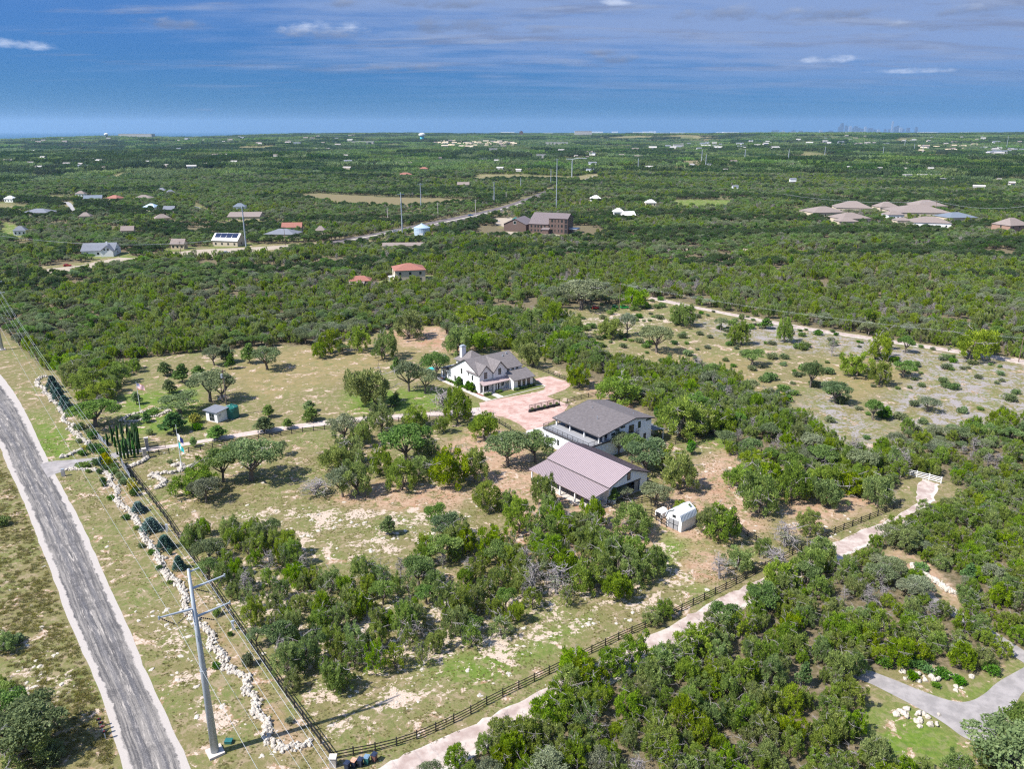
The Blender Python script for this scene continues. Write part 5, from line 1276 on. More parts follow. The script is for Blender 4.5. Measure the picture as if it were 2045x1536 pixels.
# ---------------------------------------------------------------- metal-roofed barn with lean-to
def barn():
    C = (20.3, 148.9); h = empty('barn', (C[0], C[1], 0), 38.5, 'white barn with pale ribbed metal roof and long open lean-to', 'barn'); D = 18.6
    w = MB(); t = .15
    w.prism([(0, 0, 0), (0, 0, 3.9), (5.85, 0, 6.1), (11.7, 0, 3.9), (11.7, 0, 0), (9.5, 0, 0), (9.5, 0, 2.85), (1.7, 0, 2.85), (1.7, 0, 0)], (0, t, 0))
    w.box(0, t, t + .001, D, 0, 3.9); w.box(11.7 - t, 11.7, t + .001, D, 0, 3.9); w.prism([(0, D, 0), (0, D, 3.9), (5.85, D, 6.1), (11.7, D, 3.9), (11.7, D, 0)], (0, t, 0))
    w.box(-5.0, -.002, D * .0 + .3, .45, 0, 2.9) if False else None
    w.build('wall', M_WHITE2, h)
    bt = MB()
    for x in np.arange(.25, 11.6, .4):
        zt = 3.9 + (x / 5.85 * 2.2 if x < 5.85 else (11.7 - x) / 5.85 * 2.2) - .1; z0 = 3.0 if 1.6 < x < 9.6 else 0
        bt.box(x - .02, x + .02, -.03, -.001, z0, zt)
    for y in np.arange(.3, D, .4): bt.box(-.03, -.001, y - .02, y + .02, 0, 3.8)
    tag(bt.build('batten', M_WHITE2, h), kind='stuff')
    MB().box(.16, 11.54, .16, D - .01, 0, .05).build('floor', M_CONC, h)
    roofslab(h, [(-.55, -.6, 3.92), (-.55, D + .6, 3.92), (5.85, D + .6, 6.32), (5.85, -.6, 6.32)], M_PMET, t=.12, ribs=.42, ribm=M_PRIB)
    roofslab(h, [(12.25, -.6, 3.92), (12.25, D + .6, 3.92), (5.853, D + .6, 6.32), (5.853, -.6, 6.32)], M_PMET, t=.12, ribs=.42, ribm=M_PRIB)
    f = MB()
    for x in (-.56, 12.26): f.prism([(x, -.65, 3.72), (5.85, -.65, 6.12), (5.85, -.65, 6.36), (x, -.65, 3.96)], (0, .045, 0))
    f.box(-.62, -.56, -.6, D + .6, 3.72, 3.93); f.build('roof_trim', M_TRIM, h)
    MB().prism([(5.6, -.62, 6.34), (5.85, -.62, 6.42), (6.1, -.62, 6.34)], (0, D + 1.24, 0)).build('ridge_cap', M_PMET, h)
    roofslab(h, [(-5.9, -.55, 2.75), (-5.9, D + .5, 2.75), (-.03, D + .5, 3.78), (-.03, -.55, 3.78)], M_PMET, name='lean_to_roof', t=.1, ribs=.42, ribm=M_PRIB)
    pm = MB().box(-.13, .13, -.13, .13, 0, 2.7).mesh('lean_to_post', M_WHITE)
    for y in (0.0, 4.6, 9.2, 13.9, 18.6): link('lean_to_post', pm, h, loc=(-5.4, y, 0))
    MB().box(-5.5, -.01, .0, D, -.02, .035).build('lean_to_floor', M_CONC, h)
    MB().box(-2.9, -.01, 2.0, 2.12, 0, 3.1).build('partition', M_WHITE2, h)
    d = MB().box(-.14, -.035, 6.0, 9.5, 0, 2.6).build('sliding_door', M_DECK, h); MB().box(-.2, -.14, 6.2, 6.26, 1, 1.4).build('handle', M_BLACK, d)
    MB().box(1.5, 9.7, -.06, -.002, 2.86, 3.05).build('door_header', M_TRIM, h)
    for x, n in ((1.78, 0), (8.1, 1)):     # folded-back half-glazed doors
        dd = MB().box(x, x + .06 + 1.25 * n, .3, .38, .0, 2.8).build('door_leaf', M_DECK, h)
    window(h, (5.85, 0, 3.65), 0, 1.0, 1.75, 1, 2)
    for y in (4, 9, 14): window(h, (11.7, y, 1.4), 90, 1.2, 1.2, 2, 1)
    MB().prism([(11.71, .5, 1.9), (11.71, 5.0, 1.9), (13.6, 5.0, 1.5), (13.6, .5, 1.5)], (0, 0, .08)).build('side_awning', M_GREYR, h)
    # hay and horse tack inside
    for k, (x, y) in enumerate(((3.2, 4.5), (4.6, 4.6), (8.4, 6.5))):
        q = (C[0] + x * math.cos(R(38.5)) - y * math.sin(R(38.5)), C[1] + x * math.sin(R(38.5)) + y * math.cos(R(38.5)))
        b = MB().box(-.6, .6, -.4, .4, 0, .5).box(-.5, .55, -.38, .35, .502, .95).build('straw_bale', M_TAN, None); b.location = (q[0], q[1], .052); b.rotation_euler = (0, 0, R(38)); tag(b, 'straw bale stack standing inside the open barn door', 'bale', 'straw bales in the barn')


barn()


# ---------------------------------------------------------------- gambrel shed, pump house and tank
def shed():
    S = G(1360, 1064); a = 131.6; h = empty('gambrel_shed', (S[0], S[1], 0), a, 'small white gambrel-roofed shed with double grey doors by the pen', 'shed')
    P = [(0, 0), (0, 2.35), (.4, 3.45), (1.85, 4.35), (3.3, 3.45), (3.7, 2.35), (3.7, 0)]; D = 4.6
    MB().prism([(x, 0, z) for x, z in P], (0, -D, 0)).build('wall', M_WHITE, h)
    for i in range(1, 5):
        (x0, z0), (x1, z1) = P[i], P[i + 1]; d = Vector((x1 - x0, 0, z1 - z0)).normalized(); n = Vector((-d.z, 0, d.x)); n = n if n.z > 0 else -n
        p0 = Vector((x0, .25, z0)) + n * .02 - d * (.12 if i in (1, 3, 2, 4) and i == 1 else 0); p1 = Vector((x1, .25, z1)) + n * .02 + d * (.12 if i == 4 else 0)
        m = MB(); m.prism([p0, p1, p1 + n * .07, p0 + n * .07], (0, -D - .5, 0)); m.build('roof', M_WHITE2, h)
    rb = MB()
    for i in (1, 2, 3, 4):
        (x0, z0), (x1, z1) = P[i], P[i + 1]; d = Vector((x1 - x0, 0, z1 - z0)); n = Vector((-d.z, 0, d.x)).normalized(); n = n if n.z > 0 else -n
        for k in range(12): y = .2 - (D + .4) * k / 11; q = Vector((x0, y, z0)) + n * .09; rb.prism([q, q + Vector((0, .05, 0)), q + Vector((0, .05, 0)) + n * .04, q + n * .04], d)
    tag(rb.build('roof_ribs', M_STEEL, h), kind='stuff')
    for x in (.72, 1.86):
        d = MB().box(x, x + 1.1, .002, .06, .08, 2.15).build('door', M_DECK, h); b = MB()
        b.box(x, x + 1.1, .062, .09, 1.05, 1.15).box(x, x + .07, .062, .09, .08, 2.15).box(x + 1.03, x + 1.1, .062, .09, .08, 2.15); b.build('door_trim', M_BLACK, d)
    window(h, (1.85, 0, 2.55), 180, .8, .55, 2, 1)


shed()


def pump_house():
    C = G(435, 845); a = 151; h = empty('pump_house', (C[0], C[1], 0), 62, 'small white pump house with flat grey lean roof beside the green tank', 'shed')
    # x towards the far right, y towards the far left
    MB().prism([(0, 0, 0), (3.4, 0, 0), (3.4, 0, 3.0), (0, 0, 3.0)], (0, 4.2, 0)).prism([(0, 0, 3.001), (3.4, 0, 3.001), (3.4, 0, 3.2)], (0, 4.2, 0)).build('wall', M_WHITE, h)
    MB().slab((-.5, -.5, 3.05), (3.9, -.5, 3.32), (3.9, 4.8, 3.32), (-.5, 4.8, 3.05), t=.14).build('roof', M_GREYR, h)
    window(h, (0, 2.0, .25), -90, 1.9, 2.1, 2, 2, name='door', dark=M_DECK)
    MB().box(.6, 1.2, -.12, -.002, 1.6, 2.2).build('vent_box', M_STEEL, h)
    C = G(465, 833); t = empty('water_tank', (C[0], C[1], 0), 0, 'round dark green plastic water tank beside the white pump house', 'tank'); r = 1.75; H = 3.3; n = 24
    prof = [(r, 0), (r, .1), (r + .04, .3), (r, .5), (r + .04, .9), (r, 1.1), (r + .04, 1.5), (r, 1.7), (r + .04, 2.1), (r, 2.3), (r, H - .5), (r * .93, H - .2), (r * .5, H + .15), (.35, H + .25), (.35, H + .4), (0.01, H + .42)]
    m = MB()
    for rr, z in prof: m.v += [(rr * math.cos(k * 6.2832 / n), rr * math.sin(k * 6.2832 / n), z) for k in range(n)]
    for i in range(len(prof) - 1):
        for k in range(n): m.f.append((i * n + k, i * n + (k + 1) % n, (i + 1) * n + (k + 1) % n, (i + 1) * n + k)); m.m.append(0)
    m.build('tank_shell', M_TANK, t)
    rb = MB()
    for k in range(8): a = k * .785; rb.tube([(r * .92 * math.cos(a), r * .92 * math.sin(a), H - .15), (.4 * math.cos(a), .4 * math.sin(a), H + .27)], .07, 4)
    rb.build('lid_ribs', M_TANK, t); MB().tube([(-r - .1, 0, 0), (-r - .1, 0, H - .3), (-r + .5, 0, H + .1)], .05, 5).build('pipe', M_WHITE, t)


pump_house()


# ---------------------------------------------------------------- flags
def flagpole(px, py, top, label):
    X, Y = G(px, py); H = ZTOP((X, Y), top); p = empty('flagpole', (X, Y, 0), 0, label, 'flagpole')
    MB().tube([(0, 0, 0), (0, 0, H)], [.11, .05], 8).build('pole', M_WHITE, p); MB().tube([(0, 0, H), (0, 0, H + .18)], .1, 8).build('finial', M_STEEL, p)
    MB().tube([(0, 0, 0), (0, 0, .25)], .3, 10).build('base', M_CONC, p); return X, Y, H
def flag(X, Y, z1, w, h, fn, mats, name, label, droop=.25, ang=-15, stars=False):
    nx, ny = 20, 26; m = MB(); ca, sa = math.cos(R(ang)), math.sin(R(ang))
    def P(i, j, o=0): u = i / nx; s = u * w; q = .16 * math.sin(u * 7 + j / ny * 2) * u ** .5 + o; return (s * ca * .93 - q * sa, s * sa * .93 + q * ca, -j / ny * h - droop * u ** 1.3)
    m.v = [P(i, j) for j in range(ny + 1) for i in range(nx + 1)]
    for j in range(ny):
        for i in range(nx): a = j * (nx + 1) + i; m.f.append((a, a + 1, a + nx + 2, a + nx + 1)); m.m.append(fn((i + .5) / nx, (j + .5) / ny))
    o = m.build(name, mats); o.location = (X + .1, Y, z1); tag(o, label, 'flag')
    if stars:
        s = MB()
        for r in range(9):
            for c in range(6 if r % 2 == 0 else 5):
                i = (c + (.5 if r % 2 == 0 else 1)) * .4 * nx / 6; j = (r + .6) * (7 / 13 * ny) / 9.4
                for o2 in (-.012, .012): s.face([Vector(P(i + dx, j + dy, o2)) for dx, dy in ((-.35, 0), (0, .5), (.35, 0), (0, -.5))])
        tag(s.build('stars', M_WHF, o), kind='stuff')
    return o
X, Y, H = flagpole(281, 823, 764, 'tall white flagpole in the stone-edged bed flying the striped flag')
flag(X, Y, H - .15, 2.6, 1.6, lambda u, v: 1 if (u < .4 and v < 7 / 13) else (0 if int(v * 13) % 2 == 0 else 2), [M_REDF, M_BLUEF, M_WHF], 'striped_flag', 'red white and blue starred flag with thirteen stripes on the far flagpole', .45, -20, True)
X, Y, H = flagpole(363, 935, 850, 'white flagpole with two hanging flags near the entrance driveway')
flag(X, Y, ZTOP((X, Y), 866), 1.9, 1.5, lambda u, v: 1 if u > .5 else 0, [M_WHF, M_BLUEF], 'navy_and_white_flag', 'navy and white flag, upper of the two on the nearer flagpole', .9, -35)
flag(X, Y, ZTOP((X, Y), 883), 1.9, 1.5, lambda u, v: 1 if (.35 < u < .62 and .3 < v < .7) else 0, [M_TEALF, M_WHF], 'teal_flag', 'teal flag with white patch, lower of the two on the nearer flagpole', 1.0, -40)


# ---------------------------------------------------------------- power lines
def steel_pole(X, Y, H, ang, label, arms=((.985, 2.2, 0), (.90, 3.9, 1), (.80, 3.9, -1), (.755, 4.1, 1)), cut=False):
    p = empty('transmission_pole', (X, Y, 0), ang, label, 'power pole', 'steel poles along the paved road'); k = H
    MB().tube([(0, 0, .3), (0, 0, H * .5), (0, 0, H)], [.52, .36, .17], 12).build('shaft', M_STEEL, p, smooth=True)
    MB().tube([(0, 0, H * .47), (0, 0, H * .475)], .42, 12).build('collar', M_STEEL, p)
    MB().box(-.95, .95, -.95, .95, -.2, .32).build('concrete_base', M_CONC, p)
    tips = []
    for f, L, s in arms:
        if s == 0: MB().tube([(.1, 0, H * f), (L * .55, 0, H * f + .12)], [.12, .08], 8).build('arm', M_STEEL, p); tips.append(Vector((L * .55, 0, H * f + .1))); continue
        a = MB().tube([(0, 0, H * f), (s * L, 0, H * f + .35)], [.17, .09], 8).build('arm', M_STEEL, p); MB().tube([(s * L, 0, H * f + .55), (s * L, 0, H * f + .1)], .1, 6).build('end_plate', M_STEEL, a)
        w = Vector((s * L * .55, 0, H * f - 1.35))
        for e in (Vector((s * L * .97, 0, H * f + .25)), Vector((s * .4, 0, H * f - .2))):
            i = MB(); n = 7
            for q in range(n): c = e.lerp(w, .12 + .8 * q / n); c2 = e.lerp(w, .12 + .8 * (q + .45) / n); i.tube([c, c2], .085, 6)
            i.tube([e, w], .025, 4); i.build('insulator', M_TRIM, p)
        tips.append(w)
    M = Matrix.Translation((X, Y, 0)) @ Matrix.Rotation(R(ang), 4, 'Z'); return [M @ t for t in tips]
def wire(a, b, sag, label, group, r=.017, n=24, cat='power line', name='power_line'):
    a = Vector(a); b = Vector(b); pts = [a.lerp(b, i / n) - Vector((0, 0, 4 * sag * (i / n) * (1 - i / n))) for i in range(n + 1)]
    o = MB().tube(pts, r, 4).build(name, M_WIRE); return tag(o, label, cat, group)
P1 = G(430, 1505); P2 = G(5, 699); dv = Vector((P2[0] - P1[0], P2[1] - P1[1])); la = math.degrees(math.atan2(dv.y, dv.x)); H1 = ZTOP(P1, 1137)
t1 = steel_pole(P1[0], P1[1], H1, la - 90, 'tall grey steel pole with four arms standing at the near roadside wall')
t2 = steel_pole(P2[0], P2[1], H1, la - 90, 'grey steel pole at the far left edge beside the road verge')
P0 = (P1[0] - dv.x * .8, P1[1] - dv.y * .8); t0 = [t - Vector((dv.x * .8, dv.y * .8, 0)) for t in t1]; t3 = [t + Vector((dv.x, dv.y, 0)) for t in t2]
for k, nm in enumerate(('topmost', 'upper', 'roadside', 'lower')):
    wire(t1[k], t2[k], 2.6, '%s power line sagging between the two grey steel poles' % nm, 'lines on the steel poles')
    wire(t1[k], t0[k], 2.0, '%s power line running from the near steel pole out of the picture bottom' % nm, 'lines on the steel poles')
    wire(t2[k], t3[k], 2.6, '%s power line leaving the far left steel pole' % nm, 'lines on the steel poles')
# lower distribution line beside it, above the bed
for k, off in enumerate((3.1, 4.4)):
    n_ = Vector((dv.y, -dv.x)).normalized() * off; a = (P1[0] - dv.x * .25 + n_.x, P1[1] - dv.y * .25 + n_.y, 9 + k * .8); b = (P2[0] + dv.x * .3 + n_.x, P2[1] + dv.y * .3 + n_.y, 9 + k * .8)
    wire(a, b, 2.0, '%s thin low wire strung above the roadside bed' % ('first', 'second')[k], 'low wires over the bed', .014)


def wood_pole(px, py, top, label, arm=True, mt=M_WOODP, group=None, r=.16, name='utility_pole', ang=20, extras=0):
    X, Y = G(px, py); z0 = float(T(X, Y)); H = ZTOP((X, Y), top) - z0; p = empty(name, (X, Y, z0), ang, label, 'power pole', group)
    MB().tube([(0, 0, -.3), (0, 0, H)], [r, r * .7], 7).build('shaft', mt, p)
    if arm:
        for q in range(1 + extras): MB().box(-1.3, 1.3, -.07, .07, H - .8 - q * 1.4, H - .62 - q * 1.4).build('crossarm', mt, p)
    return X, Y, z0 + H, p
X, Y, Z, p = wood_pole(455, 831, 737, 'dark utility pole with white conduit behind the green water tank', True, ang=70)
MB().tube([(.25, .1, 0), (.25, .1, Z * .86)], .06, 5).build('conduit', M_WHITE, p); MB().tube([(-.5, 0, Z - 2.4), (-.5, 0, Z - 1.3)], .28, 8).build('transformer', M_STEEL, p)
a = wood_pole(1237, 615, 564, 'brown utility pole at the far edge of the rocky meadow', True, ang=60); b = wood_pole(2034, 723, 672, 'brown utility pole by the back road at the right edge', True, ang=60)
c = wood_pole(940, 540, 520, 'small brown utility pole rising out of the woods', True, ang=60)
for k in (-1, 1):
    wire((a[0] + k, a[1], a[2] - .6), (b[0] + k, b[1], b[2] - .6), 2.2, '%s wire crossing above the rocky meadow' % ('left', 'right')[k > 0], 'meadow wires', .010)
    wire((a[0] + k, a[1], a[2] - .6), (c[0] + k, c[1], c[2] - .6), 2.2, '%s wire running back from the meadow pole into the woods' % ('left', 'right')[k > 0], 'meadow wires', .010)


# ---------------------------------------------------------------- fences, walls, gate
fence('rail_fence', [(662, 1519), (716, 1508), (768, 1498), (819, 1483), (878, 1458), (931, 1432), (983, 1402), (1033, 1378), (1080, 1355), (1170, 1310), (1248, 1272), (1288, 1255), (1330, 1236), (1397, 1203), (1464, 1170), (1525, 1137), (1581, 1109), (1668, 1065), (1735, 1038), (1779, 1020), (1797, 1010)],
      'long black three-rail fence along the pale gravel lane')
fence('rail_fence', [(660, 1512), (560, 1375), (470, 1245), (400, 1142), (330, 1035), (255, 936)], 'black three-rail fence behind the roadside planting bed', bay=2.75)
fence('rail_fence', [(298, 912), (338, 906)], 'short black rail fence beside the entrance gate', bay=2.5)
fence('rail_fence', [(377, 904), (480, 885), (600, 864), (716, 851), (805, 842), (880, 838), (940, 836)], 'black rail fence following the lower edge of the driveway')
fence('rail_fence', [(977, 833), (989, 843), (1002, 849), (1020, 861)], 'black rail fence at the curved lawn below the paved court')
fence('rail_fence', [(1042, 727), (1070, 737), (1100, 748), (1133, 761), (1150, 768)], 'black rail fence behind the paved court and the white house')
fence('rail_fence', [(1130, 811), (1134, 804), (1165, 796), (1205, 788)], 'black rail fence between the court and the deck house roof')
fence('rail_fence', [(1308, 886), (1330, 891), (1392, 881), (1424, 874)], 'black rail fence right of the deck house terrace')
fence('rail_fence', [(1424, 874), (1476, 884), (1500, 899), (1560, 925), (1640, 962), (1740, 1003)], 'black rail fence under the trees towards the meadow', bay=3)
fence('rail_fence', [(1470, 1050), (1488, 1068), (1500, 1078), (1530, 1092)], 'short black rail fence near the lime green plant', bay=2.4)
fence('pen_fence', [(1213, 1009), (1228, 1018), (1241, 1026)], 'black pen fence from the barn corner', bay=1.7, h=1.5)
fence('pen_fence', [(1250, 1013), (1287, 1004), (1298, 1002)], 'black pen fence in front of the open barn door', bay=2.2, h=1.5)
fence('pen_fence', [(1288, 1034), (1300, 1032), (1316, 1044), (1331, 1053)], 'black pen fence joined to the white gambrel shed', bay=1.7, h=1.9)
fence('pen_fence', [(1300, 1012), (1322, 1022), (1334, 1030)], 'black pen fence behind the animal hut', bay=1.7, h=1.9)
fence('board_fence', [(1806, 948), (1828, 953), (1850, 958), (1879, 966)], 'white four-rail gate fence across the end of the gravel lane', M_WHITE, h=1.6, bay=3, rails=4)
# animal hut inside the pen
q = G(1322, 1036); hh = empty('animal_hut', (q[0], q[1], 0), 130, 'small white animal hut with open front inside the pen', 'hut')
MB().prism([(0, 0, 0), (0, 0, 1.1), (.5, 0, 1.6), (1.3, 0, 1.6), (1.8, 0, 1.1), (1.8, 0, 0)], (0, -1.8, 0)).build('shell', M_WHITE, hh); MB().box(.35, 1.45, .002, .04, .02, 1.0).build('opening_shade_panel', M_BLACK, hh)  # black plate on the closed shell paints the shade inside the open front
q = G(1225, 1005); o = MB().tube([(0, 0, 0), (0, 0, .7)], [.5, .55], 12).build('water_trough', M_WHITE); o.location = (q[0], q[1], 0); tag(o, 'round white water trough beside the barn corner', 'trough')

STONES = [rock_mesh(s, .42, M_STONE) for s in (1, 2, 3, 4, 5)]
def stone_wall(pts, label, width=.9, name='stone_wall', near=170, dens=6.5, big=1.0):
    """heaped limestone: the stones that show singly are parts, the small filling is one part"""
    W = np.array([G(*p) for p in pts]); L = np.hypot(*np.diff(W, axis=0).T).sum(); n = int(L * dens); Q = resample(W, n); g = np.random.default_rng(n)
    root = empty(name, (Q[0][0], Q[0][1], 0), 0, label, 'wall'); f = MB(); cnt = 0
    step = max(1, n // near)
    for i in range(n):
        off = g.normal() * width * .34; d = Q[min(i + 1, n - 1)] - Q[max(i - 1, 0)]; d = d / (np.hypot(*d) + 1e-6); p = Q[i] + np.array([-d[1], d[0]]) * off
        s = (.55 + .75 * g.random()) * big; z = max(0, .42 - abs(off) * .6) * g.random() * big
        if i % step == 0 and cnt < 290:
            cnt += 1; link('stone', STONES[i % 5], root, loc=(p[0] - Q[0][0], p[1] - Q[0][1], z + .05), rot=(g.normal() * .3, g.normal() * .3, g.random() * 6.28), scale=(s * 1.15, s * .95, s * .9))
        else:
            me = STONES[i % 5]; M = Matrix.Translation((p[0] - Q[0][0], p[1] - Q[0][1], z)) @ Matrix.Rotation(g.random() * 6.28, 4, 'Z') @ Matrix.Rotation(g.normal() * .3, 4, 'X') @ Matrix.Scale(s * .85, 4)
            b = len(f.v); f.v += [tuple(M @ v.co) for v in me.vertices]; f.f += [tuple(b + q for q in pl.vertices) for pl in me.polygons]; f.m += [0] * len(me.polygons)
    if f.f: tag(f.build('small_stones', M_STONE, root), kind='stuff')
    return root
WALL_A = [(136, 938), (155, 938), (181, 939), (200, 940), (216, 948), (223, 957), (216, 965), (229, 972), (235, 981), (229, 991), (234, 1002), (248, 1013), (261, 1023), (270, 1035), (275, 1045), (286, 1060), (286, 1074), (298, 1088), (308, 1103), (322, 1120), (322, 1135), (334, 1150), (355, 1165), (369, 1190), (369, 1210), (380, 1230), (402, 1251), (425, 1270), (420, 1290),
          (442, 1304), (448, 1318), (443, 1334), (471, 1346), (496, 1358), (492, 1382), (514, 1398), (507, 1424), (536, 1441), (534, 1474), (560, 1497), (600, 1493), (622, 1482)]
stone_wall(WALL_A, 'long winding wall of heaped white limestone between the road verge and the estate', .95, near=285, dens=12.5, big=.72)
stone_wall([(121, 915), (136, 911), (151, 904), (164, 899)], 'short white stone wall at the far side of the entrance apron', .7, near=40)
stone_wall([(175, 888), (172, 882), (162, 877), (157, 868), (143, 861), (140, 856), (149, 849), (137, 848), (128, 843), (126, 838), (129, 824), (117, 818), (123, 812), (103, 801), (100, 789), (88, 786), (91, 777), (76, 771), (73, 760), (82, 754), (94, 752)], 'winding white boulder wall beyond the entrance towards the far corner', .9, near=160, big=.85)
stone_wall([(242, 842), (252, 833), (275, 826), (302, 820), (325, 816), (338, 820), (325, 828), (296, 836), (270, 842), (248, 843)], 'oval limestone edging of the bed around the far flagpole', .9, near=110, dens=6, big=.7)
stone_wall([(300, 951), (318, 956), (328, 962), (322, 972), (314, 977)], 'small forked white stone pile below the nearer flagpole', 1.0, near=50, dens=7)
stone_wall([(302, 949), (330, 946), (350, 945)], 'thin line of white stones left of the nearer flagpole', .5, near=30, dens=4)
stone_wall([(348, 932), (356, 928), (364, 931), (366, 938), (356, 941)], 'round stone heap at the foot of the nearer flagpole', .9, near=40, dens=8)
stone_wall([(368, 938), (380, 934), (395, 931)], 'short stone edging right of the nearer flagpole', .5, near=20, dens=4)
stone_wall([(252, 937), (268, 930), (285, 924), (294, 915)], 'low curved limestone wall enclosing the cactus bed', .6, near=60, dens=7)
stone_wall([(1822, 1131), (1826, 1140), (1850, 1152), (1872, 1165), (1888, 1180), (1905, 1187)], 'pale stone edging curving beside the side drive', .45, near=80, dens=5)
stone_wall([(1785, 1333), (1810, 1340), (1850, 1355), (1870, 1362), (1895, 1355), (1930, 1370)], 'scattered white boulders among the prickly pears by the side drive', 3.6, near=80, dens=3.2, big=.85)
stone_wall([(1790, 1425), (1815, 1433), (1830, 1428), (1850, 1440), (1870, 1452)], 'white boulder group on the grass below the side drive', 2.6, near=60, dens=3.5, big=.9)


def entrance():
    # stone columns, curved dark gate wall and the sliding gate
    for k, (px, py) in enumerate(((290, 915), (294, 893))):
        X, Y = G(px, py); c = empty('gate_column', (X, Y, 0), 30, 'square limestone gate column with white cap, %s of the two at the driveway entrance' % ('nearer', 'farther')[k], 'column')
        MB().box(-.4, .4, -.4, .4, 0, 2.3).build('shaft', M_STONE, c); MB().box(-.5, .5, -.5, .5, 2.302, 2.5).build('cap', M_CONC, c)
    a = G(300, 897); g = empty('driveway_gate', (a[0], a[1], 0), 12, 'dark metal gate standing open at the start of the driveway', 'gate')
    MB().box(0, 3.6, -.03, .03, .1, .18).box(0, 3.6, -.03, .03, 1.6, 1.68).box(0, .08, -.03, .03, .18, 1.6).box(3.52, 3.6, -.03, .03, .18, 1.6).build('gate_frame', M_BLACK, g)
    for k in range(13): link('bar', MB().box(-.015, .015, -.015, .015, .18, 1.6).mesh('bar', M_BLACK) if k == 0 else bpy.data.meshes['bar'], g, loc=(.3 + k * .25, 0, 0))
    # dark blue-grey screen wall running along the bed
    for k, (p0, p1, nm) in enumerate((((243, 926), (262, 962), 'near'), ((196, 876), (214, 892), 'far'))):
        A_ = G(*p0); B_ = G(*p1); d = math.hypot(B_[0] - A_[0], B_[1] - A_[1]); o = empty('screen_fence', (A_[0], A_[1], 0), math.degrees(math.atan2(B_[1] - A_[1], B_[0] - A_[0])), '%s dark blue-grey screen fence panel behind the entrance bed' % nm, 'fence')
        MB().box(0, d, -.05, .05, .1, 1.5).build('panel', M_GREYR, o)
        for q in range(4): MB().box(d * q / 3 - .08, d * q / 3 + .08, -.08, .08, 0, 1.7).build('post', M_BLACK, o)
    # tall columnar cacti
    rc = random.Random(3); cm = []
    for s in range(3):
        m = MB(); n = 10; Hh = 4.6
        for z, r in ((0, .16), (.5, .22), (Hh * .5, .24), (Hh * .9, .2), (Hh, .06)):
            for k in range(n * 2): rr = r * (1 if k % 2 else .78); m.v.append((rr * math.cos(k * 3.1416 / n) + .08 * math.sin(z + s), rr * math.sin(k * 3.1416 / n) + .06 * math.cos(z * 1.3 + s), z))
        for i in range(4):
            for k in range(2 * n): a_ = i * 2 * n + k; b_ = i * 2 * n + (k + 1) % (2 * n); m.f.append((a_, b_, b_ + 2 * n, a_ + 2 * n)); m.m.append(0)
        if s: m.tube([(.2, 0, 1.6), (.6, .1, 1.8), (.65, .1, 3.6)], [.16, .18, .08], 8)
        if s > 1: m.tube([(-.2, 0, 2.0), (-.6, -.2, 2.2), (-.62, -.2, 3.9)], [.15, .17, .08], 8)
        cm.append(m.mesh('cactus', M_CAC, True))
    spots = [(225, 883, 1.0), (236, 880, .9), (246, 882, 1.1), (257, 880, 1.0), (268, 884, 1.2), (272, 890, 1.25), (276, 893, 1.3), (279, 897, 1.3), (274, 900, 1.3), (268, 905, 1.1), (262, 910, 1.0), (256, 915, 1.1), (249, 917, 1.1), (243, 922, 1.0), (252, 905, .9), (240, 905, .8), (277, 908, 1.3), (270, 914, 1.0), (231, 893, .6), (261, 897, 1.0), (215, 887, .6)]
    for k, (px, py, s) in enumerate(spots):
        X, Y = G(px, py); o = link('column_cactus', cm[k % 3]); o.location = (X, Y, 0); o.scale = (1.25, 1.25, s); o.rotation_euler = (0, 0, rc.random() * 6)
        tag(o, 'tall green columnar cactus in the entrance bed beside the stone gate', 'cactus', 'columnar cacti in the entrance bed')
    # mailbox pedestal
    X, Y = G(127, 951); m = empty('mailbox_pedestal', (X, Y, 0), 20, 'grey stone mailbox pedestal at the corner of the entrance apron', 'mailbox'); MB().box(-.35, .35, -.35, .35, 0, 1.5).build('pedestal', M_CONC, m); MB().box(-.3, .3, -.28, .28, 1.502, 1.75).build('mailbox', M_STEEL, m)


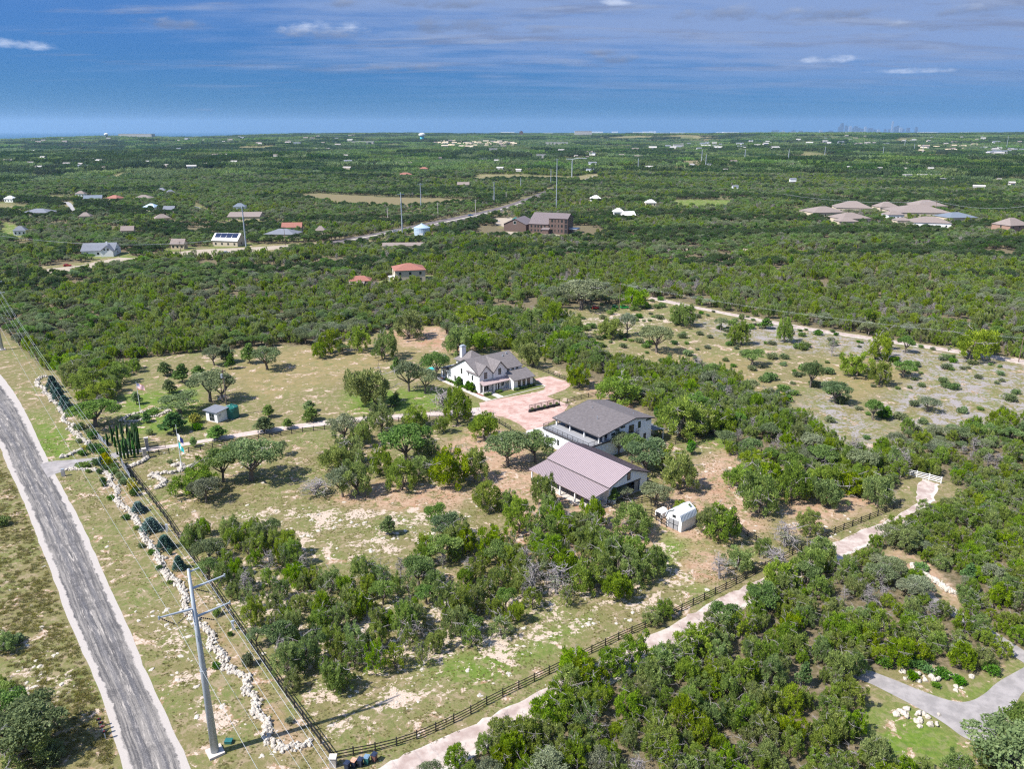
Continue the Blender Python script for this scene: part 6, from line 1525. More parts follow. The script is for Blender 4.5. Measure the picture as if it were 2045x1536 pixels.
entrance()
BEDS = [('spruce', 106, 775, 24, 30), ('spruce', 112, 785, 22, 28), ('spruce', 118, 798, 24, 28), ('spruce', 130, 812, 24, 26), ('spruce', 137, 822, 22, 22), ('bush', 160, 858, 22, 14), ('bush', 182, 868, 22, 14), ('bright_bush', 186, 876, 22, 18), ('yellow_bush', 172, 897, 14, 9), ('bright_bush', 165, 909, 20, 12), ('bright_bush', 190, 901, 30, 16), ('bright_bush', 205, 906, 22, 12), ('bush', 158, 884, 14, 8),
        ('yellow_bush', 212, 922, 22, 20), ('yellow_bush', 217, 929, 24, 18), ('spruce', 203, 930, 12, 22), ('bright_bush', 195, 928, 22, 14), ('bush', 168, 932, 34, 9), ('bright_bush', 212, 940, 20, 12), ('bush', 228, 946, 22, 14), ('bush', 242, 955, 22, 14), ('bush', 176, 944, 12, 8), ('bright_bush', 199, 946, 12, 11), ('bright_bush', 207, 966, 14, 16), ('bright_bush', 208, 972, 10, 10), ('bush', 248, 966, 22, 14), ('yellow_bush', 263, 968, 18, 16), ('yellow_bush', 266, 980, 22, 20), ('bright_bush', 268, 990, 18, 16),
        ('bright_bush', 222, 998, 16, 10), ('spruce', 277, 1023, 30, 26), ('spruce', 302, 1060, 40, 32), ('spruce', 330, 1096, 34, 34), ('spruce', 358, 1137, 26, 34), ('bright_bush', 252, 1037, 18, 10), ('bush', 273, 1058, 14, 9), ('bush', 283, 1094, 14, 11), ('bright_bush', 303, 1107, 16, 11), ('bright_bush', 318, 1139, 14, 12), ('bush', 340, 1108, 12, 12), ('bush', 340, 1166, 12, 8), ('bright_bush', 432, 1335, 18, 14),
        ('bush', 433, 1230, 18, 18), ('grey_bush', 495, 1330, 26, 30), ('grey_bush', 578, 1445, 16, 15), ('bright_bush', 460, 1270, 12, 10), ('bush', 230, 935, 16, 12), ('bush', 305, 828, 30, 14), ('bush', 272, 836, 22, 9), ('bright_bush', 395, 858, 22, 14), ('yellow_bush', 390, 845, 26, 22), ('bush', 340, 926, 12, 9), ('bush', 299, 869, 16, 14), ('bright_bush', 1380, 893, 18, 16)]
_cnt = {}
for kd, px, py, w, h in BEDS:
    k = mpp(px, py); X, Y = G(px, py); i = min(range(len(LANDW)), key=lambda q: math.hypot(LANDW[q][1][0] - X, LANDW[q][1][1] - Y)); key = (kd, i); _cnt[key] = _cnt.get(key, 0) + 1
    pl = LANDW[i][0]; nth = ('first', 'second', 'third', 'fourth', 'fifth', 'sixth', 'seventh', 'eighth', 'ninth', 'tenth', 'eleventh', 'twelfth', 'thirteenth', 'fourteenth')[min(_cnt[key] - 1, 13)]
    plant(kd, X, Y, w * k * .8, h * k * .85, '%s, %s one in the bed near %s' % (LOOK[kd], nth, pl), 'shrubs of the estate beds')
# prickly pears and low growth by the side drive; bushes over the meadow
for px, py, w, h in ((1765, 1330, 26, 18), (1800, 1325, 30, 20), (1830, 1332, 26, 18), (1850, 1342, 22, 16), (1822, 1357, 20, 16), (1882, 1352, 26, 16), (1915, 1365, 22, 14), (1868, 1372, 16, 10), (1978, 1345, 26, 20), (1840, 1138, 26, 12)):
    k = mpp(px, py); X, Y = G(px, py); plant('bright_bush', X, Y, w * k, h * k, 'pale green prickly clump among the white boulders by the side drive', 'prickly clumps by the side drive')
for px, py, w, h in ((2010, 1560, 150, 120), (2050, 1490, 90, 80)):
    k = mpp(px, py); X, Y = G(px, py); plant('oak', X, Y, w * k, h * k, '%s dark green oak filling the corner right of the grey side drive' % ('large' if w > 100 else 'smaller'))
g_ = np.random.default_rng(12); xs = g_.uniform(O_MEADOW[:, 0].min(), O_MEADOW[:, 0].max(), 900); ys = g_.uniform(O_MEADOW[:, 1].min(), O_MEADOW[:, 1].max(), 900)
kk = np.flatnonzero(inside(O_MEADOW, xs, ys) & (np.abs(xs) < ys * .68))[:230]
for i in kk:
    s = .8 + 1.3 * g_.random() ** 2; kd = ('bush', 'grey_bush', 'bush', 'bright_bush')[int(g_.random() * 4)]
    plant(kd, float(xs[i]), float(ys[i]), 1.7 * s, 1.0 * s, LOOK[kd] + ' dotted over the rocky meadow', 'bushes dotted over the rocky meadow, ' + kd)
for px, py, w, h, kd in ((60, 1500, 130, 100, 'oak'), (10, 1470, 90, 90, 'oak'), (40, 1530, 100, 70, 'juniper'), (10, 1300, 46, 34, 'juniper'), (5, 1050, 24, 18, 'bush'), (10, 1390, 40, 36, 'juniper'), (-10, 1420, 60, 60, 'oak'), (100, 1520, 50, 36, 'bush'), (30, 1285, 30, 16, 'bush')):
    k = mpp(px, py); X, Y = G(px, py); plant(kd, X, Y, w * k, h * k, '%s in the rough field, %s' % (LOOK[kd], {1500: 'beside the mailboxes', 1470: 'at the bottom left corner', 1530: 'lowest in the picture', 1300: 'beside bare rock', 1050: 'highest of the field', 1390: 'middle of the left edge', 1420: 'just above the corner oak', 1520: 'closest to the mailboxes', 1285: 'small one above the rock'}[py]), None)


# ---------------------------------------------------------------- bins, mailboxes, trellises, small things
def bin_(px, py, body, lid, label):
    X, Y = G(px, py); b = empty('wheelie_bin', (X, Y, 0), -18 + rnd.uniform(-6, 6), label, 'bin')
    m = MB(); c0 = [(-.3, -.32), (.3, -.32), (.3, .32), (-.3, .32)]; m.v = [(x * .8, y * .8, .06) for x, y in c0] + [(x, y, 1.05) for x, y in c0]
    m.f = [(3, 2, 1, 0), (4, 5, 6, 7), (0, 1, 5, 4), (1, 2, 6, 5), (2, 3, 7, 6), (3, 0, 4, 7)]; m.m = [0] * 6; m.build('body', body, b)
    MB().prism([(-.33, -.36, 1.052), (.33, -.36, 1.052), (.33, .38, 1.052), (-.33, .38, 1.052)], (0, 0, .07)).box(-.2, .2, -.2, .2, 1.123, 1.15).build('lid', lid, b)
    MB().tube([(-.25, .42, 1.0), (.25, .42, 1.0)], .03, 6).build('handle', body, b); w = MB().tube([(-.04, 0, 0), (.04, 0, 0)], .13, 10).mesh('wheel', M_TYRE)
    for x in (-.27, .27): link('wheel', w, b, loc=(x, .26, .13))
for a in ((694, 1538, M_BINB, M_BINB, 'navy wheelie bin, leftmost in the row at the estate corner'), (707, 1533, M_BINB, M_BINT, 'wheelie bin with a peach coloured lid at the estate corner'), (720, 1531, M_BINB, M_BINB, 'navy wheelie bin between the peach-lidded and grey-blue ones'), (733, 1526, M_BING, M_BINS, 'teal wheelie bin with a grey-blue lid'), (748, 1521, M_BINR, M_BINB, 'maroon wheelie bin with navy lid, nearest the fence')): bin_(*a)
X, Y = G(666, 1530); c = empty('corner_pillar', (X, Y, 0), 0, 'pale stone corner pillar where the two rail fences meet', 'pillar'); MB().box(-.4, .4, -.4, .4, 0, 1.3).build('shaft', M_STONE, c); MB().box(-.47, .47, -.47, .47, 1.302, 1.42).build('cap', M_CONC, c)
for k, (px, py) in enumerate(((200, 1452), (204, 1459), (207, 1467), (211, 1477))):
    X, Y = G(px, py); m = empty('roadside_mailbox', (X, Y, 0), 30, '%s mailbox in the row on the left edge of the paved road' % ('farthest', 'second farthest', 'second nearest', 'nearest')[k], 'mailbox', 'roadside mailboxes')
    MB().box(-.05, .05, -.05, .05, 0, 1.05).build('post', M_WHITE, m); b = MB().prism([(-.3, -.13, 1.052), (-.3, .13, 1.052), (-.3, .13, 1.25), (-.3, .08, 1.33), (-.3, -.08, 1.33), (-.3, -.13, 1.25)], (.6, 0, 0)).build('box', M_BLACK if k != 2 else M_BINR, m); MB().box(-.1, .1, -.16, -.132, 1.3, 1.42).build('flag', M_REDF, b)
X, Y = G(457, 1484); o = MB().box(-.45, .45, -.35, .35, 0, .35).box(-.48, .48, -.38, .38, .351, .42).build('utility_box', M_BING); o.location = (X, Y, 0); tag(o, 'small teal utility box on the grass beside the near steel pole', 'utility box')
# white stub posts beside the bed
for k, (px, py) in enumerate(((334, 1062), (466, 1258))):
    X, Y = G(px, py); m = empty('junction_post', (X, Y, 0), 20, 'white utility junction post behind the planting bed, %s of the two' % ('farther', 'nearer')[k], 'post'); MB().box(-.2, .2, -.15, .15, 0, 1.5).build('cabinet', M_WHITE, m); MB().box(-.24, .24, -.19, .19, 1.502, 1.58).build('cap', M_STEEL, m)


def trellises():
    a = G(1056, 824); b = G(1118, 810); a = Vector((a[0], a[1])); b = Vector((b[0], b[1])); ang = math.degrees(math.atan2(b.y - a.y, b.x - a.x)); L = (b - a).length / 5
    for k in range(5):
        p = a.lerp(b, k / 5); t = empty('planter_trellis', (p.x, p.y, .032), ang, 'black planter box with mesh trellis, %s on the pink court' % ('first from the left', 'second from the left', 'middle one', 'fourth from the left', 'last on the right')[k], 'planter')
        MB().box(.05, L - .1, -.3, .3, 0, .6).build('planter_box', M_BLACK, t); f = MB(); z1 = 2.1
        f.box(.05, .13, -.04, .04, .602, z1).box(L - .18, L - .1, -.04, .04, .602, z1).box(.13, L - .18, -.04, .04, z1 - .09, z1).box(.13, L - .18, -.04, .04, .7, .78); fr = f.build('trellis_frame', M_BLACK, t)
        w = MB()
        for x in np.arange(.2, L - .2, .15): w.box(x, x + .012, -.006, .006, .78, z1 - .09)
        for z in np.arange(.9, z1 - .1, .15): w.box(.13, L - .18, -.007, -.0065 + .012, z, z + .012)
        w.build('wire_mesh', M_BLACK, fr)
        V, tone = leaf_arrays(np.random.default_rng(k), [(L / 2, 0, .85 + .2 * (k % 2), .45, .35)], 160, .2, .14); o = link('vine', quads_mesh('vine', V, tone, M_OAK), t)


trellises()


# ---------------------------------------------------------------- farther buildings
M_YARD = mat('house_lawn', (.135, .15, .042), .95, var=.35, scale=.12)
def far_house(px, py, wpx_, label, wall=M_CREAM, roof=M_TANR, ang=15, depth_=.7, eave=3.0, rise=2.2, hip=True, name='house', wins=3, cat='house', chim=False, group=None, storeys=1):
    wpx = wpx_ * 1.12; X, Y = G(px, py); z = float(T(X, Y)); k = depth(X, Y, z) / FPX; w = wpx * k; d = w * depth_; FOOT.append((X, Y, w / 2, w * depth_ + 3, 3 + Y * .008))
    h = empty(name, (X, Y, z), ang, label, cat, group); a = w / 2 / (abs(math.cos(R(ang))) + depth_ * abs(math.sin(R(ang)))) * 1.0; b = a * depth_
    body = MB().box(-a, a, 0, 2 * b, -.5, eave)
    if 0 < px < 1320 and a > 3:
        c_, s_ = math.cos(R(ang)), math.sin(R(ang)); gr_ = random.Random(int(px)); L_ = []
        for q in range(14): t_ = q / 14 * 6.283; rr_ = 1 + gr_.uniform(-.22, .28); u_, v_ = math.cos(t_) * (a * 1.5 + 3) * rr_, b + math.sin(t_) * (b + 9) * rr_; L_.append((X + u_ * c_ - v_ * s_, Y + u_ * s_ + v_ * c_))
        sheet('lawn', L_, .02 + gr_.random() * .006, M_YARD, world=True)
    o = .5; y0, y1 = -o, 2 * b + o; m = MB(); zt = eave + rise
    if hip:
        r = min(a, b) * .98; A, B, C, D = (-a - o, y0, eave), (a + o, y0, eave), (a + o, y1, eave), (-a - o, y1, eave); P, Q = (-(a - r), b, zt), (a - r, b, zt)
        m.face([A, B, Q, P]); m.face([B, C, Q]); m.face([C, D, P, Q]); m.face([D, A, P]); m.face([D, C, B, A])
    else:
        body.prism([(-a, 0, eave), (-a, b, zt - .15), (-a, 2 * b, eave)], (2 * a, 0, 0))
        m.slab((-a - o, y0, eave - .1), (a + o, y0, eave - .1), (a + o, b, zt), (-a - o, b, zt), .18).slab((-a - o, y1, eave - .1), (a + o, y1, eave - .1), (a + o, b + .003, zt), (-a - o, b + .003, zt), .18)
    body.build('wall', wall, h); rf = m.build('roof', roof, h)
    for s in range(storeys):
        zz = 1.0 + s * 3.0
        for i in range(wins): window(h, (-a + 2 * a * (i + .5) / wins, 0, zz), 0, 1.2, 1.4, 1, 1)
        window(h, (a if ang < 0 or True else -a, b, zz), 90, 1.2, 1.4); window(h, (-a, b, zz), -90, 1.2, 1.4)
    if chim: MB().box(a * .4, a * .4 + .9, b * .7, b * .7 + .7, eave, zt + .8).build('chimney', wall, rf)
    return h, a, b, zt


# left neighbourhood
h, a, b, zt = far_house(197, 512, 62, 'grey-roofed white gable house with a gravel forecourt at the wood edge', M_WHITE, M_GREYR, 12, .8, 3.6, 3.8, False, chim=True, wins=3)
g2 = MB().prism([(a * .25, -3.0, 0), (a * .25, -3.0, 3.6), (a * .62, -3.0, 6.4), (a, -3.0, 3.6), (a, -3.0, 0)], (0, 3.0, 0)).build('gable_wing', M_WHITE, h)
MB().slab((a * .2, -3.4, 3.5), (a * .2, b, 3.5), (a * .62, b, 6.65), (a * .62, -3.4, 6.65), .15).slab((a * 1.05, -3.4, 3.5), (a * 1.05, b, 3.5), (a * .623, b, 6.65), (a * .623, -3.4, 6.65), .15).build('roof', M_GREYR, h)
for x in (.5, .7): window(h, (a * x, -3.0, 3.9), 0, 1.0, 1.2)
h, a, b, zt = far_house(450, 492, 52, 'tan house with dark solar panels filling its white-edged roof', M_CREAM, M_WHITE, -10, .6, 4.0, 4.2, False, wins=4)
for i in range(4):
    x0 = -a * .92 + i * a * .46; MB().slab((x0, .2, 4.25), (x0 + a * .43, .2, 4.25), (x0 + a * .43, b - .5, 8.15), (x0, b - .5, 8.15), .1).build('solar_panel', M_SOLAR, h)
for t in ((187, 409, 30, 'slate blue roofed brick house by the grey cul-de-sac', M_BRICK, M_BLUER, 20), (224, 410, 26, 'orange-tan walled house behind the cul-de-sac trees', M_TAN, M_REDR, -20), (286, 409, 28, 'brown-roofed house at the left of the pale blue one', M_TAN, M_TANR, 10), (298, 421, 22, 'pale blue metal roofed house among the left trees', M_WHITE, M_SILO, -12),
          (322, 386, 13, 'tiny white house high in the left trees', M_WHITE, M_GREYR, 5), (342, 390, 14, 'small steep grey-roofed house beside the tiny white one', M_WHITE, M_GREYR, 30), (326, 444, 26, 'orange walled gable house in the left neighbourhood', M_TAN, M_TANR, 30), (337, 426, 16, 'flat grey house beside the straight street', M_CREAM, M_GREYR, 0),
          (478, 420, 20, 'blue-grey roofed house behind the leaning steel pole', M_WHITE, M_BLUER, 8), (487, 441, 50, 'long low brown-roofed house right of the straight street', M_TAN, M_TANR, 3), (558, 478, 52, 'long low slate-roofed house at the edge of the near woods', M_CREAM, M_GREYR, -6), (583, 463, 32, 'red-brown hipped house behind the long slate one', M_CREAM, M_REDR, 8), (70, 433, 40, 'long dark roofed building at the far left', M_CREAM, M_GREYR, 0),
          (40, 470, 20, 'grey roofed house near the left edge lawn', M_WHITE, M_GREYR, 15), (170, 440, 18, 'small cream house half hidden in the left trees', M_CREAM, M_TANR, 10), (20, 418, 16, 'small white roofed house at the left edge', M_WHITE, M_WHITE, -8), (255, 470, 20, 'little pink-walled house above the gable house', M_CREAM, M_TANR, 12), (355, 498, 20, 'low brown cottage left of the solar roof house', M_TAN, M_TANR, 0), (160, 393, 14, 'small pale house deep in the left trees', M_WHITE, M_TANR, 5), (640, 470, 16, 'small tan-roofed house beyond the highway poles', M_CREAM, M_TANR, 5),
          (1257, 438, 22, 'small white flat shed right of the brown building', M_WHITE, M_WHITE, 15), (1236, 431, 17, 'second smaller white shed behind the first', M_WHITE, M_WHITE, 5), (1190, 403, 16, 'low white house behind the brown building lawn', M_WHITE, M_WHITE, 0), (1300, 412, 16, 'small cream house among the central trees', M_CREAM, M_WHITE, 0), (810, 353, 22, 'small red-roofed house in the far woods', M_CREAM, M_REDR, 10), (846, 341, 14, 'cream and red house on the far wooded slope', M_CREAM, M_REDR, 0), (925, 374, 18, 'pinkish roofed house beyond the brown field', M_CREAM, M_TANR, 0)):
    far_house(t[0], t[1], t[2] * 1.15, t[3], t[4], t[5], t[6], .75, 3.6, 3.0, t[0] % 2 == 0, wins=3)
# right cluster of tan roofs
for t in ((1656, 433, 62, 'tan hipped house at the left end of the right-hand cluster', M_CREAM, M_TANR, 10, 4.2), (1706, 424, 62, 'tallest tan hipped roof of the left group', M_CREAM, M_TANR, -12, 5.5), (1710, 446, 60, 'tan-grey house with roof panels in front of the left group', M_CREAM, M_TANR, 14, 4.0), (1694, 452, 30, 'low tan wing in front of the left group', M_CREAM, M_TANR, 0, 2.5), (1776, 422, 34, 'steep tan house between the two groups', M_CREAM, M_TANR, 5, 4.5),
          (1846, 434, 92, 'broad tan-roofed house, biggest of the right-hand cluster', M_CREAM, M_TANR, -6, 5.5), (1862, 420, 56, 'tan roof rising behind the broad house', M_CREAM, M_TANR, 8, 5.0), (1860, 455, 66, 'white-walled house with grey-tan roof in front of the broad one', M_WHITE, M_TANR, -16, 4.0), (1923, 444, 56, 'slate-blue roofed house at the right end of the cluster', M_CREAM, M_BLUER, 10, 3.5), (1789, 438, 28, 'small tan-roofed house with white walls in mid cluster', M_WHITE, M_TANR, 5, 3.0), (1806, 450, 24, 'low pale garage in front of the cluster', M_CREAM, M_TANR, 0, 2.0)):
    far_house(t[0], t[1], t[2] * 1.12, t[3], t[4], t[5], t[6], .8, 4.0, t[7], True, wins=4)
far_house(2034, 466, 56, 'brick-walled house with grey hipped roof at the right edge', M_BRICK, M_TANR, 20, .8, 6.0, 5.0, True, wins=3, storeys=2)

# red-roofed two-storey house and pavilion
h, a, b, zt = far_house(820, 564, 64, 'cream two-storey house with bright red hipped tile roof', M_CREAM, M_REDR, 14, .9, 6.3, 2.6, True, wins=3, storeys=2)
MB().box(-a - 3, -a - .01, .5, 4.5, 3.0, 3.2).box(-a - 2.9, -a - 2.7, .6, .8, 0, 3).box(-a - 2.9, -a - 2.7, 4.2, 4.4, 0, 3).build('balcony', M_WHITE, h)
o = MB().tube([(0, 0, 0), (0, 0, 1.1)], 2.6, 16).build('round_pool', M_POOL); q = G(842, 577); o.location = (q[0], q[1], 0); tag(o, 'round teal above-ground pool beside the red-roofed house', 'pool')
X, Y = G(719, 574); p = empty('pavilion', (X, Y, 0), 5, 'open pavilion with red tile roof and tan porch in the woods', 'pavilion')
mb = MB(); A4 = [(-5.5, 0, 3.2), (5.5, 0, 3.2), (5.5, 8, 3.2), (-5.5, 8, 3.2)]; mb.face([A4[0], A4[1], (2, 4, 5.2), (-2, 4, 5.2)]); mb.face([A4[1], A4[2], (2, 4, 5.2)]); mb.face([A4[2], A4[3], (-2, 4, 5.2), (2, 4, 5.2)]); mb.face([A4[3], A4[0], (-2, 4, 5.2)]); mb.build('roof', M_REDR, p)
MB().slab((-5.2, -4, 2.5), (2.5, -4, 2.5), (2.5, .2, 3.1), (-5.2, .2, 3.1), .15).build('porch_roof', M_TANR, p)
for x in (-5, -1.3, 2.3): MB().box(x - .12, x + .12, -3.8, -3.56, 0, 2.4).build('post', M_CREAM, p)
MB().box(-5, 5, 1, 7.5, 0, 3.19).build('wall', M_BRICK, p)
far_house(806, 498, 74, 'long low tan-roofed barn just inside the woods', M_CREAM, M_TANR, 4, .3, 2.5, 1.5, False, name='farm_building', cat='barn', wins=2)

# silo
X, Y = G(843, 471); s = empty('grain_silo', (X, Y, 0), 0, 'round pale blue metal grain silo beside the highway', 'silo'); rr = 32 * mpp(843, 471) / 2; hh = ZTOP((X, Y + rr), 452); n = 24
m = MB(); prof = [(rr, 0)] + [(rr * (1.0 if k % 2 else 1.012), hh * k / 12) for k in range(1, 12)] + [(rr, hh)]
for r_, z in prof: m.v += [(r_ * math.cos(k * 6.2832 / n), r_ * math.sin(k * 6.2832 / n), z) for k in range(n)]
for i in range(len(prof) - 1):
    for k in range(n): m.f.append((i * n + k, i * n + (k + 1) % n, (i + 1) * n + (k + 1) % n, (i + 1) * n + k)); m.m.append(0)
m.build('drum', M_SILO, s); MB().tube([(0, 0, hh), (0, 0, hh + rr * .42), (0, 0, hh + rr * .5)], [rr * 1.04, rr * .12, rr * .1], 24).build('roof', M_SILO, s); MB().box(-1.2, 1.2, -rr - .05, -rr + .2, 0, 2.6).build('door', M_WHITE, s)


# brown metal building
def brown_building():
    FOOT.append((18, 590, 42, 50, 14)); FOOT.append((-66, 584, 8, 8, 24)); X, Y = G(1133, 468); k = mpp(1133, 468); h = empty('brown_building', (X, Y, 0), 0, 'big brown metal-clad building with stepped gable roofs and rows of dark windows', 'building')
    a = 20 * math.pi / 180
    def fr(x, y): return (x, y)
    h.rotation_euler = (0, 0, R(-20))      # x: along the long side towards the left is -x
    # main three-storey block: long side faces the camera, gable end faces right
    W = 14.5; D = 15.0; E = 11.5; Pk = 14.5
    w = MB().prism([(0, 0, 0), (0, 0, E), (0, D / 2, Pk), (0, D, E), (0, D, 0)], (-W, 0, 0)); w.build('wall', M_BROWN, h)
    roofslab(h, [(-W - .3, -.4, E - .1), (.3, -.4, E - .1), (.3, D / 2, Pk + .1), (-W - .3, D / 2, Pk + .1)], M_BROWNR, ribs=.9); roofslab(h, [(-W - .3, D + .4, E - .1), (.3, D + .4, E - .1), (.3, D / 2 + .003, Pk + .1), (-W - .3, D / 2 + .003, Pk + .1)], M_BROWNR)
    for z in (1.4, 5.0, 8.6):
        for x, ww in ((-12, 1.3), (-9.7, .7), (-6.9, .7), (-4.4, 1.3)): window(h, (x, 0, z), 0, ww, 1.8, dark=M_BLACK)
        MB().box(-2.3, -.3, -.06, -.002, z - .6, z + 2.4).build('stair_shade_panel', M_BLACK, h)  # black plates on the solid wall paint the shade inside the stair openings
    for y in (8.0, 12.5):
        for z in (5.0, 8.6): window(h, (0, y - (1.6 if y < 9 else 0), z), 90, 2.0 if y < 9 else 1.3, 2.6 if y < 9 else 1.8, dark=M_BLACK)
    c = MB().box(.01, 6.0, 3.0, 14.5, 3.4, 3.7).build('entrance_canopy', M_STEEL, h)
    for y in (3.3, 14.2): MB().box(5.6, 5.8, y - .1, y + .1, 0, 3.398).build('canopy_post', M_STEEL, c)
    # lower wing to the left
    W2 = 15.5; E2 = 7.0; w2 = MB().prism([(-W - .01, -.8, 0), (-W - .01, -.8, E2), (-W - .01, 5.5, 9.8), (-W - .01, 12, E2), (-W - .01, 12, 0)], (-W2, 0, 0)); w2.build('wall', M_BROWN, h)
    roofslab(h, [(-W - W2 - .3, -1.2, E2 - .1), (-W - .02, -1.2, E2 - .1), (-W - .02, 5.5, 9.95), (-W - W2 - .3, 5.5, 9.95)], M_BROWNR, ribs=.9); roofslab(h, [(-W - W2 - .3, 12.4, E2 - .1), (-W - .02, 12.4, E2 - .1), (-W - .02, 5.503, 9.95), (-W - W2 - .3, 5.503, 9.95)], M_BROWNR)
    for x in (-17.5, -20.2, -22.6, -25, -28):
        for z in (1.4, 4.4): window(h, (x, -.8, z), 0, 1.2, 1.5, dark=M_BLACK)
    MB().box(-18.5, -13.5, -4.5, -.81, 0, 3.4).build('porch_block', M_BROWN, h); MB().slab((-19, -5, 3.42), (-13, -5, 3.42), (-13, -.82, 4.6), (-19, -.82, 4.6), .15).build('porch_roof', M_BROWNR, h)
    # rear hall with its ridge higher, and the gable hall at the far left
    MB().box(-34, -8, 16, 36, 0, 8.5).prism([(-34, 16, 8.5), (-34, 26, 12.5), (-34, 36, 8.5)], (26, 0, 0)).build('wall', M_BROWN, h)
    roofslab(h, [(-34.5, 15.5, 8.4), (-7.5, 15.5, 8.4), (-7.5, 26, 12.8), (-34.5, 26, 12.8)], M_BROWNR, ribs=1); roofslab(h, [(-34.5, 36.5, 8.4), (-7.5, 36.5, 8.4), (-7.5, 26.003, 12.8), (-34.5, 26.003, 12.8)], M_BROWNR)
    MB().prism([(-52, 4, 0), (-52, 4, 5.5), (-43, 4, 9.5), (-34.01, 4, 5.5), (-34.01, 4, 0)], (0, 22, 0)).build('wall', M_BROWN, h)
    roofslab(h, [(-52.4, 3.5, 5.4), (-52.4, 26.5, 5.4), (-43, 26.5, 9.7), (-43, 3.5, 9.7)], M_BROWNR); roofslab(h, [(-33.6, 3.5, 5.4), (-33.6, 26.5, 5.4), (-42.997, 26.5, 9.7), (-42.997, 3.5, 9.7)], M_BROWNR)
    window(h, (-43, 4, 5.5), 0, 2.2, 2.4, dark=M_WHITE)
    for q, (px, py) in enumerate(((1030, 444), (1046, 446))):
        X2, Y2 = G(px, py); t = empty('canopy_tent', (X2, Y2, 0), 10 * q, ('green', 'white')[q] + ' peaked event tent in front of the brown building', 'tent'); m = MB(); m.v = [(0, 0, 4.6), (-3, -3, 2.6), (3, -3, 2.6), (3, 3, 2.6), (-3, 3, 2.6)]; m.f = [(0, 1, 2), (0, 2, 3), (0, 3, 4), (0, 4, 1)]; m.m = [0] * 4
        m.build('canopy', (M_TANK, M_WHITE)[q], t)
        for x in (-2.9, 2.9):
            for y in (-2.9, 2.9): MB().box(x - .07, x + .07, y - .07, y + .07, 0, 2.6).build('leg', M_STEEL, t)


brown_building()

# highway, side streets, yards (surfaces)
M_HWY = mat('far_asphalt', (.12, .10, .10), .9, var=.12, scale=.05)
M_PALEG = mat('pale_gravel', (.33, .275, .21), .95, var=.12, scale=.2)
M_STR = mat('street_concrete', (.30, .285, .28), .9, var=.1, scale=.2)
strip('highway', [(600, 492), (700, 475), (770, 461), (860, 443), (940, 427), (1005, 412), (1045, 398), (1072, 388), (1095, 378), (1112, 371)], [(620, 498), (715, 481.5), (785, 467.5), (880, 450.5), (955, 434.5), (1022, 417.5), (1060, 402), (1085, 390.5), (1106, 380), (1120, 372.5)], .03, M_HWY, 60)
M_LINE = mat('road_paint', (.7, .66, .5), .8)
strip('lane_marking', [(700, 478.6), (777, 464.2), (870, 446.6), (947, 430.8), (1013, 414.8), (1052, 400.2)], [(700, 479.3), (777, 464.9), (870, 447.3), (947, 431.4), (1013, 415.4), (1052, 400.7)], .05, M_LINE, 40)
strip('street', [(118, 405), (130, 413), (144, 420), (146, 430)], [(128, 403), (142, 412), (152, 420), (150, 431)], .03, M_STR, 20); strip('street', [(384, 412), (400, 419), (422, 429)], [(392, 412), (412, 419), (434, 429)], .03, M_STR, 20)
sheet('gravel_yard', [(68, 545), (100, 536), (160, 530), (200, 521), (240, 514), (272, 516), (250, 523), (200, 532), (150, 541), (90, 550)], .03, M_PALEG); sheet('gravel_yard', [(330, 506), (400, 498), (500, 494), (640, 485), (640, 489), (520, 501), (425, 512), (360, 514)], .03, M_PALEG)
sheet('gravel_yard', [(975, 436), (1020, 434), (1040, 446), (1015, 455), (990, 448)], .035, M_PALEG); sheet('gravel_yard', [(1060, 462), (1100, 466), (1140, 473), (1110, 476), (1070, 470)], .035, M_PALEG); pass
sheet('gravel_yard', [(1010, 462), (1035, 463), (1030, 470), (1008, 469)], .035, M_PALEG); sheet('gravel_yard', [(730, 524), (750, 528), (742, 540), (728, 536)], .03, M_PALEG); sheet('gravel_yard', [(676, 578), (700, 572), (712, 582), (690, 588)], .03, M_PALEG)
sheet('dirt_track', [(1155, 362), (1188, 350), (1193, 352), (1163, 366)], .3, M_PALEG); strip('overpass', [(1366, 330), (1376, 328), (1384, 334), (1387, 342)], [(1374, 329), (1385, 327), (1392, 334), (1393, 343)], 1.2, M_STR, 20)
sheet('dirt_track', [(1350, 494), (1402, 497), (1400, 500), (1350, 498)], .05, M_PALEG); sheet('dirt_track', [(1470, 496), (1497, 498), (1494, 501), (1470, 500)], .05, M_PALEG)

# traffic and equipment
for t in ((940, 431, M_CARBLU, 'blue car driving on the highway', 15, 4.6), (790, 463, M_CARSIL, 'silver car on the highway near the silo', 15, 4.6), (1247, 616, M_CARGRN, 'green tractor-like vehicle at the meadow edge', 0, 3.6), (1228, 616, M_CARGRN, 'dark green cart parked beside the green vehicle', 0, 2.6), (1189, 617, M_CARRED, 'red utility cart under the trees at the meadow edge', 5, 3.0), (985, 443, M_CARSIL, 'long white trailer parked left of the brown building', 8, 11), (135, 532, M_CARRED, 'small red car on the gravel forecourt', 30, 4.2), (452, 506, M_CARSIL, 'silver car in front of the solar roof house', 0, 4.4), (1058, 446, M_CARSIL, 'white van beside the event tents', 0, 5.2)):
    car('parked_car' if 'car' in t[3] else 'parked_vehicle', G(t[0], t[1]), t[4], t[2], t[3], t[5], cat='car' if 'car ' in t[3] else 'vehicle')

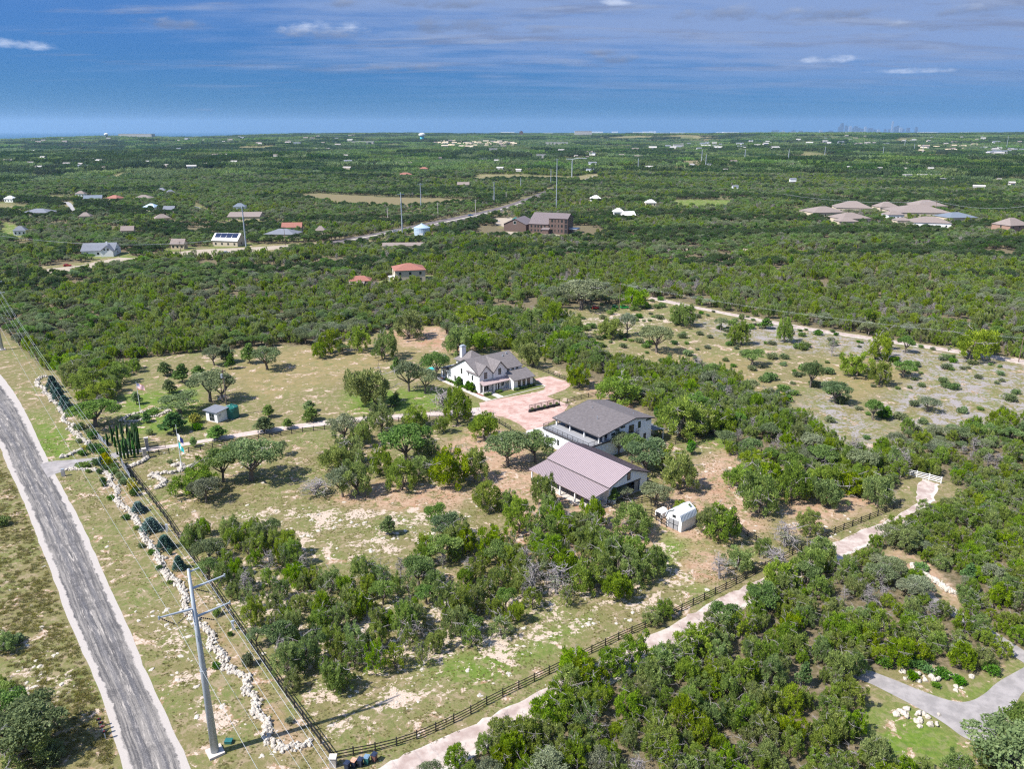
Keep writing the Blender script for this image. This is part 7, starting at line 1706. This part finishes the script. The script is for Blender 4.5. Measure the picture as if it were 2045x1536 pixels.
# steel poles of the cross-country line and wooden poles by the highway
for k, (px, py, tp, lb) in enumerate(((493, 506, 411, 'slender steel pole left of the solar roof house'), (804, 476, 384, 'thick steel pole beside the silo'), (841, 419, 365, 'steel pole standing in the brown field'), (987, 409, 363, 'steel pole at the right end of the brown field'), (1040, 378, 355, 'short-looking steel pole far behind the highway bend'), (1111, 416, 316, 'tallest steel pole rising behind the brown building'),
    (1100, 370, 338, 'steel pole left of the twin-arm light mast'), (1185, 346, 336, 'tiny steel pole right of the light mast'), (1274, 341, 316, 'lone steel pole on the middle wooded slope'), (1401, 322, 299, 'steel pole left of the overpass'), (1409, 334, 308, 'steel pole in front of the overpass'), (1487, 321, 298, 'first steel pole right of the overpass'), (1574, 322, 298, 'second steel pole right of the overpass'), (1646, 317, 293, 'third steel pole right of the overpass'),
    (1763, 310, 292, 'fourth steel pole right of the overpass'), (1806, 295, 277, 'steel pole on the far right ridge, tallest'), (1825, 302, 286, 'short pole on the far right ridge'), (1842, 308, 288, 'pole at the right end of the far line'), (2009, 300, 272, 'mast at the far right horizon'))):
    X, Y, Z, p = wood_pole(px, py, tp, lb, False, M_STEEL, 'steel poles crossing the woods', r=.5 if k < 7 else .8, name='steel_pole')
    if k in (0, 1, 2, 5, 7): MB().box(-2.6, 2.6, -.15, .15, Z - 1.4 - p.location.z, Z - 1.0 - p.location.z).build('crossarm', M_STEEL, p)
for k, (px, py, tp, lb) in enumerate(((775, 447, 415, 'first'), (875, 436, 404, 'second'), (950, 443, 398, 'third'), (985, 407, 391, 'fourth'), (1011, 399, 383, 'fifth'))):
    wood_pole(px, py, tp, 'pale crossarm pole, %s from the left along the highway' % lb, True, M_CONC, 'crossarm poles along the highway', r=.28, extras=1, ang=10)
for px, py, tp, lb in ((83, 547, 513, 'dark wooden pole by the gravel forecourt'), (40, 560, 525, 'dark wooden pole at the left wood edge'), (362, 512, 482, 'dark wooden pole left of the solar roof house'), (570, 490, 452, 'dark wooden pole right of the slate-roofed house'), (389, 425, 395, 'slim pole beside the straight street'), (427, 428, 405, 'slim pole right of the straight street'), (1866, 431, 400, 'wooden pole rising from the right cluster')):
    wood_pole(px, py, tp, lb, True, M_WOODP, r=.2)
X, Y = G(1142, 354); z0 = float(T(X, Y)); H = ZTOP((X, Y), 317) - z0; p = empty('light_mast', (X, Y, z0), 0, 'tall curved twin-arm light mast above the far woods', 'lamp post')
MB().tube([(0, 0, 0), (0, 0, H * .9), (2, 0, H)], [.9, .7, .5], 8).build('shaft', M_STEEL, p); MB().tube([(-10, 0, H), (0, 0, H * .98), (10, 0, H * 1.04), (24, 0, H * 1.02)], .6, 6).build('arm', M_STEEL, p)
# thin wires over the middle distance
def farwire(a, b, za, zb, lb):
    A_ = G(*a); B_ = G(*b); wire((A_[0], A_[1], ZTOP(A_, za)), (B_[0], B_[1], ZTOP(B_, zb)), 4, lb, 'wires over the middle distance', .06)
farwire((1560, 420), (1866, 431), 387, 401, 'wire across the trees left of the right cluster'); farwire((1866, 431), (2045, 440), 401, 411, 'wire above the right cluster roofs'); farwire((450, 520), (10, 545), 478, 470, 'thin wire above the left neighbourhood')

# distant houses as small light specks on the hills
sp_me = {}
def speck_mesh(w, r):
    k = (w.name, r.name)
    if k not in sp_me:
        m = MB(); m.box(-6, 6, 0, 9, -3, 4.2); m.mi = 1; m.slab((-6.6, -.6, 4.1), (6.6, -.6, 4.1), (6.6, 4.5, 7.4), (-6.6, 4.5, 7.4), .25).slab((-6.6, 9.6, 4.1), (6.6, 9.6, 4.1), (6.6, 4.503, 7.4), (-6.6, 4.503, 7.4), .25); sp_me[k] = m.mesh('distant_house', [w, r])
    return sp_me[k]
gs = np.random.default_rng(77)
def specks(n, x0, x1, y0, y1, label, mats, s0=1.0, s1=1.8):
    for i in range(n):
        px = gs.uniform(x0, x1); py = gs.uniform(y0, y1); X, Y = G(px, py, 3.0); w, r = mats[int(gs.random() * len(mats))]
        o = link('distant_house', speck_mesh(w, r)); s = gs.uniform(s0, s1); o.location = (X, Y, float(T(X, Y)) + 5.0); s *= .72; o.scale = (s * gs.uniform(1, 1.9), s, s * .8); o.rotation_euler = (0, 0, gs.uniform(-.5, .5)); tag(o, label, 'house', label)
M_DIM = mat('weathered_plaster', (.42, .40, .37)); M_DIMR = mat('weathered_roof', (.30, .27, .25))
WH = [(M_DIM, M_TANR), (M_CREAM, M_DIMR), (M_DIM, M_DIM), (M_WHITE, M_GREYR)]; TN = [(M_CREAM, M_TAN), (M_TAN, M_CREAM), (M_DIM, M_TANR), (M_DIM, M_TAN)]
specks(60, 868, 1030, 283, 296, 'tiny tan house in the dense hillside estate on the central ridge', TN); specks(16, 60, 420, 274, 287, 'tiny pale house on the far left ridge', WH); specks(20, 420, 760, 271, 292, 'tiny pale house on the left-centre ridge', WH)
specks(26, 1290, 1590, 283, 300, 'tiny white house on the shaded right-centre slope', [(M_DIM, M_DIM), (M_WHITE, M_GREYR)], 1, 2); specks(36, 1590, 2040, 272, 292, 'tiny pale house spread over the far right hills', WH); specks(22, 1950, 2045, 296, 310, 'white house in the packed estate near the right edge', [(M_WHITE, M_GREYR), (M_DIM, M_DIM)])
specks(14, 1830, 1950, 288, 306, 'tan house in the small estate near the far light poles', TN); specks(26, 0, 700, 292, 345, 'little pale house scattered in the left middle woods', WH, .7, 1.2); specks(22, 700, 1350, 298, 350, 'little pale house scattered in the central middle woods', WH, .7, 1.2); specks(18, 1350, 2045, 312, 380, 'little pale house scattered in the right middle woods', WH, .6, 1.0)
for t in ((1840, 356, 62, 'long white low building in the right woods', 3.5), (1892, 362, 26, 'white building next to the long low one', 2.5), (270, 273.5, 66, 'long bright white warehouse on the far left ridge', 18), (175, 322, 26, 'pale long house in the left woods', 4), (720, 288, 52, 'long white building left of the water tower', 8), (985, 305, 16, 'white block on the central slope', 9), (1080, 315, 18, 'white house on the open central slope', 6), (1112, 290, 44, 'long white building on the central ridge', 9), (1165, 270, 34, 'pale building group on the horizon ridge', 25), (1355, 296, 20, 'cream multi-storey block right of centre', 12), (1735, 300, 0.1, '', 0)):
    if t[2] < 1: continue
    X, Y = G(t[0], t[1], 2); k = depth(X, Y, float(T(X, Y))) / FPX; o = MB().box(-t[2] * k / 2, t[2] * k / 2, 0, t[2] * k * .25, -3, t[4]).box(-t[2] * k / 2 - .5, t[2] * k / 2 + .5, -.5, t[2] * k * .25 + .5, t[4] + .01, t[4] + .6).build('long_building', M_DIM); o.location = (X, Y, float(T(X, Y)) + 4); tag(o, t[3], 'building')


# water towers, office block, city skyline
def tower(px, py, top, w, label, bowl, col):
    X, Y = G(px, py); z0 = float(T(X, Y)); k = depth(X, Y, z0) / FPX; H = ZTOP((X, Y), top) - z0; r = w * k / 2; t = empty('water_tower', (X, Y, z0), 0, label, 'water tower')
    MB().tube([(0, 0, 0), (0, 0, H * .6)], r * .62, 12).build('column', col, t); MB().tube([(0, 0, H * .52), (0, 0, H * .68), (0, 0, H * .86), (0, 0, H)], [r * .65, r, r, r * .35], 14).build('bowl', bowl, t)
tower(843, 280, 265, 13, 'white and aqua water tower on the central ridge', M_WHITE, M_AQUA); tower(213, 275.5, 265.5, 8, 'small white water tower on the far left ridge', M_WHITE, M_GREYR)
X, Y = G(1041, 271); k = depth(X, Y) / FPX; z0 = float(T(X, Y)); H = ZTOP((X, Y), 262) - z0; o = MB().box(-3.6 * k, 3.6 * k, 0, 5 * k, -5, H).box(-1.5 * k, 1.5 * k, k, 3 * k, H + .01, H + 1.2 * k).build('office_block', M_BROWN); o.location = (X, Y, z0); tag(o, 'dark office block standing alone on the central horizon', 'building')
D = 25500.0
M_CITY = mat('city_glass', (.05, .065, .09), .4, var=.15, scale=.01); M_CITYL = mat('city_concrete', (.25, .27, .31), .7, var=.1, scale=.01)
CITY = [(1676, 252, 4, 0), (1681, 245, 6, 0), (1690, 250, 5, 0), (1698, 251, 5, 1), (1704, 255, 4, 0), (1709, 251, 6, 0), (1714, 254, 8, 0), (1728, 252, 4, 1), (1722, 256, 5, 0), (1739, 255, 9, 0), (1747, 258, 6, 0), (1755, 258, 5, 1), (1768, 257, 4, 0), (1776, 257, 4, 0), (1781, 241, 3, 1), (1787, 252, 4, 0), (1792, 250.5, 5, 0), (1799, 254, 5, 1), (1804, 257, 4, 0), (1814, 254.5, 6, 0), (1830, 253, 5, 0), (1545, 259.5, 6, 0), (1552, 259, 7, 0), (1565, 260, 5, 1), (1585, 259.5, 7, 0), (1600, 260, 6, 0), (1640, 259.5, 6, 1), (1660, 260, 8, 0)]
for i, (px, top, w, lt) in enumerate(CITY):
    X = (px - PCX) / FPX * (D * math.cos(PITCH) + 100 * math.sin(PITCH)); Y = D + (i % 5) * 120; X *= Y / D; k = Y * math.cos(PITCH) / FPX; H = ZTOP((X, Y), top) + 32; w_ = w * k / 2
    m = MB().box(-w_, w_, 0, w_ * 1.6, 0, H * .93)
    if i % 3 == 0: m.prism([(-w_, 0, H * .93), (w_, 0, H * .93), (w_ * .1, 0, H)], (0, w_ * 1.5, 0))
    elif i % 3 == 1: m.box(-w_ * .55, w_ * .6, w_ * .1, w_ * 1.3, H * .93 + .1, H)
    else: m.box(-w_ * .9, w_ * .2, w_ * .1, w_ * 1.3, H * .93 + .1, H * .98).box(-w_ * .6, -w_ * .4, w_ * .3, w_ * .5, H * .981, H * 1.04)
    o = m.build('city_tower', M_CITYL if lt else M_CITY); o.location = (X, Y, -32)
    tag(o, ('tallest slim spire tower of the hazy city skyline' if i == 14 else 'tallest broad tower at the left end of the hazy skyline' if i == 1 else 'hazy blue high-rise in the distant city skyline'), 'skyscraper', 'distant city skyline')
gc = np.random.default_rng(8)
for i in range(46):
    px = gc.uniform(1000, 2045) if i > 12 else gc.uniform(1180, 1560); Y = gc.uniform(11000, 24000); X = (px - PCX) / FPX * Y * math.cos(PITCH); w_ = gc.uniform(40, 190); o = MB().box(-w_, w_, 0, w_, 0, gc.uniform(14, 38)).build('distant_building', M_WHITE); o.location = (X, Y, -32)
    tag(o, 'pale low building on the plain at the horizon', 'building', 'pale buildings on the far plain')

# ---------------------------------------------------------------- the air
hz = MB().box(-36000, 36000, -3000, 40000, -90, 460); m = bpy.data.materials.new('air'); m.use_nodes = True; t = NT(m.node_tree); t.n.clear()
out = t.new('ShaderNodeOutputMaterial'); v = t.new('ShaderNodeVolumePrincipled'); v.inputs['Color'].default_value = (.42, .68, 1.0, 1); v.inputs['Density'].default_value = 3.3e-5; v.inputs['Anisotropy'].default_value = 0.2
t.l.new(v.outputs[0], out.inputs['Volume'])
tag(hz.build('haze', m), 'thin blue summer haze over the whole landscape', 'haze', kind='stuff')

woods()

# trees that would share a label are told apart by where they stand in the view, lowest first
ORD = ['lowest', 'second lowest', 'third lowest', 'fourth lowest', 'fifth lowest', 'sixth lowest', 'seventh lowest', 'eighth lowest', 'ninth lowest', 'tenth lowest', 'eleventh lowest', 'twelfth lowest', 'thirteenth lowest', 'fourteenth lowest', 'fifteenth lowest', 'sixteenth lowest', 'seventeenth lowest', 'eighteenth lowest']
byl = {}
for o in COL.objects:
    if o.get('category') == 'tree' and o.parent is None and 'label' in o: byl.setdefault(o['label'], []).append(o)
for lb, L in byl.items():
    if 1 < len(L) <= 18 and len(lb.split()) <= 12:
        for k, o in enumerate(sorted(L, key=lambda q: q.location.y)): o['label'] = lb + ', ' + ORD[k] + ' in view'
